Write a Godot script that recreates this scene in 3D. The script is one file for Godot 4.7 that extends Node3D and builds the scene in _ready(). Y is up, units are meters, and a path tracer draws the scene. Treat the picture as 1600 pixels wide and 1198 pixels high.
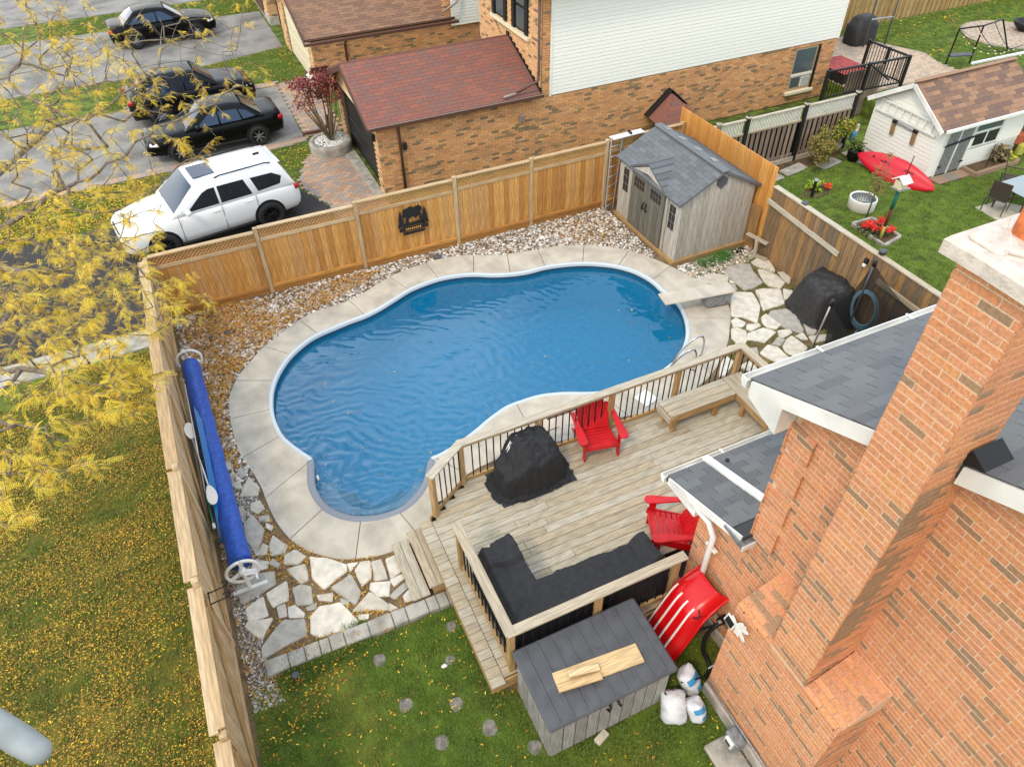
extends Node3D
var rng := RandomNumberGenerator.new()
var used := {}
var M := {}
var cache := {}
var tex := {}

func rf(a: float, b: float) -> float:
	return rng.randf_range(a, b)

func numbered(n: String) -> String:
	if not used.has(n):
		used[n] = 0
		return n
	used[n] += 1
	return "%s_%03d" % [n, used[n]]

func tag(o: Node3D, label: String, category: String, group := "") -> Node3D:
	o.set_meta("label", label)
	o.set_meta("category", category)
	if group != "":
		o.set_meta("group", group)
	return o

func thing(called: String, label: String, category: String, at := Vector3.ZERO, turn := 0.0, group := "") -> Node3D:
	var o := Node3D.new()
	o.name = numbered(called)
	add_child(o)
	o.position = at
	o.rotation.y = turn
	return tag(o, label, category, group)

func dup(o: Node3D, label: String, at: Vector3, turn := 0.0) -> Node3D:
	var c: Node3D = o.duplicate()
	c.name = numbered(str(o.name).get_slice("_0", 0))
	add_child(c)
	c.position = at
	c.rotation.y = turn
	c.set_meta("label", label)
	return c

func wt(o: Node3D) -> Transform3D:
	var t := o.transform
	var p := o.get_parent()
	while p != null and p != self and p is Node3D:
		t = (p as Node3D).transform * t
		p = p.get_parent()
	return t

# a mesh placed in scene coordinates under parent (null: at top level)
func piece(parent: Node3D, called: String, mesh: Mesh, material: Material, xf := Transform3D.IDENTITY) -> MeshInstance3D:
	var o := MeshInstance3D.new()
	o.mesh = mesh
	o.material_override = material
	if parent == null:
		o.name = numbered(called)
		add_child(o)
		o.transform = xf
	else:
		o.name = called
		parent.add_child(o, true)
		o.transform = wt(parent).affine_inverse() * xf
	return o

# the same in the parent's own axes
func part(parent: Node3D, called: String, mesh: Mesh, material: Material, xf := Transform3D.IDENTITY) -> MeshInstance3D:
	var o := MeshInstance3D.new()
	o.mesh = mesh
	o.material_override = material
	o.name = called
	parent.add_child(o, true)
	o.transform = xf
	return o

func struct(called: String, mesh: Mesh, material: Material, xf := Transform3D.IDENTITY) -> MeshInstance3D:
	var o := piece(null, called, mesh, material, xf)
	o.set_meta("kind", "structure")
	return o

func scatter(parent: Node3D, called: String, mesh: Mesh, material: Material, xfs: Array, colors: Array = []) -> MultiMeshInstance3D:
	var mm := MultiMesh.new()
	mm.transform_format = MultiMesh.TRANSFORM_3D
	mm.use_colors = colors.size() > 0
	mm.mesh = mesh
	mm.instance_count = xfs.size()
	var inv := Transform3D.IDENTITY
	if parent != null:
		inv = wt(parent).affine_inverse()
	for i in xfs.size():
		mm.set_instance_transform(i, inv * (xfs[i] as Transform3D))
		if colors.size() > 0:
			mm.set_instance_color(i, colors[i])
	var o := MultiMeshInstance3D.new()
	o.multimesh = mm
	o.material_override = material
	if parent == null:
		o.name = numbered(called)
		add_child(o)
	else:
		o.name = called
		parent.add_child(o, true)
	o.set_meta("kind", "stuff")
	return o

func at(p: Vector3, b := Basis.IDENTITY) -> Transform3D:
	return Transform3D(b, p)

func v3(v: Vector2, y: float) -> Vector3:
	return Vector3(v.x, y, v.y)

func begin() -> SurfaceTool:
	var st := SurfaceTool.new()
	st.begin(Mesh.PRIMITIVE_TRIANGLES)
	return st

func smooth(st: SurfaceTool) -> ArrayMesh:
	st.index()
	st.generate_normals()
	return st.commit()

func tri(st: SurfaceTool, a: Vector3, b: Vector3, c: Vector3, out: Vector3) -> void:
	var n := (b - a).cross(c - a)
	if n.length_squared() < 1e-16:
		return
	n = n.normalized()
	if n.dot(out) >= 0.0:
		st.set_normal(n); st.add_vertex(a)
		st.set_normal(n); st.add_vertex(c)
		st.set_normal(n); st.add_vertex(b)
	else:
		n = -n
		st.set_normal(n); st.add_vertex(a)
		st.set_normal(n); st.add_vertex(b)
		st.set_normal(n); st.add_vertex(c)

func quad(st: SurfaceTool, a: Vector3, b: Vector3, c: Vector3, d: Vector3, out: Vector3) -> void:
	tri(st, a, b, c, out)
	tri(st, a, c, d, out)

# a box with chamfered edges added to st
func add_box(st: SurfaceTool, c: Vector3, s: Vector3, bev := 0.0, b := Basis.IDENTITY) -> void:
	var h := s / 2.0
	var e: float = min(bev, min(h.x, min(h.y, h.z)) * 0.9)
	for axis in 3:
		var u := (axis + 1) % 3
		var v := (axis + 2) % 3
		for sg in [-1.0, 1.0]:
			var pts := []
			for q in [[-1, -1], [1, -1], [1, 1], [-1, 1]]:
				var p := Vector3.ZERO
				p[axis] = sg * h[axis]
				p[u] = q[0] * (h[u] - e)
				p[v] = q[1] * (h[v] - e)
				pts.append(b * p + c)
			var o := Vector3.ZERO
			o[axis] = sg
			quad(st, pts[0], pts[1], pts[2], pts[3], b * o)
	if e > 0.0:
		for axis in 3:
			var u := (axis + 1) % 3
			var v := (axis + 2) % 3
			for su in [-1.0, 1.0]:
				for sv in [-1.0, 1.0]:
					var pts := []
					for q in [[-1, 0], [1, 0], [1, 1], [-1, 1]]:
						var p := Vector3.ZERO
						p[axis] = q[0] * (h[axis] - e)
						p[u] = su * (h[u] - (e if q[1] == 1 else 0.0))
						p[v] = sv * (h[v] - (0.0 if q[1] == 1 else e))
						pts.append(b * p + c)
					var o := Vector3.ZERO
					o[u] = su
					o[v] = sv
					quad(st, pts[0], pts[1], pts[2], pts[3], b * o)
		for sx in [-1.0, 1.0]:
			for sy in [-1.0, 1.0]:
				for sz in [-1.0, 1.0]:
					var k := Vector3(sx, sy, sz)
					var p0 := Vector3(sx * h.x, sy * (h.y - e), sz * (h.z - e))
					var p1 := Vector3(sx * (h.x - e), sy * h.y, sz * (h.z - e))
					var p2 := Vector3(sx * (h.x - e), sy * (h.y - e), sz * h.z)
					tri(st, b * p0 + c, b * p1 + c, b * p2 + c, b * k)

func bb(s: Vector3, bev := 0.006) -> ArrayMesh:
	var key := "bb%.3f_%.3f_%.3f_%.4f" % [s.x, s.y, s.z, bev]
	if not cache.has(key):
		var st := begin()
		add_box(st, Vector3.ZERO, s, bev)
		cache[key] = st.commit()
	return cache[key]

func box(parent: Node3D, called: String, c: Vector3, s: Vector3, m: Material, bev := 0.006, b := Basis.IDENTITY) -> MeshInstance3D:
	return piece(parent, called, bb(s, bev), m, at(c, b))

func frame_to(d: Vector3, up := Vector3.UP) -> Basis:
	var x := d.normalized()
	if absf(x.dot(up)) > 0.99:
		up = Vector3(0, 0, 1) if absf(x.z) < 0.9 else Vector3(1, 0, 0)
	var z := x.cross(up).normalized()
	var y := z.cross(x).normalized()
	return Basis(x, y, z)

# a bar from a to b: h along up, w across
func beam(parent: Node3D, called: String, a: Vector3, b: Vector3, w: float, h: float, m: Material, up := Vector3.UP, bev := 0.005) -> MeshInstance3D:
	return piece(parent, called, bb(Vector3(snappedf(a.distance_to(b), 0.002), h, w), bev), m, at((a + b) / 2.0, frame_to(b - a, up)))

func add_beam(st: SurfaceTool, a: Vector3, b: Vector3, w: float, h: float, up := Vector3.UP, bev := 0.0) -> void:
	add_box(st, (a + b) / 2.0, Vector3(a.distance_to(b), h, w), bev, frame_to(b - a, up))

func ring(c: Vector3, d: Vector3, r: float, n: int) -> Array:
	var f := frame_to(d)
	var out := []
	for i in n:
		var t := TAU * i / n
		out.append(c + f.y * cos(t) * r + f.z * sin(t) * r)
	return out

# smooth skin through rings of equal count
func add_skin(st: SurfaceTool, rings: Array, caps := true, closed := true) -> void:
	var n: int = rings[0].size()
	var mid := Vector3.ZERO
	for j in rings.size() - 1:
		var ca := Vector3.ZERO
		for p in rings[j]: ca += p
		var cb := Vector3.ZERO
		for p in rings[j + 1]: cb += p
		mid = (ca + cb) / (2.0 * n)
		for i in (n if closed else n - 1):
			var k := (i + 1) % n
			var a: Vector3 = rings[j][i]
			var b: Vector3 = rings[j][k]
			var c: Vector3 = rings[j + 1][k]
			var d: Vector3 = rings[j + 1][i]
			var o := (a + b + c + d) / 4.0 - mid
			face(st, a, b, c, o)
			face(st, a, c, d, o)
	if caps:
		for e in [0, rings.size() - 1]:
			var c0 := Vector3.ZERO
			for p in rings[e]: c0 += p
			c0 /= n
			var nb: Array = rings[1] if e == 0 else rings[e - 1]
			var c1 := Vector3.ZERO
			for p in nb: c1 += p
			var o := c0 - c1 / n
			for i in n:
				face(st, c0, rings[e][i], rings[e][(i + 1) % n], o)

func face(st: SurfaceTool, a: Vector3, b: Vector3, c: Vector3, out: Vector3) -> void:
	if (b - a).cross(c - a).dot(out) >= 0.0:
		st.add_vertex(a); st.add_vertex(c); st.add_vertex(b)
	else:
		st.add_vertex(a); st.add_vertex(b); st.add_vertex(c)

func add_tube(st: SurfaceTool, pts: Array, r, n := 8) -> void:
	var rings := []
	for i in pts.size():
		var d: Vector3
		if i == 0: d = pts[1] - pts[0]
		elif i == pts.size() - 1: d = pts[i] - pts[i - 1]
		else: d = (pts[i + 1] - pts[i]).normalized() + (pts[i] - pts[i - 1]).normalized()
		var rr: float = r[i] if r is Array else r
		var rg := ring(pts[i], d, rr, n)
		if i > 0: # keep the rings from twisting
			var best := 0
			var bd := 1e9
			for k in n:
				var dd: float = rg[k].distance_squared_to(rings[i - 1][0] + pts[i] - pts[i - 1])
				if dd < bd:
					bd = dd
					best = k
			rg = rg.slice(best) + rg.slice(0, best)
		rings.append(rg)
	add_skin(st, rings)

func tube(parent: Node3D, called: String, pts: Array, r, m: Material, n := 8) -> MeshInstance3D:
	var st := begin()
	add_tube(st, pts, r, n)
	return piece(parent, called, smooth(st), m)

func lathe_mesh(profile: Array, n := 20) -> ArrayMesh:
	var st := begin()
	var rings := []
	for p in profile:
		var rg := []
		for i in n:
			var t := TAU * i / n
			rg.append(Vector3(cos(t) * p.x, p.y, sin(t) * p.x))
		rings.append(rg)
	for j in rings.size() - 1:
		var dr: float = profile[j + 1].x - profile[j].x
		var dy: float = profile[j + 1].y - profile[j].y
		for i in n:
			var k := (i + 1) % n
			var t := TAU * (i + 0.5) / n
			var o := Vector3(cos(t) * dy, -dr, sin(t) * dy)
			face(st, rings[j][i], rings[j][k], rings[j + 1][k], o)
			face(st, rings[j][i], rings[j + 1][k], rings[j + 1][i], o)
	st.index()
	st.generate_normals()
	return st.commit()

func cyl_mesh(r: float, h: float, n := 20, bev := 0.0) -> ArrayMesh:
	var key := "cy%.3f_%.3f_%d_%.3f" % [r, h, n, bev]
	if not cache.has(key):
		var st := begin()
		var pr := [Vector2(0, 0), Vector2(r - bev, 0), Vector2(r, bev), Vector2(r, h - bev), Vector2(r - bev, h), Vector2(0, h)]
		for j in pr.size() - 1:
			for i in n:
				var t0 := TAU * i / n
				var t1 := TAU * (i + 1) / n
				var a := Vector3(cos(t0) * pr[j].x, pr[j].y, sin(t0) * pr[j].x)
				var b := Vector3(cos(t1) * pr[j].x, pr[j].y, sin(t1) * pr[j].x)
				var c := Vector3(cos(t1) * pr[j + 1].x, pr[j + 1].y, sin(t1) * pr[j + 1].x)
				var d := Vector3(cos(t0) * pr[j + 1].x, pr[j + 1].y, sin(t0) * pr[j + 1].x)
				var dy: float = pr[j + 1].y - pr[j].y
				var dr: float = pr[j + 1].x - pr[j].x
				var o := Vector3(cos(t0) * dy, -dr, sin(t0) * dy)
				quad(st, a, b, c, d, o)
		cache[key] = st.commit()
	return cache[key]

# outline in x,z pulled up from y0 to y1, its top edge chamfered
func add_prism(st: SurfaceTool, poly: Array, y0: float, y1: float, bev := 0.0) -> void:
	var pv := PackedVector2Array(poly)
	if Geometry2D.is_polygon_clockwise(pv):
		pv.reverse()
	var n := pv.size()
	var top := PackedVector2Array()
	for i in n:
		var a := pv[(i + n - 1) % n]
		var b := pv[i]
		var c := pv[(i + 1) % n]
		var d := ((b - a).normalized() + (c - b).normalized()).normalized()
		top.append(b + Vector2(-d.y, d.x) * bev)
	var ids := Geometry2D.triangulate_polygon(top)
	for k in range(0, ids.size(), 3):
		tri(st, v3(top[ids[k]], y1), v3(top[ids[k + 1]], y1), v3(top[ids[k + 2]], y1), Vector3.UP)
		tri(st, v3(pv[ids[k]], y0), v3(pv[ids[k + 1]], y0), v3(pv[ids[k + 2]], y0), Vector3.DOWN)
	for i in n:
		var a := pv[i]
		var b := pv[(i + 1) % n]
		var o := Vector3(b.y - a.y, 0, a.x - b.x)
		quad(st, v3(a, y0), v3(b, y0), v3(b, y1 - bev), v3(a, y1 - bev), o)
		if bev > 0.0:
			quad(st, v3(a, y1 - bev), v3(b, y1 - bev), v3(top[(i + 1) % n], y1), v3(top[i], y1), o + Vector3.UP * o.length())

func prism(poly: Array, y0: float, y1: float, bev := 0.0) -> ArrayMesh:
	var st := begin()
	add_prism(st, poly, y0, y1, bev)
	return st.commit()

# flat outline (a,b) in the plane o + a*u + b*v, thickened by t along n
func add_plate(st: SurfaceTool, poly: Array, o: Vector3, u: Vector3, v: Vector3, t: float) -> void:
	var n := u.cross(v).normalized()
	if t < 0.0:
		o += n * t
		t = -t
	var pv := PackedVector2Array(poly)
	var ids := Geometry2D.triangulate_polygon(pv)
	for k in range(0, ids.size(), 3):
		var q := []
		for j in 3:
			q.append(o + u * pv[ids[k + j]].x + v * pv[ids[k + j]].y)
		tri(st, q[0] + n * t, q[1] + n * t, q[2] + n * t, n)
		tri(st, q[0], q[1], q[2], -n)
	var cw := Geometry2D.is_polygon_clockwise(pv)
	for i in pv.size():
		var a := o + u * pv[i].x + v * pv[i].y
		var k := (i + 1) % pv.size()
		var b := o + u * pv[k].x + v * pv[k].y
		var out := (b - a).cross(n)
		quad(st, a, b, b + n * t, a + n * t, -out if cw else out)

func plate(poly: Array, o: Vector3, u: Vector3, v: Vector3, t: float) -> ArrayMesh:
	var st := begin()
	add_plate(st, poly, o, u, v, t)
	return st.commit()

# a draped sheet: h(x, z) gives the height, NAN leaves a hole
func drape(x0: float, x1: float, z0: float, z1: float, nx: int, nz: int, h: Callable) -> ArrayMesh:
	var st := begin()
	var g := []
	for j in nz + 1:
		var row := []
		for i in nx + 1:
			var x := lerpf(x0, x1, float(i) / nx)
			var z := lerpf(z0, z1, float(j) / nz)
			row.append(Vector3(x, h.call(x, z), z))
		g.append(row)
	for j in nz:
		for i in nx:
			var a: Vector3 = g[j][i]
			var b: Vector3 = g[j][i + 1]
			var c: Vector3 = g[j + 1][i + 1]
			var d: Vector3 = g[j + 1][i]
			if is_nan(a.y) or is_nan(b.y) or is_nan(c.y) or is_nan(d.y):
				continue
			face(st, a, b, c, Vector3.UP)
			face(st, a, c, d, Vector3.UP)
	return smooth(st)

func spline(pts: Array, per := 6, closed := false) -> Array:
	var out := []
	var n := pts.size()
	for i in (n if closed else n - 1):
		var p0 = pts[(i - 1 + n) % n] if closed or i > 0 else pts[i]
		var p1 = pts[i]
		var p2 = pts[(i + 1) % n]
		var p3 = pts[(i + 2) % n] if closed or i < n - 2 else p2
		for k in per:
			out.append(p1.cubic_interpolate(p2, p0, p3, float(k) / per))
	if not closed:
		out.append(pts[n - 1])
	return out

# --- materials -------------------------------------------------------------
func noise_tex(key: String, freq: float, lo: float, hi: float, kind := 0, oct := 4, size := 512) -> NoiseTexture2D:
	if not tex.has(key):
		var f := FastNoiseLite.new()
		f.seed = hash(key) % 1000
		f.frequency = freq
		f.noise_type = FastNoiseLite.TYPE_CELLULAR if kind == 1 else FastNoiseLite.TYPE_SIMPLEX_SMOOTH
		f.fractal_octaves = oct
		var t := NoiseTexture2D.new()
		t.width = size
		t.height = size
		t.seamless = true
		t.noise = f
		var g := Gradient.new()
		g.set_color(0, Color(lo, lo, lo))
		g.set_color(1, Color(hi, hi, hi))
		t.color_ramp = g
		tex[key] = t
	return tex[key]

func normal_tex(key: String, freq: float, strength: float, oct := 4, size := 512) -> NoiseTexture2D:
	key = "n" + key
	if not tex.has(key):
		var f := FastNoiseLite.new()
		f.seed = hash(key) % 1000
		f.frequency = freq
		f.noise_type = FastNoiseLite.TYPE_SIMPLEX_SMOOTH
		f.fractal_octaves = oct
		var t := NoiseTexture2D.new()
		t.width = size
		t.height = size
		t.seamless = true
		t.as_normal_map = true
		t.bump_strength = strength
		t.noise = f
		tex[key] = t
	return tex[key]

func c8(r: int, g: int, b: int) -> Color:
	return Color8(r, g, b)

func mk(key: String, col: Color, rough := 0.8, t: Texture2D = null, scale := Vector3.ONE, n: Texture2D = null, nscale := 0.5, metal := 0.0) -> StandardMaterial3D:
	var m := StandardMaterial3D.new()
	m.resource_name = key
	m.albedo_color = col
	m.roughness = rough
	m.metallic = metal
	if t != null or n != null:
		m.uv1_triplanar = true
		m.uv1_world_triplanar = true
		m.uv1_triplanar_sharpness = 4.0
		m.uv1_scale = scale
	if t != null:
		m.albedo_texture = t
	if n != null:
		m.normal_enabled = true
		m.normal_texture = n
		m.normal_scale = nscale
	M[key] = m
	return m

# wood in three grain directions and four tones: name_x0 .. name_z3
func wood(key: String, tones: Array, rough := 0.85, along := 0.35, across := 5.0, grain := "grain") -> void:
	var t := noise_tex(grain, 0.012, 0.76, 1.1, 0, 5) if grain == "grain" else noise_tex(grain, 0.012, 0.80, 1.07, 0, 5)
	var n := normal_tex("grain", 0.012, 6.0, 5)
	for i in tones.size():
		mk(key + "_x%d" % i, tones[i], rough, t, Vector3(along, across, across), n, 0.2)
		mk(key + "_y%d" % i, tones[i], rough, t, Vector3(across, along, across), n, 0.2)
		mk(key + "_z%d" % i, tones[i], rough, t, Vector3(across, across, along), n, 0.2)

func wd(key: String, axis: String) -> Material:
	return M[key + "_" + axis + str(rng.randi() % 4)]

# rows of shingles: o eave corner, u along the eave, v up the slope
func shingles(parent: Node3D, o: Vector3, u: Vector3, v: Vector3, w: float, h: float, tab: float, expo: float, mats: Array, most := 300, skip = null) -> void:
	u = u.normalized()
	v = v.normalized()
	var n := v.cross(u).normalized()
	if n.y < 0.0: n = -n
	var list := []
	var rows := int(ceil(h / expo))
	for r in rows:
		var s0 := r * expo
		var len := minf(expo, h - s0)
		var x := -tab * (0.5 if r % 2 == 1 else 0.0) - rf(0, 0.04)
		while x < w:
			var a := maxf(x, 0.0)
			var b := minf(x + tab, w)
			x += tab
			if b - a < 0.02: continue
			var mid := o + u * (a + b) / 2.0 + v * (s0 + len / 2.0)
			if skip != null and skip.call(mid): continue
			list.append([mid, b - a, len])
	var rest := []
	var far := []
	var eye := Vector3(0, 10, 0)
	list.sort_custom(func(p, q): return p[0].distance_squared_to(eye) < q[0].distance_squared_to(eye))
	for k in list.size():
		var e: Array = list[k]
		var tilt = (v * e[2] - n * 0.006).normalized()
		var nn = tilt.cross(u).normalized()
		if nn.y < 0.0: nn = -nn
		var b := Basis(u, nn, u.cross(nn))
		var xf := Transform3D(b.scaled_local(Vector3(e[1] - 0.008, 1, e[2] + 0.012)), e[0] + n * (0.004 + rf(0, 0.002)))
		if k < most:
			part_w(parent, "shingle", bb(Vector3(1, 0.009, 1), 0.0), mats[rng.randi() % mats.size()], xf)
		else:
			rest.append(xf)
			var cc: Color = (mats[rng.randi() % mats.size()] as StandardMaterial3D).albedo_color.srgb_to_linear()
			far.append(cc)
	if rest.size() > 0:
		scatter(parent, "shingles", bb(Vector3(1, 0.009, 1), 0.0), M.tint_rough, rest, far)

func part_w(parent: Node3D, called: String, mesh: Mesh, m: Material, xf: Transform3D) -> MeshInstance3D:
	return piece(parent, called, mesh, m, xf)

# bricks of one wall face appended to list: o lower corner, u along, n outward; keep(point) clips
func brick_face(list: Array, o: Vector3, u: Vector3, n: Vector3, w: float, h: float, keep = null, bl := 0.24, ch := 0.075, v := Vector3.UP, shift := 0.0) -> void:
	var rows := int(h / ch)
	for r in rows:
		var x := shift - (bl * 0.5 if r % 2 == 1 else 0.0)
		while x < w:
			var a := maxf(x, 0.0)
			var b := minf(x + bl, w)
			x += bl
			if b - a < 0.03: continue
			var mid := o + u * (a + b) / 2.0 + v * (r + 0.5) * ch
			if keep != null and not keep.call(mid): continue
			var bas := Basis(u, v, u.cross(v))
			list.append(Transform3D(bas.scaled_local(Vector3((b - a - 0.009) / 0.231, (ch - 0.01) / 0.065, 1.0)), mid + n * (-0.0085 + rf(-0.0015, 0.002))))

func brick_mesh() -> ArrayMesh:
	return bb(Vector3(0.231, 0.065, 0.024), 0.004)

func setup_view() -> void:
	var cam := Camera3D.new()
	cam.name = "camera"
	cam.fov = 55.77
	cam.near = 0.1
	cam.far = 900.0
	cam.position = Vector3(0, 10, 0)
	cam.rotation_degrees = Vector3(-43.45, -24.18, -1.02)
	add_child(cam)
	cam.current = true
	var we := WorldEnvironment.new()
	we.name = "world_environment"
	var e := Environment.new()
	e.background_mode = Environment.BG_SKY
	var sm := ProceduralSkyMaterial.new()
	sm.sky_top_color = Color(0.62, 0.70, 0.79)
	sm.sky_horizon_color = Color(0.96, 0.945, 0.915)
	sm.sky_curve = 0.2
	sm.ground_bottom_color = Color(0.38, 0.37, 0.33)
	sm.ground_horizon_color = Color(0.62, 0.63, 0.62)
	sm.sky_energy_multiplier = 1.5
	var cl := FastNoiseLite.new()
	cl.seed = 5
	cl.frequency = 0.007
	cl.fractal_octaves = 5
	var ct := NoiseTexture2D.new()
	ct.width = 1024
	ct.height = 512
	ct.seamless = true
	ct.noise = cl
	var cg := Gradient.new()
	cg.set_color(0, Color(0.88, 0.89, 0.91, 0.0))
	cg.set_color(1, Color(1.0, 0.975, 0.93, 1.0))
	cg.set_offset(0, 0.30)
	cg.set_offset(1, 0.62)
	ct.color_ramp = cg
	sm.sky_cover = ct
	sm.sky_cover_modulate = Color(1, 1, 1, 1.0)
	var sky := Sky.new()
	sky.sky_material = sm
	e.sky = sky
	e.tonemap_mode = Environment.TONE_MAPPER_LINEAR
	e.tonemap_exposure = 0.84
	e.sdfgi_enabled = true
	e.ssao_enabled = true
	e.ssil_enabled = true
	we.environment = e
	add_child(we)
	var sun := DirectionalLight3D.new()
	sun.name = "sun"
	sun.light_energy = 0.6
	sun.light_angular_distance = 9.0
	sun.light_color = Color(1.0, 0.92, 0.80)
	sun.shadow_enabled = true
	add_child(sun)
	sun.look_at_from_position(Vector3(-11, 17, 7), Vector3.ZERO)

func setup_materials() -> void:
	var mot := noise_tex("mottle", 0.008, 0.72, 1.1, 0, 5)
	var spk := noise_tex("speck", 0.09, 0.6, 1.2, 0, 3)
	var soft := noise_tex("soft", 0.004, 0.86, 1.06, 0, 5)
	var stn := noise_tex("stain", 0.006, 0.45, 1.15, 0, 6)
	var bump := normal_tex("bump", 0.05, 4.0, 4)
	var fine := normal_tex("fine", 0.15, 3.0, 3)
	wood("cedar", [c8(206, 148, 74), c8(214, 160, 88), c8(188, 132, 66), c8(202, 152, 92)])
	wood("cedarnew", [c8(216, 150, 70), c8(222, 160, 82), c8(208, 140, 64), c8(214, 152, 78)])
	wood("rail", [c8(202, 174, 134), c8(196, 166, 124), c8(208, 182, 144), c8(192, 162, 120)], 0.85, 0.35, 4.0, "grain2")
	wood("greywood", [c8(188, 177, 156), c8(194, 184, 164), c8(182, 168, 144), c8(188, 174, 150)], 0.85, 0.35, 4.0, "grain2")
	wood("deck", [c8(186, 175, 151), c8(192, 182, 161), c8(177, 163, 137), c8(186, 170, 142)], 0.85, 0.5, 4.0, "grain2")
	wood("treated", [c8(186, 150, 98), c8(178, 142, 92), c8(192, 158, 108), c8(172, 138, 90)])
	wood("oldwood", [c8(150, 120, 84), c8(132, 106, 76), c8(162, 124, 78), c8(116, 100, 80)], 0.9, 0.3, 3.5)
	wood("lumber", [c8(222, 192, 142), c8(214, 180, 130), c8(226, 198, 152), c8(208, 170, 118)])
	wood("greyfence", [c8(150, 130, 112), c8(142, 124, 108), c8(158, 138, 118), c8(136, 118, 104)])
	mk("tint", Color.WHITE, 0.85).vertex_color_use_as_albedo = true
	mk("tint_rough", Color.WHITE, 0.95, spk, Vector3(1.6, 1.6, 1.6)).vertex_color_use_as_albedo = true
	mk("leaf", Color.WHITE, 0.7).vertex_color_use_as_albedo = true
	M.leaf.backlight_enabled = true
	M.leaf.backlight = Color(0.3, 0.28, 0.08)
	mk("concrete", c8(197, 187, 170), 0.9, noise_tex("conc", 0.006, 0.84, 1.06, 0, 6), Vector3(0.5, 0.5, 0.5), bump, 0.25)
	mk("concrete_old", c8(176, 170, 158), 0.95, mot, Vector3(0.6, 0.6, 0.6), bump, 0.5)
	mk("foundation", c8(190, 184, 172), 0.95, mot, Vector3(0.6, 0.6, 0.6), bump, 0.5)
	mk("capstone", c8(214, 202, 190), 0.95, noise_tex("capn", 0.012, 0.86, 1.06, 0, 5), Vector3(1.2, 1.2, 1.2), bump, 0.6)
	mk("mortar", c8(236, 204, 172), 0.95, spk, Vector3(2, 2, 2))
	mk("mortar_far", c8(196, 168, 128), 0.95, spk, Vector3(2, 2, 2))
	mk("asphalt", c8(112, 108, 106), 0.95, spk, Vector3(0.5, 0.5, 0.5), fine, 0.5)
	mk("asphalt_dark", c8(62, 58, 56), 0.9, spk, Vector3(0.5, 0.5, 0.5), fine, 0.5)
	mk("asphalt_light", c8(142, 138, 132), 0.95, mot, Vector3(0.15, 0.15, 0.15), fine, 0.5)
	mk("soil", c8(96, 76, 50), 1.0, mot, Vector3(0.7, 0.7, 0.7), bump, 1.0)
	mk("bedsoil", c8(128, 106, 78), 1.0, mot, Vector3(0.7, 0.7, 0.7), bump, 1.0)
	mk("turf", c8(98, 116, 34), 1.0, noise_tex("turf", 0.012, 0.55, 1.2, 0, 6), Vector3(0.35, 0.35, 0.35), bump, 1.0)
	mk("turf_left", c8(112, 108, 34), 1.0, noise_tex("turf", 0.012, 0.55, 1.2, 0, 6), Vector3(0.35, 0.35, 0.35), bump, 1.0)
	mk("liner", c8(2, 118, 164), 0.6, noise_tex("linern", 0.02, 0.85, 1.1, 0, 4), Vector3(0.5, 0.5, 0.5))
	mk("liner_band", c8(36, 88, 120), 0.6, noise_tex("band", 0.08, 0.35, 1.6, 1, 2), Vector3(1.5, 3.0, 1.5))
	mk("stepshell", c8(128, 142, 146), 0.5, noise_tex("caust", 0.03, 0.9, 1.25, 1, 2), Vector3(1.0, 1.0, 1.0))
	mk("stepedge", c8(128, 132, 140), 0.4)
	mk("coping", c8(196, 204, 208), 0.35)
	var w := mk("water", Color(0.0, 0.50, 0.68, 0.40), 0.02)
	w.transparency = BaseMaterial3D.TRANSPARENCY_ALPHA
	w.metallic_specular = 1.0
	mk("white_paint", c8(240, 239, 234), 0.5, soft, Vector3(0.5, 0.5, 0.5))
	mk("white_siding", c8(238, 238, 230), 0.55)
	mk("white_plastic", c8(228, 226, 220), 0.45)
	mk("grey_plastic", c8(120, 120, 120), 0.6)
	mk("lid_grey", c8(84, 86, 90), 0.7, soft, Vector3(1.5, 1.5, 1.5), fine, 0.3)
	for i in 4:
		var k := [0, 8, -7, 3][i] as int
		mk("boxplank%d" % i, c8(158 + k, 156 + k, 150 + k), 0.75, noise_tex("grain2", 0.012, 0.87, 1.06, 0, 5), Vector3(4, 0.5, 4))
		mk("shedplank%d" % i, c8(188 + k, 181 + k, 168 + k), 0.75, noise_tex("grain2", 0.012, 0.87, 1.06, 0, 5), Vector3(4, 0.4, 4))
		mk("sheddoor%d" % i, c8(112 + k, 108 + k, 96 + k), 0.75, noise_tex("grain", 0.012, 0.76, 1.1, 0, 5), Vector3(4, 0.4, 4))
		mk("shedroof%d" % i, c8(112 + k, 116 + k, 119 + k), 0.8, spk, Vector3(2, 2, 2))
		mk("roofgrey%d" % i, [c8(116, 118, 120), c8(123, 126, 127), c8(110, 112, 115), c8(119, 121, 123)][i], 0.95, spk, Vector3(2.5, 2.5, 2.5), fine, 0.6)
		mk("roofred%d" % i, [c8(150, 98, 84), c8(140, 102, 92), c8(158, 102, 86), c8(142, 98, 88)][i], 0.95, spk, Vector3(2, 2, 2), fine, 0.6)
		mk("roofbrown%d" % i, [c8(160, 122, 96), c8(146, 114, 94), c8(164, 126, 100), c8(140, 108, 88)][i], 0.95, spk, Vector3(2, 2, 2), fine, 0.6)
		mk("rooftan%d" % i, [c8(158, 122, 98), c8(140, 110, 92), c8(172, 134, 106), c8(130, 104, 92)][i], 0.95, spk, Vector3(2, 2, 2), fine, 0.6)
		mk("flag%d" % i, [c8(216, 207, 190), c8(202, 193, 176), c8(222, 214, 199), c8(180, 174, 162)][i], 0.95, noise_tex("flagn", 0.012, 0.86, 1.05, 0, 5), Vector3(0.8, 0.8, 0.8), bump, 0.5)
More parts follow.
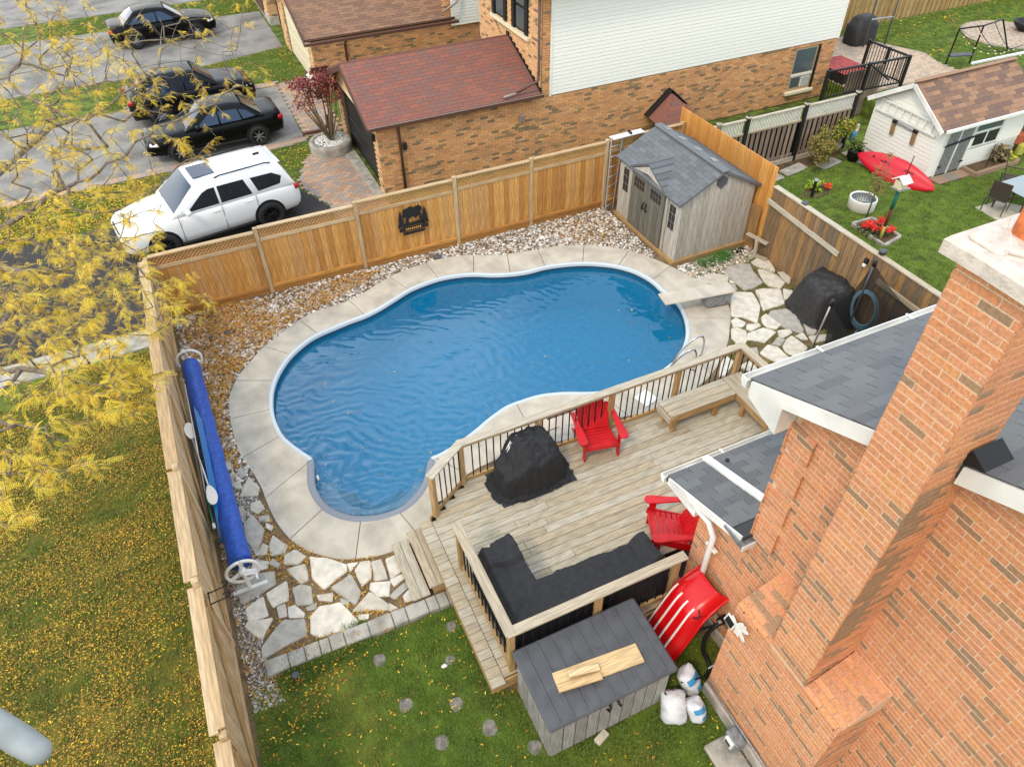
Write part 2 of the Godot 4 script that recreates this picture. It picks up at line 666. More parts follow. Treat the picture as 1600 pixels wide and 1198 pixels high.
		mk("paver%d" % i, [c8(168, 140, 116), c8(152, 142, 132), c8(178, 146, 120), c8(140, 134, 128)][i], 0.95, spk, Vector3(1, 1, 1))
	for i in 10:
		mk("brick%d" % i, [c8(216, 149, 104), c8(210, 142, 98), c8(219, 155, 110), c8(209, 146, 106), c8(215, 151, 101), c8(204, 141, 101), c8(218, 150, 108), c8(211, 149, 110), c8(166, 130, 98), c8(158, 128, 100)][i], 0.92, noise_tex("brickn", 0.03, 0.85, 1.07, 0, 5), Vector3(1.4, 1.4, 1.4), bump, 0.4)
	mk("deadroof", c8(60, 62, 66), 0.95)
	mk("red_plastic", c8(206, 14, 24), 0.42, soft, Vector3(1.5, 1.5, 1.5))
	mk("red_gloss", c8(206, 10, 16), 0.28)
	mk("kayak_red", c8(206, 20, 44), 0.4)
	mk("black_cover", c8(34, 34, 37), 0.75, mot, Vector3(1.5, 1.5, 1.5), normal_tex("cloth", 0.01, 8.0, 4), 0.35)
	mk("black_tarp", c8(46, 45, 46), 0.6, mot, Vector3(1.5, 1.5, 1.5), normal_tex("cloth", 0.01, 8.0, 4), 0.5)
	mk("black_mat", c8(48, 50, 52), 0.85)
	mk("black_metal", c8(26, 26, 28), 0.5, null, Vector3.ONE, null, 0.5, 0.3)
	mk("black", c8(20, 20, 21), 0.6)
	mk("steel", c8(200, 204, 208), 0.22, null, Vector3.ONE, null, 0.5, 1.0)
	mk("alu", c8(190, 192, 194), 0.4, null, Vector3.ONE, null, 0.5, 0.8)
	mk("stepstone", c8(134, 128, 118), 0.95, mot, Vector3(2, 2, 2), bump, 0.6)
	mk("galv", c8(156, 160, 162), 0.5, mot, Vector3(2, 2, 2), null, 0.5, 0.5)
	mk("cover_blue", c8(18, 80, 178), 0.38, noise_tex("mottle", 0.008, 0.72, 1.1, 0, 5), Vector3(2, 2, 2), normal_tex("bub", 0.12, 5.0, 2), 0.35)
	mk("board_blue", c8(10, 98, 160), 0.4)
	mk("hose_blue", c8(136, 186, 206), 0.5)
	mk("pad_blue", c8(88, 168, 214), 0.5)
	mk("paint_white", c8(236, 237, 238), 0.25)
	M.paint_white.clearcoat_enabled = true
	mk("paint_black", c8(10, 11, 12), 0.25).metallic_specular = 0.3
	mk("paint_darkgrey", c8(16, 18, 21), 0.25).metallic_specular = 0.35
	mk("car_glass", c8(52, 66, 84), 0.05, null, Vector3.ONE, null, 0.5, 0.7)
	mk("tyre", c8(28, 28, 29), 0.85)
	mk("rim_black", c8(34, 34, 36), 0.35, null, Vector3.ONE, null, 0.5, 0.6)
	mk("rim_silver", c8(150, 152, 156), 0.35, null, Vector3.ONE, null, 0.5, 0.8)
	mk("lamp_red", c8(170, 12, 18), 0.2)
	mk("lamp_clear", c8(214, 218, 222), 0.15)
	mk("window_glass", c8(96, 110, 116), 0.08, null, Vector3.ONE, null, 0.5, 0.3)
	mk("dark_window", c8(44, 46, 48), 0.15)
	mk("brown_metal", c8(92, 62, 52), 0.5)
	mk("grey_gutter", c8(150, 136, 124), 0.5)
	mk("cream", c8(226, 214, 182), 0.6)
	mk("bark", c8(134, 120, 104), 0.95, mot, Vector3(3, 3, 3), bump, 1.0)
	mk("bark_pale", c8(150, 128, 100), 0.95, mot, Vector3(3, 3, 3), bump, 1.0)
	mk("orange_clay", c8(214, 118, 62), 0.85, mot, Vector3(2, 2, 2))
	mk("green_paint", c8(40, 110, 96), 0.7)
	mk("redbrown", c8(110, 34, 26), 0.7)
	mk("yellowgreen", c8(176, 176, 76), 0.8)
	mk("deck_red", c8(170, 66, 66), 0.8, mot, Vector3(1, 1, 1))
	mk("patio_pavers", c8(186, 166, 146), 0.95, mot, Vector3(1, 1, 1))
	mk("bag_white", c8(222, 224, 226), 0.4, soft, Vector3(2, 2, 2), normal_tex("cloth", 0.01, 8.0, 4), 0.5)
	mk("bag_blue", c8(64, 140, 184), 0.4)
	mk("terracotta", c8(170, 90, 58), 0.9)
	mk("brown_weave", c8(72, 62, 54), 0.8)
	mk("table_glass", c8(120, 136, 142), 0.15)
	mk("pole_grey", c8(142, 148, 148), 0.6, soft, Vector3(2, 2, 2))
	var net := mk("net", Color(0.02, 0.02, 0.025, 0.72), 0.9)
	net.transparency = BaseMaterial3D.TRANSPARENCY_ALPHA
	mk("red_flower", c8(226, 40, 34), 0.7)
	mk("green_leaf", c8(70, 100, 34), 0.8)

# heights: the pool yard lies at 0, the street and the next lots lower
const LOW := -1.4
const SIDE := -0.4
const BACK := -0.8

var pool: Array = []
var rim: Array = []

func near_index(path: Array, p: Vector2) -> int:
	var best := 0
	for i in path.size():
		if path[i].distance_squared_to(p) < path[best].distance_squared_to(p):
			best = i
	return best

func span(path: Array, a: int, b: int) -> Array:
	var out := []
	var i := a
	while true:
		out.append(path[i])
		if i == b: break
		i = (i + 1) % path.size()
	return out

func in_poly(p: Vector2, poly) -> bool:
	return Geometry2D.is_point_in_polygon(p, poly)

func slope_y(x: float, z: float) -> float: # the lawn outside the left fence runs down to the driveway
	return lerpf(LOW, -0.35, smoothstep(-16.4, -6.0, z)) - 0.04 * maxf(0.0, -3.0 - x)

func build_ground() -> void:
	var pm := PlaneMesh.new()
	pm.size = Vector2(1200, 1200)
	struct("ground", pm, M.turf, at(Vector3(0, LOW - 0.03, 0)))
	var pts := spline([Vector2(5.088, -13.457), Vector2(4.66, -13.591), Vector2(4.268, -13.636), Vector2(3.894, -13.603), Vector2(3.488, -13.519), Vector2(3.051, -13.32), Vector2(2.654, -13.146), Vector2(2.283, -13.033), Vector2(1.94, -12.99), Vector2(1.595, -12.925), Vector2(1.182, -12.836), Vector2(0.87, -12.701), Vector2(0.497, -12.418), Vector2(0.228, -12.101), Vector2(0.029, -11.769), Vector2(-0.105, -11.419), Vector2(-0.194, -10.978), Vector2(-0.208, -10.603), Vector2(-0.168, -10.215), Vector2(-0.065, -9.923), Vector2(0.087, -9.611), Vector2(0.207, -9.37), Vector2(0.17, -9.146), Vector2(0.106, -8.857), Vector2(0.106, -8.545), Vector2(0.184, -8.24), Vector2(0.344, -7.998), Vector2(0.544, -7.819), Vector2(0.713, -7.731), Vector2(0.944, -7.658), Vector2(1.25, -7.641), Vector2(1.509, -7.724), Vector2(1.739, -7.883), Vector2(1.913, -8.076), Vector2(2.04, -8.301), Vector2(2.161, -8.463), Vector2(2.392, -8.497), Vector2(2.781, -8.605), Vector2(3.179, -8.763), Vector2(3.509, -8.918), Vector2(3.926, -9.067), Vector2(4.281, -9.091), Vector2(4.689, -9.068), Vector2(5.119, -8.938), Vector2(5.52, -8.745), Vector2(5.878, -8.618), Vector2(6.421, -8.54), Vector2(6.999, -8.574), Vector2(7.666, -8.795), Vector2(7.959, -8.992), Vector2(8.246, -9.259), Vector2(8.511, -9.612), Vector2(8.709, -10.02), Vector2(8.815, -10.424), Vector2(8.76, -10.924), Vector2(8.751, -11.385), Vector2(8.606, -11.856), Vector2(8.343, -12.232), Vector2(8.012, -12.504), Vector2(7.642, -12.715), Vector2(7.237, -12.861), Vector2(6.765, -12.961), Vector2(6.302, -12.978), Vector2(5.88, -13.071), Vector2(5.455, -13.243)], 3, true)
	pool = pts
	rim = spline([Vector2(5.405, -14.217), Vector2(5.046, -14.354), Vector2(4.652, -14.427), Vector2(4.225, -14.404), Vector2(3.714, -14.351), Vector2(3.232, -14.236), Vector2(2.864, -14.07), Vector2(2.499, -13.894), Vector2(2.116, -13.752), Vector2(1.652, -13.697), Vector2(1.281, -13.68), Vector2(0.92, -13.534), Vector2(0.47, -13.253), Vector2(0.031, -12.958), Vector2(-0.257, -12.667), Vector2(-0.54, -12.362), Vector2(-0.708, -12.123), Vector2(-0.873, -11.788), Vector2(-0.96, -11.432), Vector2(-0.988, -11.063), Vector2(-0.994, -10.84), Vector2(-0.993, -10.388), Vector2(-0.95, -9.956), Vector2(-0.831, -9.505), Vector2(-0.763, -9.114), Vector2(-0.744, -8.852), Vector2(-0.714, -8.519), Vector2(-0.651, -8.164), Vector2(-0.537, -7.828), Vector2(-0.368, -7.527), Vector2(-0.159, -7.31), Vector2(0.08, -7.114), Vector2(0.336, -6.993), Vector2(0.629, -6.904), Vector2(0.913, -6.869), Vector2(1.118, -6.872), Vector2(1.409, -6.973), Vector2(1.965, -7.399), Vector2(2.626, -7.829), Vector2(3.416, -7.948), Vector2(4.368, -8.158), Vector2(4.941, -8.084), Vector2(5.663, -7.887), Vector2(6.571, -7.735), Vector2(7.59, -7.917), Vector2(8.286, -8.232), Vector2(8.93, -8.726), Vector2(9.272, -9.101), Vector2(9.532, -9.406), Vector2(9.72, -9.671), Vector2(9.858, -10.019), Vector2(9.907, -10.428), Vector2(9.849, -10.772), Vector2(9.689, -11.128), Vector2(9.49, -11.688), Vector2(9.231, -12.272), Vector2(8.948, -12.703), Vector2(8.604, -13.053), Vector2(8.076, -13.418), Vector2(7.516, -13.643), Vector2(6.94, -13.747), Vector2(6.167, -13.883), Vector2(5.764, -14.051)], 3, true)
	# the yard itself, in two halves round the pool
	var hole := PackedVector2Array(pool)
	var wide := Geometry2D.offset_polygon(hole, 0.03)[0]
	var st := begin()
	for r in [[-1.78, 3.9], [3.9, 11.9]]:
		var rect := PackedVector2Array([Vector2(r[0], -14.98), Vector2(r[1], -14.98), Vector2(r[1], 10), Vector2(r[0], 10)])
		for q in Geometry2D.clip_polygons(rect, wide):
			add_prism(st, Array(q), -0.12, 0.0)
	struct("yard_ground", st.commit(), M.bedsoil)
	st = begin()
	for w in [[Vector3(-1.7, -0.72, -2.5), Vector3(0.14, 1.42, 25)], [Vector3(5.0, -0.72, -14.92), Vector3(13.6, 1.42, 0.12)], [Vector3(11.84, -0.72, -2.5), Vector3(0.12, 1.42, 25)]]:
		add_box(st, w[0], w[1])
	struct("yard_footing", st.commit(), M.concrete_old)
	# pool shell
	var shell := Node3D.new()
	shell.name = "swimming_pool"
	shell.set_meta("kind", "structure")
	add_child(shell)
	st = begin()
	var band := begin()
	var depth := -1.35
	for i in pool.size():
		var a: Vector2 = pool[i]
		var b: Vector2 = pool[(i + 1) % pool.size()]
		var o := -Vector3(a.y - b.y, 0, b.x - a.x)
		var mid := (a + b) / 2.0
		var cc: Vector2 = Vector2(o.x, o.z).normalized() * 0.05 + mid
		if not in_poly(cc, hole): o = -o
		quad(band, v3(a, 0), v3(b, 0), v3(b, -0.30), v3(a, -0.30), o)
		quad(st, v3(a, -0.30), v3(b, -0.30), v3(b, depth), v3(a, depth), o)
	var ids := Geometry2D.triangulate_polygon(hole)
	for k in range(0, ids.size(), 3):
		tri(st, v3(hole[ids[k]], depth), v3(hole[ids[k + 1]], depth), v3(hole[ids[k + 2]], depth), Vector3.UP)
	part(shell, "pool_liner", st.commit(), M.liner)
	part(shell, "liner_band", band.commit(), M.liner_band)
	# the bay with moulded steps
	var la := near_index(pool, Vector2(0.207, -9.37))
	var lb := near_index(pool, Vector2(2.161, -8.463))
	var lobe := span(pool, la, lb)
	var mid = (lobe[0] + lobe[lobe.size() - 1]) / 2.0
	for k in 3:
		var circ := PackedVector2Array()
		for i in 40:
			circ.append(mid + Vector2(0.02, -0.1) + Vector2(cos(TAU * i / 40), sin(TAU * i / 40)) * (1.02 - 0.32 * k) * Vector2(1.05, 1.0))
		for q in Geometry2D.clip_polygons(PackedVector2Array(lobe), circ):
			if q.size() > 3:
				part(shell, "pool_step", prism(Array(q), depth, -0.36 - 0.28 * k, 0.03), M.stepshell)
	# coping: white track, grey edge round the step bay
	var cp := begin()
	var gp := begin()
	for i in pool.size():
		var j := (i + 1) % pool.size()
		var grey := i >= la and i < lb
		var rings := []
		for k in [i, j]:
			var d: Vector2 = (pool[(k + 1) % pool.size()] - pool[(k + pool.size() - 1) % pool.size()]).normalized()
			var n := Vector2(d.y, -d.x)
			if in_poly(pool[k] + n * 0.04, hole): n = -n
			var w := 0.11 if grey else 0.06
			var y := 0.024
			rings.append([v3(pool[k] - n * 0.02, -0.05), v3(pool[k] - n * 0.02, y - 0.012), v3(pool[k] - n * 0.008, y + 0.006), v3(pool[k] + n * w * 0.8, y + 0.008), v3(pool[k] + n * w, y - 0.004)])
		for s in 4:
			var o = Vector3(0, 0.3, 0) if s > 0 else v3(mid, 0) - rings[0][0]
			for f in [[rings[0][s], rings[0][s + 1], rings[1][s + 1]], [rings[0][s], rings[1][s + 1], rings[1][s]]]:
				face(gp if grey else cp, f[0], f[1], f[2], o)
	part(shell, "coping", smooth(cp), M.coping)
	part(shell, "step_edge", smooth(gp), M.stepedge)
	var jet := part(shell, "return_jet", cyl_mesh(0.05, 0.03, 12, 0.006), M.white_plastic)
	jet.transform = at(Vector3(0.216, -0.06, -8.968), Basis(Vector3(0, 0, 1), PI / 2))
	part(shell, "pool_light", cyl_mesh(0.09, 0.03, 16, 0.008), M.white_plastic, at(Vector3(7.779, -0.45, -12.922), Basis(Vector3(1, 0, 0), PI / 2)))
	# the water with its ripples
	var jp := Vector2(0.231, -8.991)
	var fn := FastNoiseLite.new()
	fn.seed = 11
	fn.frequency = 0.55
	fn.fractal_octaves = 3
	var lo := Vector2(1e9, 1e9)
	var hi := -lo
	for p in pool:
		lo = lo.min(p)
		hi = hi.max(p)
	var cell := 0.04
	var nx := int((hi.x - lo.x) / cell) + 2
	var nz := int((hi.y - lo.y) / cell) + 2
	var grown := Geometry2D.offset_polygon(hole, 0.05)[0]
	var ok := PackedByteArray()
	ok.resize((nx + 1) * (nz + 1))
	var vy := PackedFloat32Array()
	vy.resize((nx + 1) * (nz + 1))
	for j in nz + 1:
		for i in nx + 1:
			var p := lo + Vector2(i, j) * cell
			ok[j * (nx + 1) + i] = 1 if in_poly(p, grown) else 0
			var r := p.distance_to(jp)
			var wob := fn.get_noise_2d(p.x * 1.3, p.y * 1.3)
			var amp := 0.0085 * exp(-r * 0.75) + 0.0009
			var y := amp * sin(r * 26.0 + wob * 9.0) + amp * 0.8 * sin(p.x * 19.0 - p.y * 27.0 + wob * 12.0)
			y += 0.0011 * fn.get_noise_2d(p.x * 4.0 + p.y, p.y * 9.0 - p.x * 2.0) + 0.0016 * fn.get_noise_2d(p.x * 1.2, p.y * 2.2)
			vy[j * (nx + 1) + i] = -0.13 + y
	st = begin()
	for j in nz:
		for i in nx:
			var q := j * (nx + 1) + i
			if ok[q] + ok[q + 1] + ok[q + nx + 1] + ok[q + nx + 2] == 0: continue
			var p := lo + Vector2(i, j) * cell
			var a := Vector3(p.x, vy[q], p.y)
			var b := Vector3(p.x + cell, vy[q + 1], p.y)
			var c := Vector3(p.x + cell, vy[q + nx + 2], p.y + cell)
			var d := Vector3(p.x, vy[q + nx + 1], p.y + cell)
			st.add_vertex(a); st.add_vertex(b); st.add_vertex(c)
			st.add_vertex(a); st.add_vertex(c); st.add_vertex(d)
	struct("water", smooth(st), M.water)
	# concrete surround, slab by slab between its joints
	var deck := Node3D.new()
	deck.name = "pool_surround"
	deck.set_meta("kind", "structure")
	add_child(deck)
	var ji := [Vector2(5.069, -13.492), Vector2(4.268, -13.636), Vector2(3.488, -13.519), Vector2(2.283, -13.033), Vector2(1.182, -12.836), Vector2(0.515, -12.421), Vector2(0.01, -11.751), Vector2(-0.194, -10.978), Vector2(-0.221, -10.175), Vector2(0.191, -9.369), Vector2(0.149, -8.212), Vector2(0.675, -7.742), Vector2(1.263, -7.635), Vector2(2.201, -8.443), Vector2(4.152, -9.069), Vector2(5.778, -8.646), Vector2(8.021, -9.026), Vector2(8.681, -9.86), Vector2(8.803, -11.397), Vector2(8.349, -12.204), Vector2(7.671, -12.725), Vector2(6.805, -12.995), Vector2(5.914, -13.128)]
	var jo := [Vector2(5.362, -14.237), Vector2(4.243, -14.395), Vector2(3.232, -14.236), Vector2(2.116, -13.752), Vector2(0.91, -13.493), Vector2(0.05, -12.963), Vector2(-0.663, -12.11), Vector2(-0.988, -11.063), Vector2(-0.937, -9.95), Vector2(-0.744, -8.852), Vector2(-0.537, -7.828), Vector2(0.348, -6.987), Vector2(1.367, -6.993), Vector2(2.626, -7.829), Vector2(4.163, -8.148), Vector2(5.854, -7.851), Vector2(8.053, -8.131), Vector2(9.547, -9.441), Vector2(9.444, -11.719), Vector2(8.933, -12.678), Vector2(8.076, -13.418), Vector2(6.94, -13.747), Vector2(6.186, -13.874)]
	for k in ji.size():
		var kk := (k + 1) % ji.size()
		var inner := span(pool, near_index(pool, ji[k]), near_index(pool, ji[kk]))
		var outer := span(rim, near_index(rim, jo[k]), near_index(rim, jo[kk]))
		outer.reverse()
		var poly := PackedVector2Array(inner + outer)
		var cut := Geometry2D.offset_polygon(poly, -0.006)
		if cut.size() > 0:
			part(deck, "concrete_slab", prism(Array(cut[0]), -0.02, 0.02 + 0.002 * (k % 2), 0.006), M.concrete)
	# skimmer lid
	tag(box(null, "skimmer_lid", Vector3(6.501, 0.03, -8.086), Vector3(0.34, 0.02, 0.34), M.white_plastic, 0.006, Basis(Vector3.UP, 0.25)), "white square skimmer lid set in the concrete behind the deck railing", "pool skimmer lid")

func rock(seed_: int, flat := 0.65) -> ArrayMesh:
	rng.seed = seed_
	var st := begin()
	var rings := []
	for j in 4:
		var t := PI * (j + 0.5) / 4.0
		var rg := []
		for i in 6:
			var f := TAU * (i + 0.5 * (j % 2)) / 6
			var r := rf(0.8, 1.15)
			rg.append(Vector3(sin(t) * cos(f) * r, cos(t) * flat * r, sin(t) * sin(f) * r))
		rings.append(rg)
	add_skin(st, rings)
	st.generate_normals()
	return st.commit()

func area_of(p: PackedVector2Array) -> float:
	var a := 0.0
	for i in p.size(): a += p[i].cross(p[(i + 1) % p.size()])
	return absf(a) / 2.0

func flagstones(parent: Node3D, list: Array, y: float) -> void:
	for q in list:
		var pv := PackedVector2Array(q)
		var mid := Vector2.ZERO
		for v in pv: mid += v / pv.size()
		for i in pv.size(): pv[i] += (pv[i] - mid).normalized() * 0.014
		# break the straight edges a little
		var out := []
		var n := pv.size()
		for i in n:
			var a := pv[i]
			var b := pv[(i + 1) % n]
			var c := pv[(i + n - 1) % n]
			out.append(a.lerp(c, 0.07) + Vector2(rf(-0.003, 0.003), rf(-0.003, 0.003)))
			out.append(a.lerp(b, 0.07) + Vector2(rf(-0.003, 0.003), rf(-0.003, 0.003)))
			if a.distance_to(b) > 0.25:
				out.append(a.lerp(b, rf(0.4, 0.6)) + Vector2(rf(-0.014, 0.014), rf(-0.014, 0.014)))
		part(parent, "flagstone", prism(out, -0.02, y + rf(0.0, 0.012), 0.012 if area_of(pv) > 0.05 else 0.003), M["flag%d" % [0, 0, 1, 2, 3, 3, 1, 2][rng.randi() % 8]])

var left_flags: Array = []
var right_flags: Array = []
var lawn_flags: Array = []
var front_lawn: Array = []

func build_beds() -> void:
	rng.seed = 21
	var patio := Node3D.new()
	patio.name = "flagstone_path"
	patio.set_meta("kind", "structure")
	add_child(patio)
	left_flags = [[Vector2(-0.318, -7.351), Vector2(-0.082, -7.207), Vector2(0.173, -6.959), Vector2(0.155, -6.842), Vector2(-0.254, -6.669), Vector2(-0.37, -6.94)], [Vector2(0.195, -6.948), Vector2(0.355, -6.904), Vector2(0.202, -6.802)], [Vector2(0.273, -6.799), Vector2(0.4, -6.897), Vector2(0.535, -6.855), Vector2(0.463, -6.555), Vector2(0.293, -6.47)], [Vector2(0.545, -6.828), Vector2(0.705, -6.807), Vector2(0.698, -6.435), Vector2(0.496, -6.486)], [Vector2(0.767, -6.768), Vector2(0.939, -6.779), Vector2(1.085, -6.654), Vector2(1.05, -6.498), Vector2(0.738, -6.389)], [Vector2(-0.153, -6.651), Vector2(0.194, -6.748), Vector2(0.248, -6.376), Vector2(0.11, -6.203)], [Vector2(0.437, -6.471), Vector2(0.713, -6.37), Vector2(0.62, -6.137), Vector2(0.465, -6.21), Vector2(0.39, -6.373)], [Vector2(0.726, -6.377), Vector2(0.905, -6.398), Vector2(0.935, -6.322), Vector2(0.748, -6.254)], [Vector2(0.636, -6.129), Vector2(1.01, -6.274), Vector2(1.031, -6.177), Vector2(0.695, -6.038)], [Vector2(0.822, -6.041), Vector2(1.111, -6.195), Vector2(1.099, -6.037), Vector2(0.958, -5.914), Vector2(0.818, -5.926)], [Vector2(-0.374, -6.607), Vector2(-0.153, -6.544), Vector2(-0.199, -6.407), Vector2(-0.363, -6.51)], [Vector2(-0.063, -6.397), Vector2(0.035, -6.308), Vector2(0.005, -6.261), Vector2(-0.07, -6.305)], [Vector2(0.036, -6.123), Vector2(0.376, -6.328), Vector2(0.574, -5.992), Vector2(0.539, -5.906)], [Vector2(0.585, -6.007), Vector2(0.679, -5.881), Vector2(0.557, -5.885)], [Vector2(-0.551, -6.3), Vector2(-0.389, -6.406), Vector2(-0.095, -6.341), Vector2(0.072, -5.925), Vector2(0.011, -5.855), Vector2(-0.511, -5.915), Vector2(-0.609, -6.031)], [Vector2(0.107, -6.009), Vector2(0.249, -5.962), Vector2(0.213, -5.899), Vector2(0.102, -5.931)], [Vector2(-0.697, -6.887), Vector2(-0.563, -6.91), Vector2(-0.431, -6.804), Vector2(-0.464, -6.491), Vector2(-0.705, -6.588)], [Vector2(-0.578, -6.475), Vector2(-0.422, -6.483), Vector2(-0.46, -6.398), Vector2(-0.558, -6.416)], [Vector2(-0.71, -7.278), Vector2(-0.415, -7.246), Vector2(-0.441, -6.939), Vector2(-0.559, -6.929)], [Vector2(-0.723, -7.383), Vector2(-0.672, -7.542), Vector2(-0.502, -7.578), Vector2(-0.373, -7.378), Vector2(-0.53, -7.292)], [Vector2(-0.858, -7.865), Vector2(-0.773, -8.016), Vector2(-0.598, -7.718), Vector2(-0.679, -7.592), Vector2(-0.884, -7.643)], [Vector2(-1.083, -6.984), Vector2(-0.756, -7.066), Vector2(-0.795, -6.722), Vector2(-1.037, -6.704)], [Vector2(-1.489, -7.283), Vector2(-1.245, -7.407), Vector2(-0.895, -7.321), Vector2(-0.926, -7.081), Vector2(-1.46, -6.953)], [Vector2(-1.411, -6.848), Vector2(-1.141, -6.948), Vector2(-1.132, -6.594), Vector2(-1.417, -6.628)], [Vector2(-1.478, -6.558), Vector2(-1.419, -6.617), Vector2(-1.072, -6.526), Vector2(-1.291, -6.245)], [Vector2(-0.977, -6.663), Vector2(-0.858, -6.669), Vector2(-0.867, -6.469), Vector2(-0.981, -6.483)], [Vector2(-0.824, -6.591), Vector2(-0.723, -6.584), Vector2(-0.624, -6.394), Vector2(-0.66, -6.339), Vector2(-0.844, -6.418)], [Vector2(-1.312, -6.133), Vector2(-0.943, -6.425), Vector2(-0.651, -6.307), Vector2(-0.689, -6.03), Vector2(-1.334, -5.938)], [Vector2(-0.933, -7.483), Vector2(-0.86, -7.548), Vector2(-0.781, -7.411), Vector2(-0.833, -7.368)], [Vector2(-1.23, -7.489), Vector2(-1.129, -7.658), Vector2(-0.939, -7.54), Vector2(-0.998, -7.423)], [Vector2(-1.168, -8.45), Vector2(-1.016, -8.579), Vector2(-0.885, -8.192), Vector2(-1.1, -7.722), Vector2(-1.19, -8.118)], [Vector2(-1.089, -7.74), Vector2(-0.957, -7.912), Vector2(-0.889, -7.832), Vector2(-0.945, -7.695)], [Vector2(-0.825, -8.312), Vector2(-0.737, -8.195), Vector2(-0.787, -8.13), Vector2(-0.836, -8.218)], [Vector2(-0.922, -8.484), Vector2(-0.755, -8.445), Vector2(-0.77, -8.31), Vector2(-0.904, -8.384)], [Vector2(-0.991, -8.826), Vector2(-0.838, -8.832), Vector2(-0.794, -8.628), Vector2(-0.924, -8.576), Vector2(-0.998, -8.683)], [Vector2(-1.25, -8.845), Vector2(-1.121, -8.835), Vector2(-1.107, -8.633), Vector2(-1.2, -8.59)]]
	left_flags += [[Vector2(-1.131, -9.075), Vector2(-0.916, -9.468), Vector2(-0.796, -9.147), Vector2(-0.845, -8.963)], [Vector2(-1.298, -9.585), Vector2(-1.167, -9.566), Vector2(-1.162, -9.33), Vector2(-1.289, -9.357)], [Vector2(-1.249, -9.999), Vector2(-1.129, -9.897), Vector2(-1.138, -9.747), Vector2(-1.266, -9.786)], [Vector2(-1.072, -9.694), Vector2(-0.992, -9.721), Vector2(-0.933, -9.541), Vector2(-1.071, -9.434)], [Vector2(-1.163, -9.414), Vector2(-1.064, -9.388), Vector2(-1.087, -9.252), Vector2(-1.169, -9.283)]]
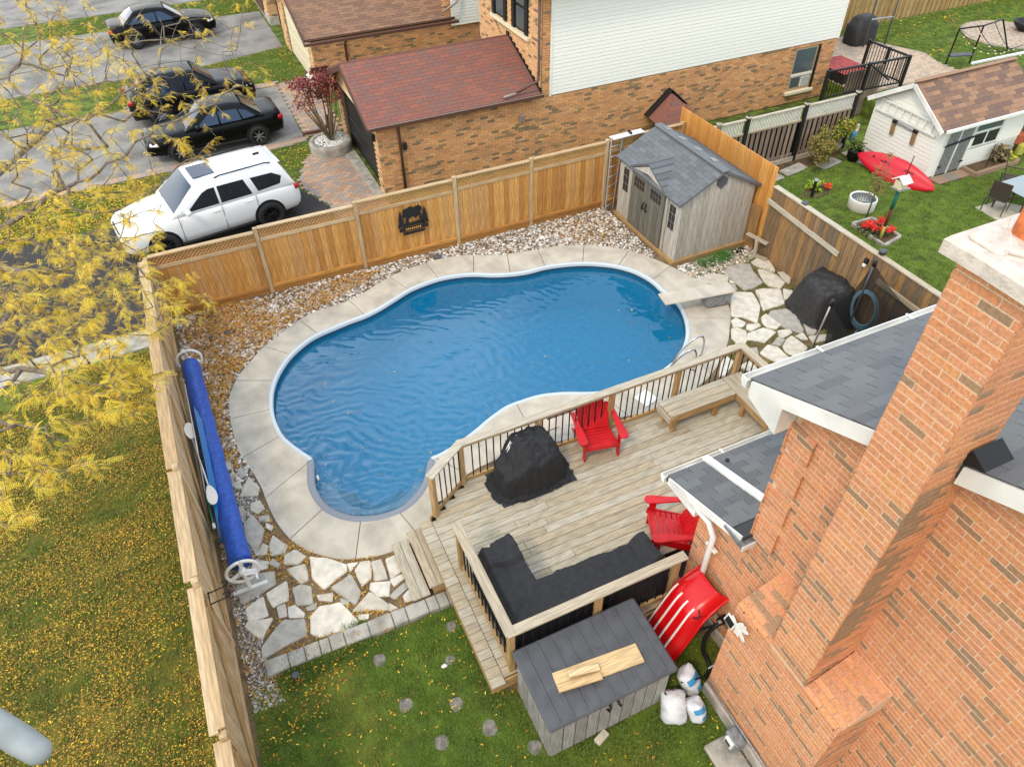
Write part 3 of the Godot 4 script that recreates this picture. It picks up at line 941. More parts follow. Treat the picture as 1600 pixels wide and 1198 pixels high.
	right_flags = [[Vector2(9.725, -10.985), Vector2(10.172, -11.006), Vector2(10.457, -10.781), Vector2(10.381, -10.616), Vector2(10.203, -10.528), Vector2(10.001, -10.577), Vector2(9.809, -10.769)], [Vector2(10.539, -10.998), Vector2(10.97, -11.024), Vector2(11.237, -10.919), Vector2(11.098, -10.597), Vector2(11.024, -10.179), Vector2(10.637, -10.097), Vector2(10.457, -10.112), Vector2(10.455, -10.356), Vector2(10.447, -10.811)], [Vector2(11.307, -10.965), Vector2(11.671, -11.083), Vector2(11.759, -10.878), Vector2(11.61, -10.451), Vector2(11.525, -10.389), Vector2(11.342, -10.737)], [Vector2(11.255, -10.649), Vector2(11.371, -10.567), Vector2(11.497, -10.275), Vector2(11.464, -9.94), Vector2(11.252, -9.823), Vector2(11.063, -9.987), Vector2(11.077, -10.203)], [Vector2(11.608, -10.348), Vector2(11.777, -10.292), Vector2(11.758, -10.072), Vector2(11.554, -9.872), Vector2(11.52, -9.987)], [Vector2(10.391, -10.586), Vector2(10.452, -10.457), Vector2(10.32, -10.472)], [Vector2(10.162, -10.474), Vector2(10.411, -10.403), Vector2(10.296, -10.19), Vector2(10.09, -10.17)], [Vector2(10.077, -10.152), Vector2(10.278, -10.126), Vector2(10.552, -9.97), Vector2(10.387, -9.487), Vector2(10.094, -9.18), Vector2(9.946, -9.033), Vector2(9.807, -9.319), Vector2(9.589, -9.469)], [Vector2(10.676, -10.005), Vector2(10.868, -9.985), Vector2(11.223, -9.788), Vector2(10.936, -9.313), Vector2(10.525, -9.33), Vector2(10.36, -9.319), Vector2(10.506, -9.615)], [Vector2(11.283, -9.783), Vector2(11.424, -9.642), Vector2(11.354, -9.391), Vector2(11.144, -9.166), Vector2(10.942, -9.264)], [Vector2(10.345, -9.147), Vector2(10.516, -9.243), Vector2(10.847, -9.151), Vector2(11.007, -8.916), Vector2(10.776, -8.631), Vector2(10.695, -8.414), Vector2(10.572, -8.326), Vector2(10.407, -8.595), Vector2(10.343, -8.884)], [Vector2(9.491, -9.34), Vector2(9.64, -9.378), Vector2(9.727, -9.139), Vector2(9.576, -9.061), Vector2(9.402, -9.145)], [Vector2(9.712, -9.081), Vector2(9.955, -9.007), Vector2(9.937, -8.908), Vector2(9.676, -8.864), Vector2(9.604, -8.962)], [Vector2(10.16, -9.148), Vector2(10.326, -9.201), Vector2(10.354, -8.749), Vector2(10.178, -8.685), Vector2(10.042, -8.814), Vector2(10.055, -8.98)], [Vector2(9.529, -8.829), Vector2(9.943, -8.841), Vector2(10.066, -8.696), Vector2(10.103, -8.594), Vector2(9.864, -8.522), Vector2(9.67, -8.431), Vector2(9.557, -8.547), Vector2(9.399, -8.664)], [Vector2(9.311, -9.104), Vector2(9.434, -9.108), Vector2(9.557, -8.921), Vector2(9.389, -8.669), Vector2(9.253, -8.571), Vector2(9.107, -8.682), Vector2(9.147, -8.868)], [Vector2(10.173, -8.624), Vector2(10.425, -8.544), Vector2(10.392, -8.434), Vector2(10.141, -8.388), Vector2(10.068, -8.444)], [Vector2(9.762, -8.326), Vector2(10.013, -8.45), Vector2(10.126, -8.334), Vector2(9.895, -8.201)], [Vector2(9.925, -8.166), Vector2(10.135, -8.309), Vector2(10.328, -8.36), Vector2(10.363, -7.915), Vector2(10.133, -7.788), Vector2(9.937, -7.765), Vector2(9.868, -7.994)], [Vector2(9.354, -8.203), Vector2(9.686, -8.342), Vector2(9.817, -8.178), Vector2(9.81, -7.788), Vector2(9.594, -7.738), Vector2(9.473, -7.834)], [Vector2(9.204, -8.434), Vector2(9.417, -8.371), Vector2(9.253, -8.095), Vector2(9.149, -8.145)], [Vector2(8.891, -8.665), Vector2(9.104, -8.603), Vector2(8.949, -8.477), Vector2(8.823, -8.538)], [Vector2(10.38, -8.314), Vector2(10.594, -8.315), Vector2(10.539, -8.114), Vector2(10.432, -8.165)], [Vector2(10.842, -8.6), Vector2(10.999, -8.567), Vector2(10.917, -8.264), Vector2(10.748, -8.178), Vector2(10.679, -8.274)], [Vector2(10.636, -8.19), Vector2(10.812, -8.147), Vector2(11.138, -8.032), Vector2(10.985, -7.899), Vector2(10.59, -7.967)], [Vector2(8.441, -8.293), Vector2(8.672, -8.413), Vector2(8.689, -8.212), Vector2(8.295, -7.95), Vector2(8.153, -7.981)], [Vector2(8.706, -8.051), Vector2(9, -8.101), Vector2(9.011, -7.829), Vector2(8.824, -7.806)], [Vector2(11.051, -8.894), Vector2(11.064, -8.711), Vector2(11.043, -8.546), Vector2(10.93, -8.666)], [Vector2(9.118, -7.891), Vector2(9.215, -7.731), Vector2(9.103, -7.525), Vector2(8.984, -7.655)]]
	right_flags += [[Vector2(4.377, -8.13), Vector2(4.691, -8.138), Vector2(4.961, -8.029), Vector2(4.939, -7.881), Vector2(4.714, -7.793), Vector2(4.386, -7.834)]]
	flagstones(patio, left_flags, 0.03)
	flagstones(patio, right_flags, 0.03)
	# edging blocks between the patio and the lawn
	var e0 := Vector2(-1.321, -5.714)
	var e1 := Vector2(1.581, -5.662)
	var dir := (e1 - e0).normalized()
	var steps := [0.0, 0.36, 0.62, 0.86, 1.02, 1.26, 1.66, 2.06, 2.3, 2.66, 2.84, 3.02, 3.2]
	for i in steps.size() - 1:
		var a: float = steps[i] / 3.2 * e0.distance_to(e1)
		var b: float = steps[i + 1] / 3.2 * e0.distance_to(e1)
		var c := e0 + dir * (a + b) / 2.0 + Vector2(-dir.y, dir.x) * -0.02
		part(patio, "edging_block", bb(Vector3(snappedf(b - a - 0.008, 0.004), 0.16, 0.24), 0.012), M.concrete_old, at(v3(c, 0.02 + rf(-0.004, 0.004)), Basis(Vector3.UP, -dir.angle())))
	# lawn in front of the deck, with stepping stones
	front_lawn = [Vector2(-1.6, -5.1), e0 + Vector2(-0.25, 0.2), e0 + Vector2(-0.1, 0.12), e1 + Vector2(0.1, 0.12), Vector2(1.62, -4.0), Vector2(3.9, -4.0), Vector2(4.7, -3.4), Vector2(4.7, 4), Vector2(-1.62, 4)]
	struct("lawn_front", prism(front_lawn, -0.01, 0.008), M.turf)
	for p in [Vector2(0.187, -5.216), Vector2(1.303, -5.255), Vector2(0.314, -4.455), Vector2(0.951, -4.164), Vector2(1.237, -3.684), Vector2(1.1, -4.786), Vector2(0.587, -3.773), Vector2(1.678, -3.208)]:
		var poly := []
		var r := rf(0.075, 0.12)
		for i in 9:
			poly.append(p + Vector2(cos(TAU * i / 9), sin(TAU * i / 9) * 1.1) * r * rf(0.82, 1.1))
		lawn_flags.append(poly)
		part(patio, "stepping_stone", prism(poly, -0.02, 0.02, 0.008), M.stepstone)

func gravel_beds() -> void:
	rng.seed = 31
	var hole := PackedVector2Array(rim)
	var stones := [rock(1), rock(2), rock(3, 0.5)]
	rng.seed = 32
	var xf := [[], [], []]
	var col := [[], [], []]
	var tones := [c8(222, 217, 208), c8(198, 190, 180), c8(172, 160, 146), c8(230, 226, 219), c8(160, 142, 122), c8(194, 168, 140), c8(140, 130, 122), c8(226, 222, 214)]
	var beds := [[-1.6, 9.45, -14.8, -9.4, 15500], [-1.6, 0.2, -9.4, -4.9, 7500], [9.6, 11.7, -11.6, -10.0, 1500]]
	var flags := left_flags + right_flags
	for b in beds:
		for k in b[4] * 2:
			var p := Vector2(rf(b[0], b[1]), rf(b[2], b[3]))
			if in_poly(p, hole): continue
			if b[1] > 9 and p.x > 7 and p.y > -12.2 and b[0] < 0: continue
			if b[2] > -10 and (p.x > -1.3 + 0.15 * absf(p.y + 6.0) or p.y > -5.2): continue
			if b[0] > 9 and p.y > -10.7 - 0.35 * absf(p.x - 10.4): continue
			if b[0] < 0 and p.y > -11.2 and p.x > 1.2: continue
			var skip := false
			for f in flags:
				if in_poly(p, f):
					skip = true
					break
			if skip: continue
			var s := rf(0.016, 0.036) * (1.0 if rng.randf() < 0.93 else 1.5) * (0.5 if b[2] > -10 else 1.0)
			var w := rng.randi() % 3
			var bas := Basis.from_euler(Vector3(rf(-0.3, 0.3), rf(0, TAU), rf(-0.3, 0.3))).scaled_local(Vector3(s * rf(0.9, 1.5), s, s))
			xf[w].append(Transform3D(bas, v3(p, s * 0.35 + rf(0, 0.012))))
			var t: Color = tones[rng.randi() % tones.size()]
			col[w].append(t.srgb_to_linear() * rf(0.75, 1.1) * (0.75 if b[2] > -10 else 1.0))
	for w in 3:
		scatter(null, "gravel", stones[w], M.tint, xf[w], col[w])
	var names := ["larger dark grey boulder lying among orange leaves in the left gravel bed", "small dark stone beside the dark boulder in the left gravel bed", "dark flat stone in the gravel strip between back fence and pool"]
	var spots := [Vector3(-0.564, 0.05, -13.716), Vector3(-0.946, 0.05, -13.684), Vector3(4.562, 0.05, -14.475)]
	for k in 3:
		tag(piece(null, "boulder", stones[k], M.lid_grey, at(spots[k], Basis(Vector3.UP, k * 1.3).scaled_local(Vector3(0.13, 0.1, 0.09) * (1.0 - 0.25 * (k % 2))))), names[k], "rock", "dark stones in the gravel")

func lattice(parent: Node3D, a: Vector3, b: Vector3, h: float, m: Material, t := 0.012, step := 0.085) -> void:
	var st := begin()
	var d := (b - a).normalized()
	var w := a.distance_to(b)
	var n := d.cross(Vector3.UP)
	for s in [-1, 1]:
		var x := -h
		while x < w:
			var x0 := x
			var x1 := x + h
			var c0 := maxf(x0, 0.0)
			var c1 := minf(x1, w)
			if c1 - c0 > 0.02:
				var f0 := (c0 - x0) / h
				var f1 := (c1 - x0) / h
				var p = a + d * c0 + Vector3.UP * h * (f0 if s > 0 else 1.0 - f0) + n * t * 0.5 * s
				var q = a + d * c1 + Vector3.UP * h * (f1 if s > 0 else 1.0 - f1) + n * t * 0.5 * s
				add_beam(st, p, q, t * 0.8, 0.03, Vector3.UP)
			x += step
	var o := piece(parent, "lattice", st.commit(), m)
	o.set_meta("kind", "stuff")

# posts given as [Vector2(x, z), top]; boards face side n
func panel_fence(f: Node3D, posts: Array, wkey: String, n: Vector3, lat: float, base := 0.0, rail_key := "rail", bw := 0.14) -> void:
	for k in posts.size():
		var p: Vector2 = posts[k][0]
		var h: float = posts[k][1]
		box(f, "post", Vector3(p.x, base + (h + 0.03) / 2.0, p.y), Vector3(0.09, h + 0.03, 0.09), wd(rail_key, "y"), 0.008)
		if k == 0: continue
		var q: Vector2 = posts[k - 1][0]
		var hh: float = (posts[k - 1][1] + h) / 2.0 - 0.02
		var d2 := (p - q).normalized()
		var d := Vector3(d2.x, 0, d2.y)
		var a := v3(q, base) + d * 0.05
		var b := v3(p, base) - d * 0.05
		var ax := "x" if absf(d.x) > 0.7 else "z"
		beam(f, "cap_rail", a + Vector3.UP * hh, b + Vector3.UP * hh, 0.11, 0.035, wd(rail_key, ax))
		if lat > 0.0:
			lattice(f, a + Vector3.UP * (hh - lat), b + Vector3.UP * (hh - lat), lat - 0.02, M[wkey + "_" + ax + "3"])
		beam(f, "rail", a + Vector3.UP * (hh - lat - 0.03), b + Vector3.UP * (hh - lat - 0.03), 0.06, 0.08, wd(rail_key, ax))
		beam(f, "rail", a + Vector3.UP * 0.19 + n * 0.03, b + Vector3.UP * 0.19 + n * 0.03, 0.045, 0.075, wd(rail_key if lat == 0.0 else wkey, ax))
		beam(f, "kickboard", a + Vector3.UP * 0.07, b + Vector3.UP * 0.07, 0.03, 0.14, M[wkey + "_" + ax + "2"])
		var w := a.distance_to(b)
		var cnt := int(round(w / bw))
		var bh := hh - lat - 0.12
		for i in cnt:
			var c := a + d * (i + 0.5) * w / cnt + n * rf(-0.003, 0.003)
			var s := Vector3(snappedf(w / cnt - 0.005, 0.002), snappedf(bh, 0.002), 0.018)
			piece(f, "board", bb(s, 0.003), wd(wkey, "y"), at(c + Vector3.UP * (0.13 + bh / 2.0), Basis(d, Vector3.UP, d.cross(Vector3.UP))))

func build_fences() -> void:
	rng.seed = 41
	var Z := -14.85
	var f := thing("wooden_fence", "honey brown cedar fence with lattice top behind the pool and gravel bed", "fence", Vector3(4, 0, Z))
	var posts := []
	for p in [[-1.68, 1.58], [0.6, 1.69], [2.84, 1.76], [5.26, 1.82], [7.28, 1.84], [9.42, 1.87], [11.7, 1.88]]:
		posts.append([Vector2(p[0], Z), p[1]])
	panel_fence(f, posts, "cedar", Vector3(0, 0, 1), 0.26)
	# left side fence, seen from above
	f = thing("wooden_fence", "pale topped wooden fence with lattice along the leaf covered side lawn", "fence", Vector3(-1.7, 0, -9))
	posts = []
	for p in [[-14.72, 1.6], [-12.5, 1.68], [-10.5, 1.84], [-8.4, 1.84], [-6.35, 1.76], [-4.3, 1.6], [-2.2, 1.5], [-0.1, 1.45]]:
		posts.append([Vector2(-1.7, p[0]), p[1]])
	panel_fence(f, posts, "rail", Vector3(1, 0, 0), 0.26)
	for k in posts.size() - 1:
		var za: float = posts[k][0].y
		var zb: float = posts[k + 1][0].y
		beam(f, "brace", Vector3(-1.655, posts[k][1] - 0.32, za + 0.1), Vector3(-1.655, 0.25, zb - 0.1), 0.035, 0.06, M.treated_z1)
		box(f, "top_board", Vector3(-1.78, (posts[k][1] + posts[k + 1][1]) / 2.0 - 0.03, (za + zb) / 2.0), Vector3(0.1, 0.03, absf(zb - za) - 0.03), wd("rail", "z"), 0.004)
	# iron hook bracket on the left fence
	var hk := thing("iron_hook", "black wrought iron double hook fixed on the left fence post", "hook", Vector3(-1.64, 1.3, -6.2))
	for dz in [-0.1, 0.08]:
		tube(hk, "hook_arm", [Vector3(-1.65, 1.4, -6.25 + dz), Vector3(-1.45, 1.42, -6.25 + dz), Vector3(-1.36, 1.46, -6.25 + dz), Vector3(-1.36, 1.53, -6.25 + dz), Vector3(-1.41, 1.55, -6.25 + dz), Vector3(-1.44, 1.51, -6.25 + dz)], 0.009, M.black_metal, 6)
	tube(hk, "crossbar", [Vector3(-1.64, 1.36, -6.4), Vector3(-1.64, 1.36, -6.1)], 0.009, M.black_metal, 6)
	# right fence: weathered boards, pale cap, and the tall new panels behind the shed
	f = thing("wooden_fence", "weathered dark brown board fence with pale cap on the right of the patio", "fence", Vector3(11.75, 0, -8))
	for k in 5:
		var za := -11.25 + k * 2.2
		var zb := za + 2.2
		box(f, "post", Vector3(11.8, 0.88, za), Vector3(0.09, 1.76, 0.09), wd("oldwood", "y"), 0.006)
		beam(f, "cap_rail", Vector3(11.77, 1.79, za), Vector3(11.77, 1.79, zb), 0.13, 0.035, wd("greywood", "z"))
		var i := 0
		while za + 0.07 + i * 0.14 < zb:
			box(f, "board", Vector3(11.74 + rf(-0.004, 0.004), 0.88, za + 0.07 + i * 0.14), Vector3(0.02, 1.76, 0.134), wd("oldwood", "y"), 0.003)
			i += 1
	for zz in [[-11.3, -9.15], [-8.6, -6.5], [-7.0, -6.4]]:
		pass
	beam(f, "rail", Vector3(11.70, 1.42, -11.3), Vector3(11.70, 1.3, -8.98), 0.05, 0.11, M.greywood_z1)
	beam(f, "rail", Vector3(11.70, 1.32, -7.9), Vector3(11.70, 1.25, -5.6), 0.05, 0.11, M.greywood_z2)
	f = thing("wooden_fence", "tall bright new cedar privacy panels right behind the grey garden shed", "fence", Vector3(11.75, 0, -13))
	var z := -15.1
	while z < -11.35:
		box(f, "board", Vector3(11.79 + rf(-0.006, 0.006), 1.1, z + 0.07), Vector3(0.022, 2.2 + rf(-0.015, 0.015), 0.136), wd("cedarnew", "y"), 0.003)
		z += 0.14
	for y in [0.3, 1.2, 1.95]:
		beam(f, "rail", Vector3(11.84, y, -15.1), Vector3(11.84, y, -11.4), 0.05, 0.08, M.cedarnew_z1)
	# solar caps on the right fence
	for p in [Vector3(11.8, 1.765, -10.309), Vector3(11.8, 1.829, -8.085)]:
		var s := thing("post_light", "small dark solar cap light %s" % ("on the right fence just below the tall cedar panels" if p.z < -9.0 else "on the right fence above the hanging blue hose"), "post light", p, 0, "solar caps on fence posts")
		part(s, "cap", bb(Vector3(0.14, 0.05, 0.14), 0.015), M.lid_grey, at(Vector3(0, 0.06, 0)))
		part(s, "base", bb(Vector3(0.1, 0.06, 0.1), 0.006), M.black, at(Vector3(0, 0.01, 0)))
	var sp := thing("flood_light", "black and white security light fixed under the cap of the right fence", "light", Vector3(11.7, 1.552, -8.292))
	part(sp, "body", bb(Vector3(0.07, 0.12, 0.09), 0.012), M.black)
	part(sp, "lens", bb(Vector3(0.05, 0.07, 0.08), 0.01), M.white_plastic, at(Vector3(-0.03, -0.08, 0.01)))
	# metal silhouette sign on the back fence: trees over a plank
	var sg := thing("metal_sign", "black metal silhouette sign with trees and a word plank on the back fence", "sign", Vector3(4.138, 0.982, -14.81))
	var so := Vector3(0, 0, 0.02)
	part(sg, "plank", plate([Vector2(-0.36, -0.22), Vector2(0.36, -0.22), Vector2(0.36, -0.12), Vector2(-0.36, -0.12)], so, Vector3.RIGHT, Vector3.UP, 0.006), M.black)
	part(sg, "lower_plank", plate([Vector2(-0.26, -0.32), Vector2(0.26, -0.32), Vector2(0.28, -0.25), Vector2(-0.28, -0.25)], so, Vector3.RIGHT, Vector3.UP, 0.006), M.black)
	for t in [[-0.30, 0.34, 0.09], [-0.14, 0.2, 0.06], [0.30, 0.34, 0.09], [0.2, 0.22, 0.06]]:
		var w: float = t[2]
		var h: float = t[1]
		part(sg, "tree_shape", plate([Vector2(-w, -0.1), Vector2(w, -0.1), Vector2(w * 0.5, h * 0.25), Vector2(w * 0.75, h * 0.25), Vector2(w * 0.3, h * 0.6), Vector2(w * 0.45, h * 0.6), Vector2(0, h), Vector2(-w * 0.45, h * 0.6), Vector2(-w * 0.3, h * 0.6), Vector2(-w * 0.75, h * 0.25), Vector2(-w * 0.5, h * 0.25)], so + Vector3(t[0], 0, 0), Vector3.RIGHT, Vector3.UP, 0.006), M.black)
	for t in [[-0.1, 0.24, 0.15], [0.08, 0.2, 0.11], [0.14, 0.3, 0.1], [-0.02, 0.32, 0.08]]:
		var poly := []
		for i in 14:
			poly.append(Vector2(cos(TAU * i / 14), sin(TAU * i / 14)) * t[2] * (1.0 + 0.18 * sin(i * 2.6)))
		part(sg, "crown_shape", plate(poly, so + Vector3(t[0], t[1], -0.001 * t[2]), Vector3.RIGHT, Vector3.UP, 0.006), M.black)
	part(sg, "ground_line", plate([Vector2(-0.34, -0.1), Vector2(0.34, -0.1), Vector2(0.3, -0.03), Vector2(0.1, 0.0), Vector2(-0.1, -0.02), Vector2(-0.3, -0.02)], so + Vector3(0, 0, -0.004), Vector3.RIGHT, Vector3.UP, 0.006), M.black)
	for i in 8:
		part(sg, "letter", plate([Vector2(0, 0), Vector2(0.03, 0), Vector2(0.03, 0.05), Vector2(0, 0.05)], so + Vector3(-0.2 + i * 0.05, -0.195, 0.005), Vector3.RIGHT, Vector3.UP, 0.003), M.cedar_x1)

func railing(r: Node3D, a: Vector3, b: Vector3, posts: Array, top := 1.0, lift := 0.0) -> void:
	# a and b are deck level points; posts are fractions along the run
	var d := (b - a).normalized()
	var ax := "x" if absf(d.x) > 0.7 else "z"
	beam(r, "top_rail", a - d * 0.05 + Vector3.UP * (top + lift), b + d * 0.05 + Vector3.UP * (top + lift), 0.14, 0.036, wd("greywood", ax))
	beam(r, "under_rail", a + Vector3.UP * (top - 0.065 + lift), b + Vector3.UP * (top - 0.065 + lift), 0.04, 0.085, wd("treated", ax))
	beam(r, "bottom_rail", a + Vector3.UP * (0.09 + lift), b + Vector3.UP * (0.09 + lift), 0.04, 0.085, wd("treated", ax))
	var w := a.distance_to(b)
	for p in posts:
		box(r, "post", a + d * w * p + Vector3.UP * (top - 0.02) / 2.0, Vector3(0.09, top - 0.02, 0.09), wd("treated", "y"), 0.008, Basis(d, Vector3.UP, d.cross(Vector3.UP)))
	var cnt := int(w / 0.125)
	for i in cnt:
		var s := (i + 0.5) / cnt
		var clash := false
		for p in posts:
			if absf(s - p) * w < 0.075: clash = true
		if clash: continue
		box(r, "baluster", a + d * w * s + Vector3.UP * (0.13 + (top - 0.24) / 2.0), Vector3(0.019, top - 0.23, 0.019), M.black_metal, 0.003)

const D := 0.45
func build_deck() -> void:
	rng.seed = 51
	var dk := thing("wooden_deck", "weathered grey board deck between the pool and the brick house", "deck", Vector3(4.8, 0, -5.7))
	# boards along x; the corner by the pool is cut off
	var z := -7.4
	while z < -4.06:
		var x0 := 1.62
		if z < -6.95: x0 = 1.66 + (-6.95 - z) * 1.55
		var x1 := 8.0
		if z > -4.75: x1 = 4.62
		var cuts := [x0]
		var x := x0 + rf(0.9, 2.6)
		while x < x1 - 0.6:
			cuts.append(x)
			x += rf(1.8, 3.2)
		cuts.append(x1)
		for i in cuts.size() - 1:
			var l: float = cuts[i + 1] - cuts[i] - 0.005
			piece(dk, "deck_board", bb(Vector3(snappedf(l, 0.005), 0.03, 0.134), 0.004), wd("deck", "x"), at(Vector3((cuts[i] + cuts[i + 1]) / 2.0, D - 0.015 + rf(-0.0015, 0.0015), z + 0.07)))
		z += 0.14
	# short boards of the left border, fascia and joists
	z = -6.9
	while z < -4.06:
		piece(dk, "border_board", bb(Vector3(0.20, 0.03, 0.134), 0.004), wd("deck", "x"), at(Vector3(1.515, D - 0.02 + rf(-0.002, 0.002), z + 0.07)))
		z += 0.14
	beam(dk, "fascia", Vector3(1.44, D - 0.14, -6.9), Vector3(1.44, D - 0.14, -4.0), 0.035, 0.22, M.treated_z0)
	beam(dk, "fascia", Vector3(1.44, D - 0.14, -4.02), Vector3(4.6, D - 0.14, -4.02), 0.035, 0.22, M.treated_x1)
	beam(dk, "fascia", Vector3(2.38, D - 0.14, -7.41), Vector3(8.0, D - 0.14, -7.41), 0.035, 0.22, M.treated_x2)
	beam(dk, "fascia", Vector3(1.64, D - 0.14, -6.96), Vector3(2.38, D - 0.14, -7.41), 0.035, 0.22, M.treated_x0)
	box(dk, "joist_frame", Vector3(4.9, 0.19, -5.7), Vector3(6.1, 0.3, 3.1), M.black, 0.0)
	# two steps on the pool side corner
	for s in [[1.34, 0.29, 0], [1.06, 0.13, 1]]:
		for i in 2:
			piece(dk, "step_board", bb(Vector3(0.134, 0.034, 1.1), 0.005), wd("deck", "z"), at(Vector3(s[0] - 0.07 + i * 0.14, s[1], -6.37)))
		box(dk, "step_riser", Vector3(s[0] + 0.02, s[1] / 2.0 - 0.01, -6.37), Vector3(0.2, s[1] - 0.02, 1.04), M.treated_z2, 0.004)
	# railing: back, corner, left, near and right runs
	var rl := thing("deck_railing", "grey wood railing with thin black balusters on the pool side of the deck", "railing", Vector3(5, D, -7.36))
	railing(rl, Vector3(1.73, D, -6.92), Vector3(2.37, D, -7.34), [0.0], 1.0, 0.004)
	railing(rl, Vector3(2.37, D, -7.34), Vector3(7.86, D, -7.34), [0.0, 0.253, 0.51, 0.757, 1.0])
	railing(rl, Vector3(7.86, D, -7.3), Vector3(7.92, D, -5.4), [0.55], 1.0, 0.004)
	rl = thing("deck_railing", "grey wood railing with black balusters round the covered sofa corner", "railing", Vector3(3, D, -4.1))
	railing(rl, Vector3(1.75, D, -5.9), Vector3(1.75, D, -4.11), [0.03], 1.0, 0.004)
	railing(rl, Vector3(1.75, D, -4.11), Vector3(4.36, D, -4.11), [0.005, 0.5, 0.97])
	# sign hung on the back railing
	var sp := Vector3(4.244, 1.305, -7.38)
	var sg := thing("rail_sign", "weathered grey plaque lying along the pool side rail behind the red chair", "sign", sp)
	part(sg, "board", bb(Vector3(0.6, 0.13, 0.02), 0.004), M.galv)
	for i in 9:
		part(sg, "letter", bb(Vector3(0.03, 0.05 if i % 3 else 0.035, 0.004), 0.0), M.grey_plastic, at(Vector3(-0.24 + i * 0.06, 0, 0.012)))
	# bench in the far corner
	var bn := thing("corner_bench", "weathered L shaped plank bench in the far corner of the deck", "bench", Vector3(7.2, D, -6.8))
	var by := D + 0.42
	for i in 3:
		beam(bn, "seat_board", Vector3(6.08, by, -7.16 + i * 0.145), Vector3(7.46, by, -7.16 + i * 0.145), 0.138, 0.036, wd("greywood", "x"))
	for i in 3:
		beam(bn, "seat_board", Vector3(7.54 + i * 0.145, by, -7.24), Vector3(7.54 + i * 0.145, by, -5.92), 0.138, 0.036, wd("greywood", "z"))
	beam(bn, "apron", Vector3(6.1, by - 0.09, -6.82), Vector3(7.46, by - 0.09, -6.82), 0.036, 0.13, M.treated_x0)
	beam(bn, "apron", Vector3(7.5, by - 0.09, -6.82), Vector3(7.5, by - 0.09, -5.95), 0.036, 0.13, M.treated_z1)
	beam(bn, "end_board", Vector3(6.07, by - 0.09, -7.2), Vector3(6.07, by - 0.09, -6.8), 0.036, 0.13, M.greywood_z0)
	beam(bn, "end_board", Vector3(7.48, by - 0.09, -5.92), Vector3(7.9, by - 0.09, -5.92), 0.036, 0.13, M.greywood_x0)
	for p in [Vector2(6.2, -6.86), Vector2(7.1, -6.86), Vector2(7.54, -6.62), Vector2(7.56, -6.02), Vector2(7.85, -6.02), Vector2(6.2, -7.15), Vector2(7.5, -7.2)]:
		box(bn, "leg", Vector3(p.x, D + 0.19, p.y), Vector3(0.085, 0.38, 0.085), wd("treated", "y"), 0.006)
	box(bn, "leg", Vector3(6.14, D + 0.3, -6.8), Vector3(0.14, 0.2, 0.05), M.treated_y1, 0.01)

# a red slatted garden armchair facing +z
func adirondack(label: String, p: Vector3, turn: float) -> void:
	var c := thing("adirondack_chair", label, "garden chair", p, turn, "red garden chairs on the deck")
	var m: Material = M.red_plastic
	# seat slats slope down to the back
	for i in 6:
		var t := i / 5.0
		part(c, "seat_slat", bb(Vector3(0.54, 0.022, 0.078), 0.006), m, at(Vector3(0, 0.37 - 0.12 * (1.0 - t), -0.16 + 0.44 * t), Basis(Vector3.RIGHT, -0.27)))
	part(c, "front_slat", bb(Vector3(0.56, 0.1, 0.024), 0.008), m, at(Vector3(0, 0.33, 0.33)))
	# back: five slats with rounded heads in a fan
	for i in 7:
		var k := i - 3
		var top: float = 0.62 - 0.018 * k * k
		var poly := [Vector2(-0.034, 0), Vector2(0.034, 0), Vector2(0.043, top - 0.04), Vector2(0.034, top - 0.012), Vector2(0.015, top), Vector2(-0.015, top), Vector2(-0.034, top - 0.012), Vector2(-0.043, top - 0.04)]
		var lean := Basis(Vector3.RIGHT, -0.52) * Basis(Vector3(0, 0, 1), -0.026 * k)
		var mesh := plate(poly, Vector3.ZERO, Vector3.RIGHT, Vector3.UP, 0.022)
		part(c, "back_slat", mesh, m, at(Vector3(k * 0.074, 0.26, -0.19 + 0.002 * absf(k)), lean))
	part(c, "back_rail", bb(Vector3(0.6, 0.05, 0.025), 0.006), m, at(Vector3(0, 0.53, -0.375), Basis(Vector3.RIGHT, -0.52)))
	part(c, "back_rail", bb(Vector3(0.5, 0.05, 0.025), 0.006), m, at(Vector3(0, 0.28, -0.25), Basis(Vector3.RIGHT, -0.52)))
	for s in [-1, 1]:
		var arm := [Vector2(0.07, 0.36), Vector2(0.045, 0.41), Vector2(-0.03, 0.42), Vector2(-0.085, 0.38), Vector2(-0.09, 0.28), Vector2(-0.065, 0.1), Vector2(-0.05, -0.1), Vector2(-0.045, -0.36), Vector2(0.03, -0.36), Vector2(0.04, -0.1), Vector2(0.055, 0.1)]
		var pl := []
		for q in arm: pl.append(Vector2(q.x * -s, q.y))
		part(c, "armrest", prism(pl, 0, 0.026, 0.007), m, at(Vector3(s * 0.345, 0.53, -0.02)))
		part(c, "leg", bb(Vector3(0.026, 0.53, 0.11), 0.006), m, at(Vector3(s * 0.30, 0.265, 0.27)))
		part(c, "arm_bracket", bb(Vector3(0.024, 0.14, 0.07), 0.008), m, at(Vector3(s * 0.33, 0.46, 0.25)))
		var side := [Vector2(0.34, 0.42), Vector2(0.36, 0.30), Vector2(-0.02, 0.13), Vector2(-0.42, 0.0), Vector2(-0.5, 0.0), Vector2(-0.46, 0.06), Vector2(-0.2, 0.24)]
		part(c, "leg", plate(side, Vector3(s * 0.272 - 0.012, 0, 0), Vector3(0, 0, 1), Vector3.UP, 0.024), m)

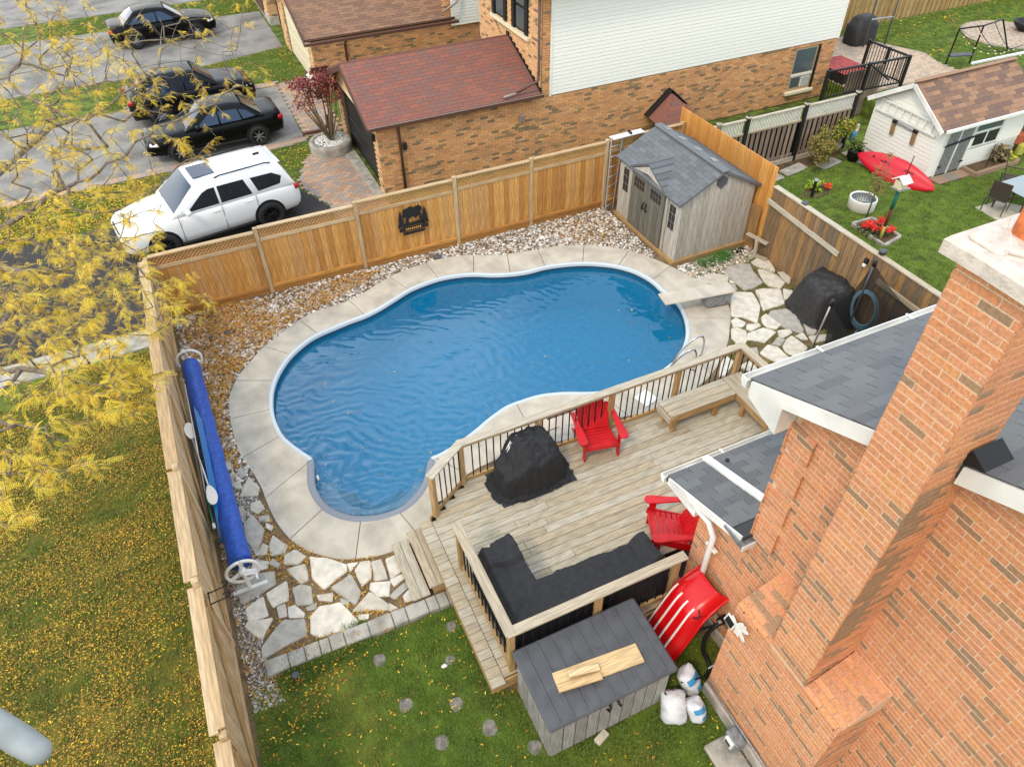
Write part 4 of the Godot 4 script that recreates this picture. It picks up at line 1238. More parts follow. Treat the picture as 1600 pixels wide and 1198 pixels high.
func build_deck_things() -> void:
	rng.seed = 61
	adirondack("red slatted garden armchair standing free between the grill cover and the bench", Vector3(4.769, 0.45, -7.066) + Vector3(0.02, 0, -0.05), -0.22)
	adirondack("red slatted garden armchair against the brick wall beside the covered sofa", Vector3(4.858, 0.45, -4.94) + Vector3(0, 0, 0.0), -2.0)
	# covered grill on its mat
	var mat := [Vector2(2.83, -7.323), Vector2(3.312, -7.28), Vector2(4.185, -6.739), Vector2(2.862, -6.712)]
	tag(box(null, "grill_mat", Vector3(3.45, D + 0.006, -6.97), Vector3(1.36, 0.008, 0.78), M.black_mat, 0.002), "black rubber mat lying under the covered grill on the deck", "mat")
	var g := thing("grill_cover", "black fabric cover draped over a barbecue grill by the pool side railing", "grill cover", Vector3(3.43, D, -7.0))
	var fn := FastNoiseLite.new()
	fn.seed = 4
	fn.frequency = 2.6
	fn.fractal_octaves = 3
	var h := func(x: float, z: float) -> float:
		var u := (x - 3.42) / 0.60
		var v := (z + 6.98) / 0.36
		var r := pow(pow(absf(u), 2.6) + pow(absf(v), 2.6), 1.0 / 2.6)
		var n := fn.get_noise_2d(x * 1.6, z * 1.6)
		var rr := r * (1.0 + 0.10 * n + 0.02 * sin(atan2(v, u) * 7.0))
		var body := 0.86 * (1.0 - 0.22 * pow(absf(u), 3.0) - 0.30 * maxf(0.0, v) + 0.05 * n)
		if rr > 1.28: return NAN
		var e := smoothstep(1.06, 0.90, rr)
		var hump := 0.66 + 0.34 * smoothstep(-0.75, -0.25, u) * smoothstep(0.95, 0.6, u)
		return D + 0.013 + body * hump * pow(e, 0.8) * (1.0 + 0.05 * fn.get_noise_2d(x * 3.1 + 9.0, z * 3.1)) + 0.02 * absf(fn.get_noise_2d(x * 4.0, z * 4.0))
	piece(g, "cover", drape(2.68, 4.16, -7.42, -6.54, 74, 46, h), M.black_cover)
	# bright print on the back of the cover
	var st := begin()
	add_tube(st, [Vector3(3.05, 0, 0), Vector3(3.05, 0, 0.001)], 0.001, 3)
	var lg := plate(spline([Vector2(0, 0), Vector2(0.12, 0.05), Vector2(0.25, 0.055), Vector2(0.3, 0.03), Vector2(0.2, 0.02), Vector2(0.1, 0.012)], 3, true), Vector3.ZERO, Vector3.RIGHT, Vector3.UP, 0.003)
	var lx := 3.08
	for k in 2:
		var lz := -7.16 + k * 0.045
		var y0: float = h.call(lx, lz) + 0.012
		var y1: float = h.call(lx + 0.25, lz - 0.02) + 0.012
		var u := Vector3(0.25, y1 - y0, -0.02).normalized()
		piece(g, "print", lg, M.white_plastic, at(Vector3(lx, y0, lz), Basis(u, Vector3(0, 0.75, -0.66), u.cross(Vector3(0, 0.75, -0.66)))))
	for p in [Vector3(2.317, 0.5, -6.815)]:
		pass
	# sofa under a black cover, L shaped
	var s := thing("sofa_cover", "black fabric cover draped over an L shaped outdoor sofa in the railing corner", "sofa cover", Vector3(3, D, -4.6))
	var f2 := FastNoiseLite.new()
	f2.seed = 8
	f2.frequency = 1.6
	f2.fractal_octaves = 3
	var hs := func(x: float, z: float) -> float:
		var n := f2.get_noise_2d(x * 1.5, z * 1.5)
		var a := minf(minf(x - 1.86, 2.56 + 0.05 * n - x), minf(z + 5.62 + 0.22 * (x - 1.86) * (1.0 if x > 2.1 else 0.0), -4.2 - z))
		var b := minf(minf(x - 1.86, 4.30 - x), minf(z + 4.90 + 0.03 * n, -4.2 - z))
		var d := maxf(a, b)
		if d < -0.05: return NAN
		var back := maxf(smoothstep(2.2, 1.95, x), smoothstep(-4.55, -4.3, z))
		var top := 0.66 + 0.07 * back + 0.03 * n
		if x > 3.95: top += 0.10 * smoothstep(3.95, 4.1, x)
		if z < -5.2: top += 0.06
		var e := clampf((d + 0.02) / 0.12, 0.0, 1.0)
		var fold := 0.014 * sin((x * 1.1 + z) * 22.0) * (1.0 - e)
		return D + 0.03 + top * pow(e, 0.55) + fold + 0.012 * absf(f2.get_noise_2d(x * 5.0, z * 5.0))
	piece(s, "cover", drape(1.8, 4.36, -5.72, -4.14, 128, 79, hs), M.black_cover)
	# big grey storage box on the lawn with two planks on it
	var b := thing("storage_box", "large grey plastic storage shed with ribbed dark lid in front of the deck", "storage box", Vector3(2.66, 0, -3.48))
	var x0 := 1.80
	var x1 := 3.52
	var z0 := -3.98
	var z1 := -3.02
	var bh := 0.96
	box(b, "floor", Vector3((x0 + x1) / 2, 0.03, (z0 + z1) / 2), Vector3(x1 - x0 - 0.02, 0.06, z1 - z0 - 0.02), M.black, 0.01)
	box(b, "body", Vector3((x0 + x1) / 2, bh / 2, (z0 + z1) / 2), Vector3(x1 - x0 - 0.03, bh - 0.02, z1 - z0 - 0.03), M.black, 0.01)
	for i in 10:
		box(b, "front_plank", Vector3(x0 + (i + 0.5) * (x1 - x0) / 10, bh / 2, z1), Vector3((x1 - x0) / 10 - 0.014, bh - 0.08, 0.03), M["boxplank%d" % (i % 4)], 0.006)
	for i in 6:
		box(b, "side_plank", Vector3(x0, bh / 2, z0 + (i + 0.5) * (z1 - z0) / 6), Vector3(0.03, bh - 0.04, (z1 - z0) / 6 - 0.014), M["boxplank%d" % ((i + 1) % 4)], 0.006)
		box(b, "side_plank", Vector3(x1, bh / 2, z0 + (i + 0.5) * (z1 - z0) / 6), Vector3(0.03, bh - 0.04, (z1 - z0) / 6 - 0.008), M["boxplank%d" % ((i + 2) % 4)], 0.006)
	var lid := Basis(Vector3.RIGHT, 0.045)
	var lc := Vector3((x0 + x1) / 2, bh + 0.055, (z0 + z1) / 2)
	var lidp := box(b, "lid", lc, Vector3(x1 - x0 + 0.12, 0.07, z1 - z0 + 0.14), M.lid_grey, 0.025, lid)
	for i in 9:
		box(lidp, "lid_rib", lc + lid * Vector3(-0.76 + i * 0.19, 0.038, 0), Vector3(0.03, 0.022, z1 - z0 + 0.04), M.lid_grey, 0.006, lid)
	for sx in [-0.05, 0.07]:
		tube(b, "handle", [Vector3(2.66 + sx, 0.83, z1 + 0.015), Vector3(2.66 + sx - signf(sx) * 0.0, 0.81, z1 + 0.06), Vector3(2.66 + sx * 1.4, 0.74, z1 + 0.06), Vector3(2.66 + sx * 1.4, 0.70, z1 + 0.015)], 0.017, M.black, 8)
	for q in [["wide pale plank lying across the grey storage shed lid", Vector3(2.069, 1.04, -3.443), Vector3(3.237, 1.04, -3.336), 0.26, 0.0, M.lumber_x0], ["short reddish board lying on the front of the wide plank", Vector3(2.05, 1.07, -3.34), Vector3(2.622, 1.07, -3.258), 0.09, 0.034, M.lumber_x1], ["short pale board lying behind the reddish one on the plank", Vector3(2.252, 1.07, -3.45), Vector3(2.65, 1.07, -3.372), 0.09, 0.034, M.lumber_x2]]:
		var dirv: Vector3 = (q[2] - q[1])
		dirv.y = 0
		var o := beam(null, "wood_plank", q[1] + Vector3.UP * (0.012 + q[4]), q[1] + dirv + Vector3.UP * (0.012 + q[4]), q[3], 0.034, q[5])
		tag(o, q[0], "plank", "offcuts on the storage shed")

func roof_y(z: float) -> float:
	return 4.90 + 0.44 * (z + 3.85)

func brick_flush(h: Node3D, list: Array, most: int, dark := 0.14) -> void:
	var eye := Vector3(0, 10, 0)
	list.sort_custom(func(p, q): return p.origin.distance_squared_to(eye) < q.origin.distance_squared_to(eye))
	var rest := []
	var cols := []
	for k in list.size():
		var m: int = rng.randi() % 8
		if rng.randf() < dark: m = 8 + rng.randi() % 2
		if k < most:
			piece(h, "brick", brick_mesh(), M["brick%d" % m], list[k])
		else:
			rest.append(list[k])
			var mm: StandardMaterial3D = M["brick%d" % m]
			cols.append(mm.albedo_color.srgb_to_linear() * rf(0.92, 1.05))
	if rest.size() > 0:
		scatter(h, "bricks", brick_mesh(), M.tint_brick, rest, cols)

func build_house() -> void:
	rng.seed = 71
	var t := mk("tint_brick", Color.WHITE, 0.92, noise_tex("brickn", 0.03, 0.85, 1.07, 0, 5), Vector3(1.4, 1.4, 1.4), normal_tex("bump", 0.05, 4.0, 4), 0.4)
	t.vertex_color_use_as_albedo = true
	var h := thing("brick_house", "orange brick house with tall brick chimney and grey shingle roof beside the deck", "house", Vector3(4.7, 0, -3.4))
	var WX := 4.712
	# walls behind the bricks
	var gab := [Vector2(-3.44, 0.25), Vector2(7.6, 0.25), Vector2(7.6, 4.7), Vector2(2.08, roof_y(2.08) - 0.16), Vector2(-3.44, roof_y(-3.44) - 0.16)]
	var pl := []
	for g in gab: pl.append(Vector2(g.x, g.y))
	piece(h, "wall", plate(pl, Vector3(WX, 0, 0), Vector3(0, 0, 1), Vector3.UP, -9.0), M.mortar)
	box(h, "wall", Vector3(WX + 4.5, 1.23, -3.9), Vector3(9.0, 1.96, 0.86), M.mortar, 0.0)
	box(h, "foundation", Vector3(WX + 4.48, 0.1, 1.63), Vector3(9.0, 0.32, 12.0), M.foundation, 0.01)
	box(h, "foundation", Vector3(4.42, 0.1, -2.07), Vector3(0.66, 0.30, 1.66), M.foundation, 0.01)
	# chimney masses
	box(h, "chimney_base", Vector3(4.42, 1.31, -2.07), Vector3(0.616, 2.1, 1.60), M.mortar, 0.0)
	box(h, "chimney_stack", Vector3(4.418, 4.83, -2.045), Vector3(0.612, 5.2, 0.50), M.mortar, 0.0)
	for s in [[-2.87, -2.31], [-1.78, -1.27]]:
		piece(h, "chimney_shoulder", plate([Vector2(4.112, 2.3), Vector2(4.72, 2.3), Vector2(4.72, 2.68), Vector2(4.112, 2.36)], Vector3(0, 0, s[1]), Vector3.RIGHT, Vector3.UP, -(s[1] - s[0])), M.mortar)
	# bricks
	var list := []
	var zdir := Vector3(0, 0, 1)
	var west := Vector3(-1, 0, 0)
	brick_face(list, Vector3(4.112, 2.40, -2.31), zdir, west, 0.53, 5.03)
	brick_face(list, Vector3(4.112, 0.26, -2.88), zdir, west, 1.62, 2.11)
	var side := []
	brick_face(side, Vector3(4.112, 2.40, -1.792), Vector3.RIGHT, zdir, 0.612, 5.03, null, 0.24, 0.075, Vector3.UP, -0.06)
	# outer mid-height courses of the near side, mostly in the darker brick tones
	var dark_courses := []
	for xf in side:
		if xf.origin.y < 5.6 and xf.origin.y > 3.2 and xf.origin.x < 4.42: dark_courses.append(xf)
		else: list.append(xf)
	brick_flush(h, dark_courses, 0, 0.8)
	brick_face(list, Vector3(4.112, 0.26, -1.272), Vector3.RIGHT, zdir, 0.6, 2.11)
	brick_face(list, Vector3(4.724, 2.40, -2.298), Vector3.LEFT, -zdir, 0.612, 5.03)
	var sv := Vector3(0.61, 0.32, 0).normalized()
	var slopes := []
	for s in [[-2.87, 0.55], [-1.78, 0.51]]:
		brick_face(slopes, Vector3(4.098, 2.366, s[0]), zdir, sv.cross(zdir) * -1.0, s[1], 0.69, null, 0.24, 0.075, sv)
	brick_flush(h, slopes, 0, 0.14)
	brick_face(list, Vector3(WX, 0.26, -4.34), zdir, west, 5.4, 6.3, func(p):
		if p.y > roof_y(p.z) - 0.24: return false
		if p.z < -3.45 and p.y > 2.3: return false
		if p.z > -2.78 and p.z < -1.36 and p.y < 2.5: return false
		if p.z > -2.2 and p.z < -1.9: return false
		return p.z < -0.1 or p.y < 3.6)
	# quoins: five courses proud, two flush
	for k in 4:
		var y0 := 2.66 + k * 0.525
		box(h, "quoin_core", Vector3(WX - 0.012, y0 + 0.18, -3.28), Vector3(0.05, 0.36, 0.33), M.mortar, 0.0)
		brick_face(list, Vector3(WX - 0.037, y0, -3.46), zdir, west, 0.36, 0.376)
		brick_face(list, Vector3(WX + 0.3, y0, -3.452), Vector3.LEFT, -zdir, 0.36, 0.376)
	brick_face(list, Vector3(WX + 1.5, 0.26, -4.34), Vector3.LEFT, -zdir, 1.5, 2.0)
	brick_flush(h, list, 300)
	# cap and flue
	var st := begin()
	add_prism(st, [Vector2(4.03, -2.40), Vector2(4.3, -2.41), Vector2(4.81, -2.4), Vector2(4.80, -1.71), Vector2(4.5, -1.70), Vector2(4.02, -1.71), Vector2(4.035, -2.1)], 7.435, 7.56, 0.03)
	piece(h, "chimney_cap", st.commit(), M.capstone)
	st = begin()
	for k in 5:
		add_box(st, Vector3(4.24 + k * 0.10, 7.57, -2.2 + 0.12 * (k % 3)), Vector3(0.26, 0.05, 0.24), 0.02, Basis(Vector3.UP, 0.7 * k) * Basis(Vector3.RIGHT, 0.06))
	piece(h, "cap_mortar", st.commit(), M.capstone)
	var fl := box(h, "flue", Vector3(4.50, 7.68, -2.04), Vector3(0.36, 0.26, 0.36), M.orange_clay, 0.03)
	box(fl, "flue_opening", Vector3(4.50, 7.812, -2.04), Vector3(0.27, 0.012, 0.26), M.black, 0.003)
	# main roof
	var rz := 2.1
	var rt := plate([Vector2(-3.92, roof_y(-3.92)), Vector2(rz, roof_y(rz)), Vector2(7.9, 4.80), Vector2(7.9, 4.66), Vector2(rz, roof_y(rz) - 0.16), Vector2(-3.92, roof_y(-3.92) - 0.14)], Vector3(4.47, 0, 0), Vector3(0, 0, 1), Vector3.UP, -9.3)
	piece(h, "roof", rt, M.deadroof)
	var up := Vector3(0, 0.44, 1).normalized()
	var mats := [M.roofgrey0, M.roofgrey1, M.roofgrey2, M.roofgrey3]
	shingles(h, Vector3(4.46, roof_y(-3.93) + 0.006, -3.93), Vector3.RIGHT, up, 7.0, 4.2, 0.33, 0.145, mats, 230, func(p): return p.x < 4.74 and p.z > -2.33 and p.z < -1.76)
	# rake board, soffit, eave return, gutter
	var rk := [Vector2(-3.9, roof_y(-3.9) - 0.19), Vector2(-2.33, roof_y(-2.33) - 0.19), Vector2(-2.33, roof_y(-2.33) - 0.008), Vector2(-3.9, roof_y(-3.9) - 0.008)]
	piece(h, "rake_board", plate(rk, Vector3(4.448, 0, 0), Vector3(0, 0, 1), Vector3.UP, -0.022), M.white_paint)
	rk = [Vector2(-1.76, roof_y(-1.76) - 0.19), Vector2(2.1, roof_y(2.1) - 0.19), Vector2(2.1, roof_y(2.1) - 0.008), Vector2(-1.76, roof_y(-1.76) - 0.008)]
	piece(h, "rake_board", plate(rk, Vector3(4.448, 0, 0), Vector3(0, 0, 1), Vector3.UP, -0.022), M.white_paint)
	rk = [Vector2(-3.9, roof_y(-3.9) - 0.19), Vector2(-3.44, roof_y(-3.44) - 0.17), Vector2(-3.44, roof_y(-3.9) - 0.36), Vector2(-3.88, roof_y(-3.9) - 0.22)]
	piece(h, "eave_return", plate(rk, Vector3(4.452, 0, 0), Vector3(0, 0, 1), Vector3.UP, -0.25), M.white_paint)
	gutter(h, Vector3(4.44, 4.86, -3.94), Vector3(13.5, 4.86, -3.94), M.white_paint)
	# black step flashing at the chimney
	piece(h, "flashing", plate([Vector2(-1.85, roof_y(-1.85) + 0.012), Vector2(-1.62, roof_y(-1.62) + 0.014), Vector2(-1.772, roof_y(-1.772) + 0.17)], Vector3(4.46, 0, 0), Vector3(0, 0, 1), Vector3.UP, -0.3), M.black)
	var lf := tag(box(null, "fallen_leaf", Vector3(5.094, 5.305, -2.954), Vector3(0.09, 0.006, 0.055), M.orange_clay, 0.002, Basis(Vector3.RIGHT, -0.38)), "single tan leaf lying on the grey main roof left of the chimney", "leaf")
	# low roof over the ground floor bay
	var lk := 0.34
	var ly := func(z: float) -> float: return 2.12 + lk * (z + 4.95)
	piece(h, "low_roof", plate([Vector2(-4.95, ly.call(-4.95)), Vector2(-3.44, ly.call(-3.44)), Vector2(-3.44, ly.call(-3.44) - 0.12), Vector2(-4.95, ly.call(-4.95) - 0.1)], Vector3(4.56, 0, 0), Vector3(0, 0, 1), Vector3.UP, -8.9), M.deadroof)
	var lu := Vector3(0, lk, 1).normalized()
	shingles(h, Vector3(4.57, ly.call(-4.95) + 0.006, -4.95), Vector3.RIGHT, lu, 0.62, 1.36, 0.33, 0.145, mats, 40)
	shingles(h, Vector3(5.3, ly.call(-4.95) + 0.006, -4.95), Vector3.RIGHT, lu, 3.2, 1.55, 0.33, 0.145, mats, 90)
	beam(h, "dividing_trim", Vector3(5.23, ly.call(-5.0) + 0.03, -5.0), Vector3(5.23, ly.call(-3.46) + 0.03, -3.46), 0.11, 0.07, M.white_paint, Vector3.UP, 0.008)
	gutter(h, Vector3(4.54, 2.10, -4.96), Vector3(13.4, 2.10, -4.96), M.white_paint)
	piece(h, "rake_board", plate([Vector2(-4.9, ly.call(-4.9) - 0.12), Vector2(-3.46, ly.call(-3.46) - 0.12), Vector2(-3.46, ly.call(-3.46) + 0.01), Vector2(-4.9, ly.call(-4.9) + 0.01)], Vector3(4.545, 0, 0), Vector3(0, 0, 1), Vector3.UP, -0.022), M.white_paint)
	piece(h, "soffit", plate([Vector2(-4.94, ly.call(-4.94) - 0.14), Vector2(-4.3, ly.call(-4.94) - 0.14), Vector2(-4.3, ly.call(-4.3) - 0.13), Vector2(-4.94, ly.call(-4.94) - 0.11)], Vector3(4.57, 0, 0), Vector3(0, 0, 1), Vector3.UP, -8.8), M.white_paint)
	piece(h, "roof_flashing", plate([Vector2(-3.74, ly.call(-3.74) + 0.012), Vector2(-3.38, ly.call(-3.74) + 0.04), Vector2(-3.38, ly.call(-3.74) - 0.06), Vector2(-3.74, ly.call(-3.74) - 0.02)], Vector3(4.52, 0, 0), Vector3(0, 0, 1), Vector3.UP, -0.36), M.galv)
	box(h, "flashing_lip", Vector3(4.70, ly.call(-3.74) - 0.02, -3.375), Vector3(0.37, 0.09, 0.02), M.white_paint, 0.004)
	piece(h, "roof_vent", cyl_mesh(0.03, 0.03, 12, 0.004), M.black, at(Vector3(5.283, 2.5, -5.104) + Vector3(-0.05, -0.02, 0.5)))
	# downspout on the low wall
	tube(h, "downspout", [Vector3(4.6, 2.133, -4.415), Vector3(4.6, 2.16, -4.05), Vector3(4.62, 1.98, -3.93), Vector3(4.62, 0.2, -3.93)], 0.045, M.white_paint, 8)
	for y in [1.72, 0.9]:
		box(h, "strap", Vector3(4.65, y, -3.93), Vector3(0.06, 0.035, 0.2), M.white_paint, 0.004)
	# things on the wall
	tube(h, "conduit", [Vector3(4.07, 0.42, -2.86), Vector3(4.07, 0.42, -1.3)], 0.016, M.galv, 8)
	tube(h, "conduit", [Vector3(4.66, 0.62, -3.5), Vector3(4.66, 0.62, -2.95), Vector3(4.3, 0.62, -2.93), Vector3(4.1, 0.6, -2.93)], 0.013, M.galv, 8)
	var dr := thing("dragonfly_light", "white dragonfly ornament with a small black panel fixed to the chimney brick", "wall ornament", Vector3(4.08, 2.157, -2.718))
	part(dr, "body", cyl_mesh(0.028, 0.26, 10, 0.008), M.white_plastic, at(Vector3(-0.04, -0.15, 0), Basis(Vector3.RIGHT, 0.35)))
	for w in [[0.5, 0.2], [1.1, 0.17], [-0.6, 0.2], [-1.15, 0.16], [2.4, 0.13]]:
		var pol := []
		for i in 12:
			pol.append(Vector2(0.5 + 0.5 * cos(TAU * i / 12), 0.17 * sin(TAU * i / 12)) * w[1])
		part(dr, "wing", plate(pol, Vector3(-0.055 - 0.004 * absf(w[0]), 0.02, 0), Vector3(0, sin(w[0]), cos(w[0])), Vector3(0, cos(w[0]), -sin(w[0])), 0.012), M.white_plastic)
	part(dr, "panel_frame", bb(Vector3(0.022, 0.19, 0.16), 0.006), M.white_plastic, at(Vector3(-0.06, -0.06, -0.1), Basis(Vector3.RIGHT, 0.2)))
	part(dr, "panel", bb(Vector3(0.012, 0.15, 0.12), 0.003), M.black, at(Vector3(-0.07, -0.06, -0.1), Basis(Vector3.RIGHT, 0.2)))
	var me := thing("meter_box", "small grey utility meter box on a concrete pad at the chimney foot", "meter", Vector3(3.98, 0, -2.12))
	part(me, "pad", bb(Vector3(0.4, 0.1, 0.5), 0.02), M.concrete_old, at(Vector3(-0.12, 0.03, 0.1)))
	part(me, "body", bb(Vector3(0.16, 0.2, 0.24), 0.015), M.galv, at(Vector3(0.02, 0.26, 0)))
	part(me, "cover", bb(Vector3(0.05, 0.14, 0.14), 0.01), M.white_plastic, at(Vector3(-0.08, 0.28, 0)))
	part(me, "dial", bb(Vector3(0.02, 0.06, 0.09), 0.004), M.dark_window, at(Vector3(-0.108, 0.29, 0)))
	part(me, "pipe", cyl_mesh(0.02, 0.24, 10), M.galv, at(Vector3(0.02, 0.02, 0.08)))

func gutter(h: Node3D, a: Vector3, b: Vector3, m: Material) -> void:
	var st := begin()
	var w := a.distance_to(b)
	var prof := [Vector2(0.0, 0.0), Vector2(0.0, -0.11), Vector2(-0.055, -0.11), Vector2(-0.088, -0.05), Vector2(-0.088, 0.01), Vector2(-0.078, 0.01), Vector2(-0.078, -0.045), Vector2(-0.05, -0.1), Vector2(-0.008, -0.1), Vector2(-0.008, 0.0)]
	var d := (b - a).normalized()
	var side := Vector3.UP.cross(d) # towards -z for a run along +x ... flipped below
	if side.z > 0.0: side = -side
	add_plate(st, prof, a, -side, Vector3.UP, 0.001)
	var r0 := []
	var r1 := []
	for p in prof:
		r0.append(a - side * p.x + Vector3.UP * p.y)
		r1.append(b - side * p.x + Vector3.UP * p.y)
	for i in prof.size():
		var k := (i + 1) % prof.size()
		var o: Vector3 = (r0[k] - r0[i]).cross(d)
		quad(st, r0[i], r0[k], r1[k], r1[i], o)
	add_plate(st, [Vector2(0.0, 0.0), Vector2(0.0, -0.11), Vector2(-0.055, -0.11), Vector2(-0.088, -0.05), Vector2(-0.088, 0.01)], a, -side, Vector3.UP, 0.012)
	piece(h, "gutter", st.commit(), m)
	var x := 1.0
	while x < w:
		box(h, "gutter_bracket", a + d * x + side * 0.055 + Vector3.UP * 0.004, Vector3(0.03, 0.012, 0.11), m, 0.002)
		x += 1.3

func build_by_house() -> void:
	rng.seed = 81
	# red plastic sled upside down against the wall
	var s := thing("plastic_sled", "red plastic sled with four white stripes leaning upside down on the house wall", "sled", Vector3(4.0, 0, -3.7))
	var o := Vector3(3.84, 0.05, -3.68)
	var upv := (Vector3(4.50, 1.22, -3.75) - o)
	var L := upv.length()
	var u := upv.normalized()
	var side := Vector3(0, 0, 1)
	var n := u.cross(side).normalized()
	if n.x > 0.0: n = -n
	var prof := func(t: float, k: float) -> Vector3:
		var wd_ := 0.33 * (1.0 - 0.10 * pow(t, 4.0))
		var rise := 0.17 * (1.0 - pow(absf(k), 5.0))
		var nose := -0.25 * pow(clampf((t - 0.66) / 0.34, 0.0, 1.0), 1.8)
		return o + u * t * L + side * k * wd_ + n * (rise + nose)
	var st := begin()
	var rings := []
	for j in 25:
		var rg := []
		for i in 25:
			rg.append(prof.call(j / 24.0, (i - 12) / 12.0))
		for i in 25:
			rg.append(rg[24 - i] - n * 0.012)
		rings.append(rg)
	for j in 24:
		for i in 24:
			face(st, rings[j][i], rings[j][i + 1], rings[j + 1][i + 1], n)
			face(st, rings[j][i], rings[j + 1][i + 1], rings[j + 1][i], n)
	piece(s, "shell", smooth(st), M.red_gloss)
	for k in [-0.78, -0.3, 0.12, 0.55]:
		var pts := []
		for j in 14:
			pts.append(prof.call(0.08 + 0.70 * j / 13.0, k) + n * 0.004)
		tube(s, "stripe", pts, 0.016, M.white_plastic, 8)
	var rimp := []
	for j in 13: rimp.append(prof.call(j / 12.0, -1.0))
	for i in 9: rimp.append(prof.call(1.0, -1.0 + 2.0 * (i + 1) / 10.0))
	for j in 13: rimp.append(prof.call(1.0 - j / 12.0, 1.0))
	tube(s, "rim", rimp, 0.018, M.red_gloss, 8)
	tube(s, "rope", [prof.call(0.8, 0.7) + n * 0.01, prof.call(0.78, 0.85) + n * 0.05, prof.call(0.72, 0.9) + n * 0.02, prof.call(0.70, 0.75) + n * 0.05, prof.call(0.78, 0.95) - n * 0.02], 0.009, M.black, 6)
	# black hose and tap post between the sled and the chimney
	var hz := thing("garden_hose", "black hose hanging from a tap bracket between the red sled and the chimney", "hose", Vector3(4.5, 0, -3.3))
	tube(hz, "hose", spline([Vector3(4.62, 0.75, -3.35), Vector3(4.5, 0.72, -3.34), Vector3(4.4, 0.5, -3.36), Vector3(4.36, 0.2, -3.3), Vector3(4.38, 0.05, -3.12), Vector3(4.2, 0.03, -3.0)], 5), 0.028, M.black, 8)
	tube(hz, "hose", spline([Vector3(4.5, 0.7, -3.36), Vector3(4.3, 0.45, -3.5), Vector3(4.12, 0.3, -3.55)], 5), 0.02, M.black, 8)
	box(hz, "bracket", Vector3(4.62, 0.76, -3.36), Vector3(0.14, 0.08, 0.1), M.black_metal, 0.01)
	for dz in [-0.06, 0.03]:
		box(hz, "tap_handle", Vector3(4.54, 0.82, -3.36 + dz), Vector3(0.05, 0.02, 0.05), M.alu, 0.006)
	tube(hz, "rod", [Vector3(4.12, 0.34, -2.93), Vector3(3.78, 0.30, -3.02)], 0.012, M.black, 6)
	# three salt bags
	var bags := [["white salt bag with blue panels leaning upright behind the two others by the chimney", Vector3(3.952, 0.2, -3.03), 0.30, 0.44, 0.13, 0.5, true], ["large plain white salt bag slumped nearest the grey storage shed", Vector3(3.553, 0.15, -2.829), 0.34, 0.44, 0.16, -0.4, false], ["small white and blue salt bag nearest the chimney brick", Vector3(3.821, 0.15, -2.684), 0.24, 0.32, 0.15, 0.2, true]]
	for b in bags:
		var c: Vector3 = b[1]
		c.y = 0.0
		var g := thing("salt_bag", b[0], "bag", c, b[5], "salt bags at the chimney foot")
		var fn := FastNoiseLite.new()
		fn.seed = int(c.x * 100)
		fn.frequency = 3.0
		var sk := begin()
		var rr := []
		var tilt := 0.55 if b[6] else 0.75
		for j in 17:
			var a := -1.0 + 2.0 * j / 16.0
			var rg := []
			for i in 20:
				var f := TAU * i / 20
				var env := pow(1.0 - pow(absf(a), 3.2), 0.42)
				var q := Vector3(cos(f) * b[2] / 2.0 * (0.82 + 0.18 * env), a * b[3] / 2.0, sin(f) * b[4] * (0.12 + 0.88 * env))
				q *= 1.0 + 0.14 * fn.get_noise_3d(q.x * 3.0, q.y * 3.0, q.z * 3.0)
				rg.append(Basis(Vector3.RIGHT, -tilt) * q + Vector3(0, b[3] * 0.40, 0))
			rr.append(rg)
		add_skin(sk, rr)
		part(g, "bag", smooth(sk), M.bag_white)
		if b[6]:
			var pr := begin()
			for row in [[9, 13, 3, 8], [3, 6, 2, 6]]:
				for j in range(row[0], row[1]):
					for i in range(row[2], row[3]):
						var off := Basis(Vector3.RIGHT, -tilt) * Vector3(0, 0, 0.003)
						face(pr, rr[j][i] + off, rr[j][i + 1] + off, rr[j + 1][i + 1] + off, off)
						face(pr, rr[j][i] + off, rr[j + 1][i + 1] + off, rr[j + 1][i] + off, off)
			part(g, "print", smooth(pr), M.bag_blue)
	# the solar cover on its reel, along the left fence
	var r := thing("pool_cover_reel", "rolled blue bubble pool cover on a reel with two white wheels", "pool cover reel", Vector3(-1.1, 0, -9))
	var p0 := Vector3(-1.406, 0.5, -12.474)
	var p1 := Vector3(-1.283, 0.5, -7.258)
	var ax := (p1 - p0).normalized()
	var ln := p0.distance_to(p1)
	var rings2 := []
	var fn2 := FastNoiseLite.new()
	fn2.frequency = 1.2
	for j in 61:
		var tt := j / 60.0
		var rg := ring(p0.lerp(p1, 0.015 + 0.97 * tt), ax, 1.0, 28)
		var out := []
		for q in rg:
			var c := p0.lerp(p1, 0.015 + 0.97 * tt)
			var e := 0.17 + 0.012 * fn2.get_noise_3d(q.x * 2.0, q.y * 2.0, tt * 6.0) + 0.006 * sin(tt * 40.0)
			out.append(c + (q - c) * e)
		rings2.append(out)
	st = begin()
	add_skin(st, rings2)
	piece(r, "rolled_cover", smooth(st), M.cover_blue)
	tube(r, "axle", [p0 - ax * 0.12, p1 + ax * 0.12], 0.035, M.alu, 12)
	for e in [[p0 - ax * 0.08, -1.0], [p1 + ax * 0.08, 1.0]]:
		var c: Vector3 = e[0]
		var wh := Node3D.new()
		wh.name = "wheel"
		r.add_child(wh, true)
		var rg := ring(c, ax, 0.235, 28)
		rg.append(rg[0])
		tube(wh, "wheel_rim", rg, 0.026, M.white_plastic, 8)
		for k in 3:
			var q: Vector3 = ring(c, ax, 0.235, 3)[k]
			beam(wh, "spoke", c, q, 0.03, 0.06, M.white_plastic, ax)
		tube(wh, "hub", [c - ax * 0.03, c + ax * 0.06], 0.06, M.white_plastic, 14)
		beam(wh, "foot", c, Vector3(c.x, 0.0, c.z), 0.05, 0.05, M.white_plastic, ax)
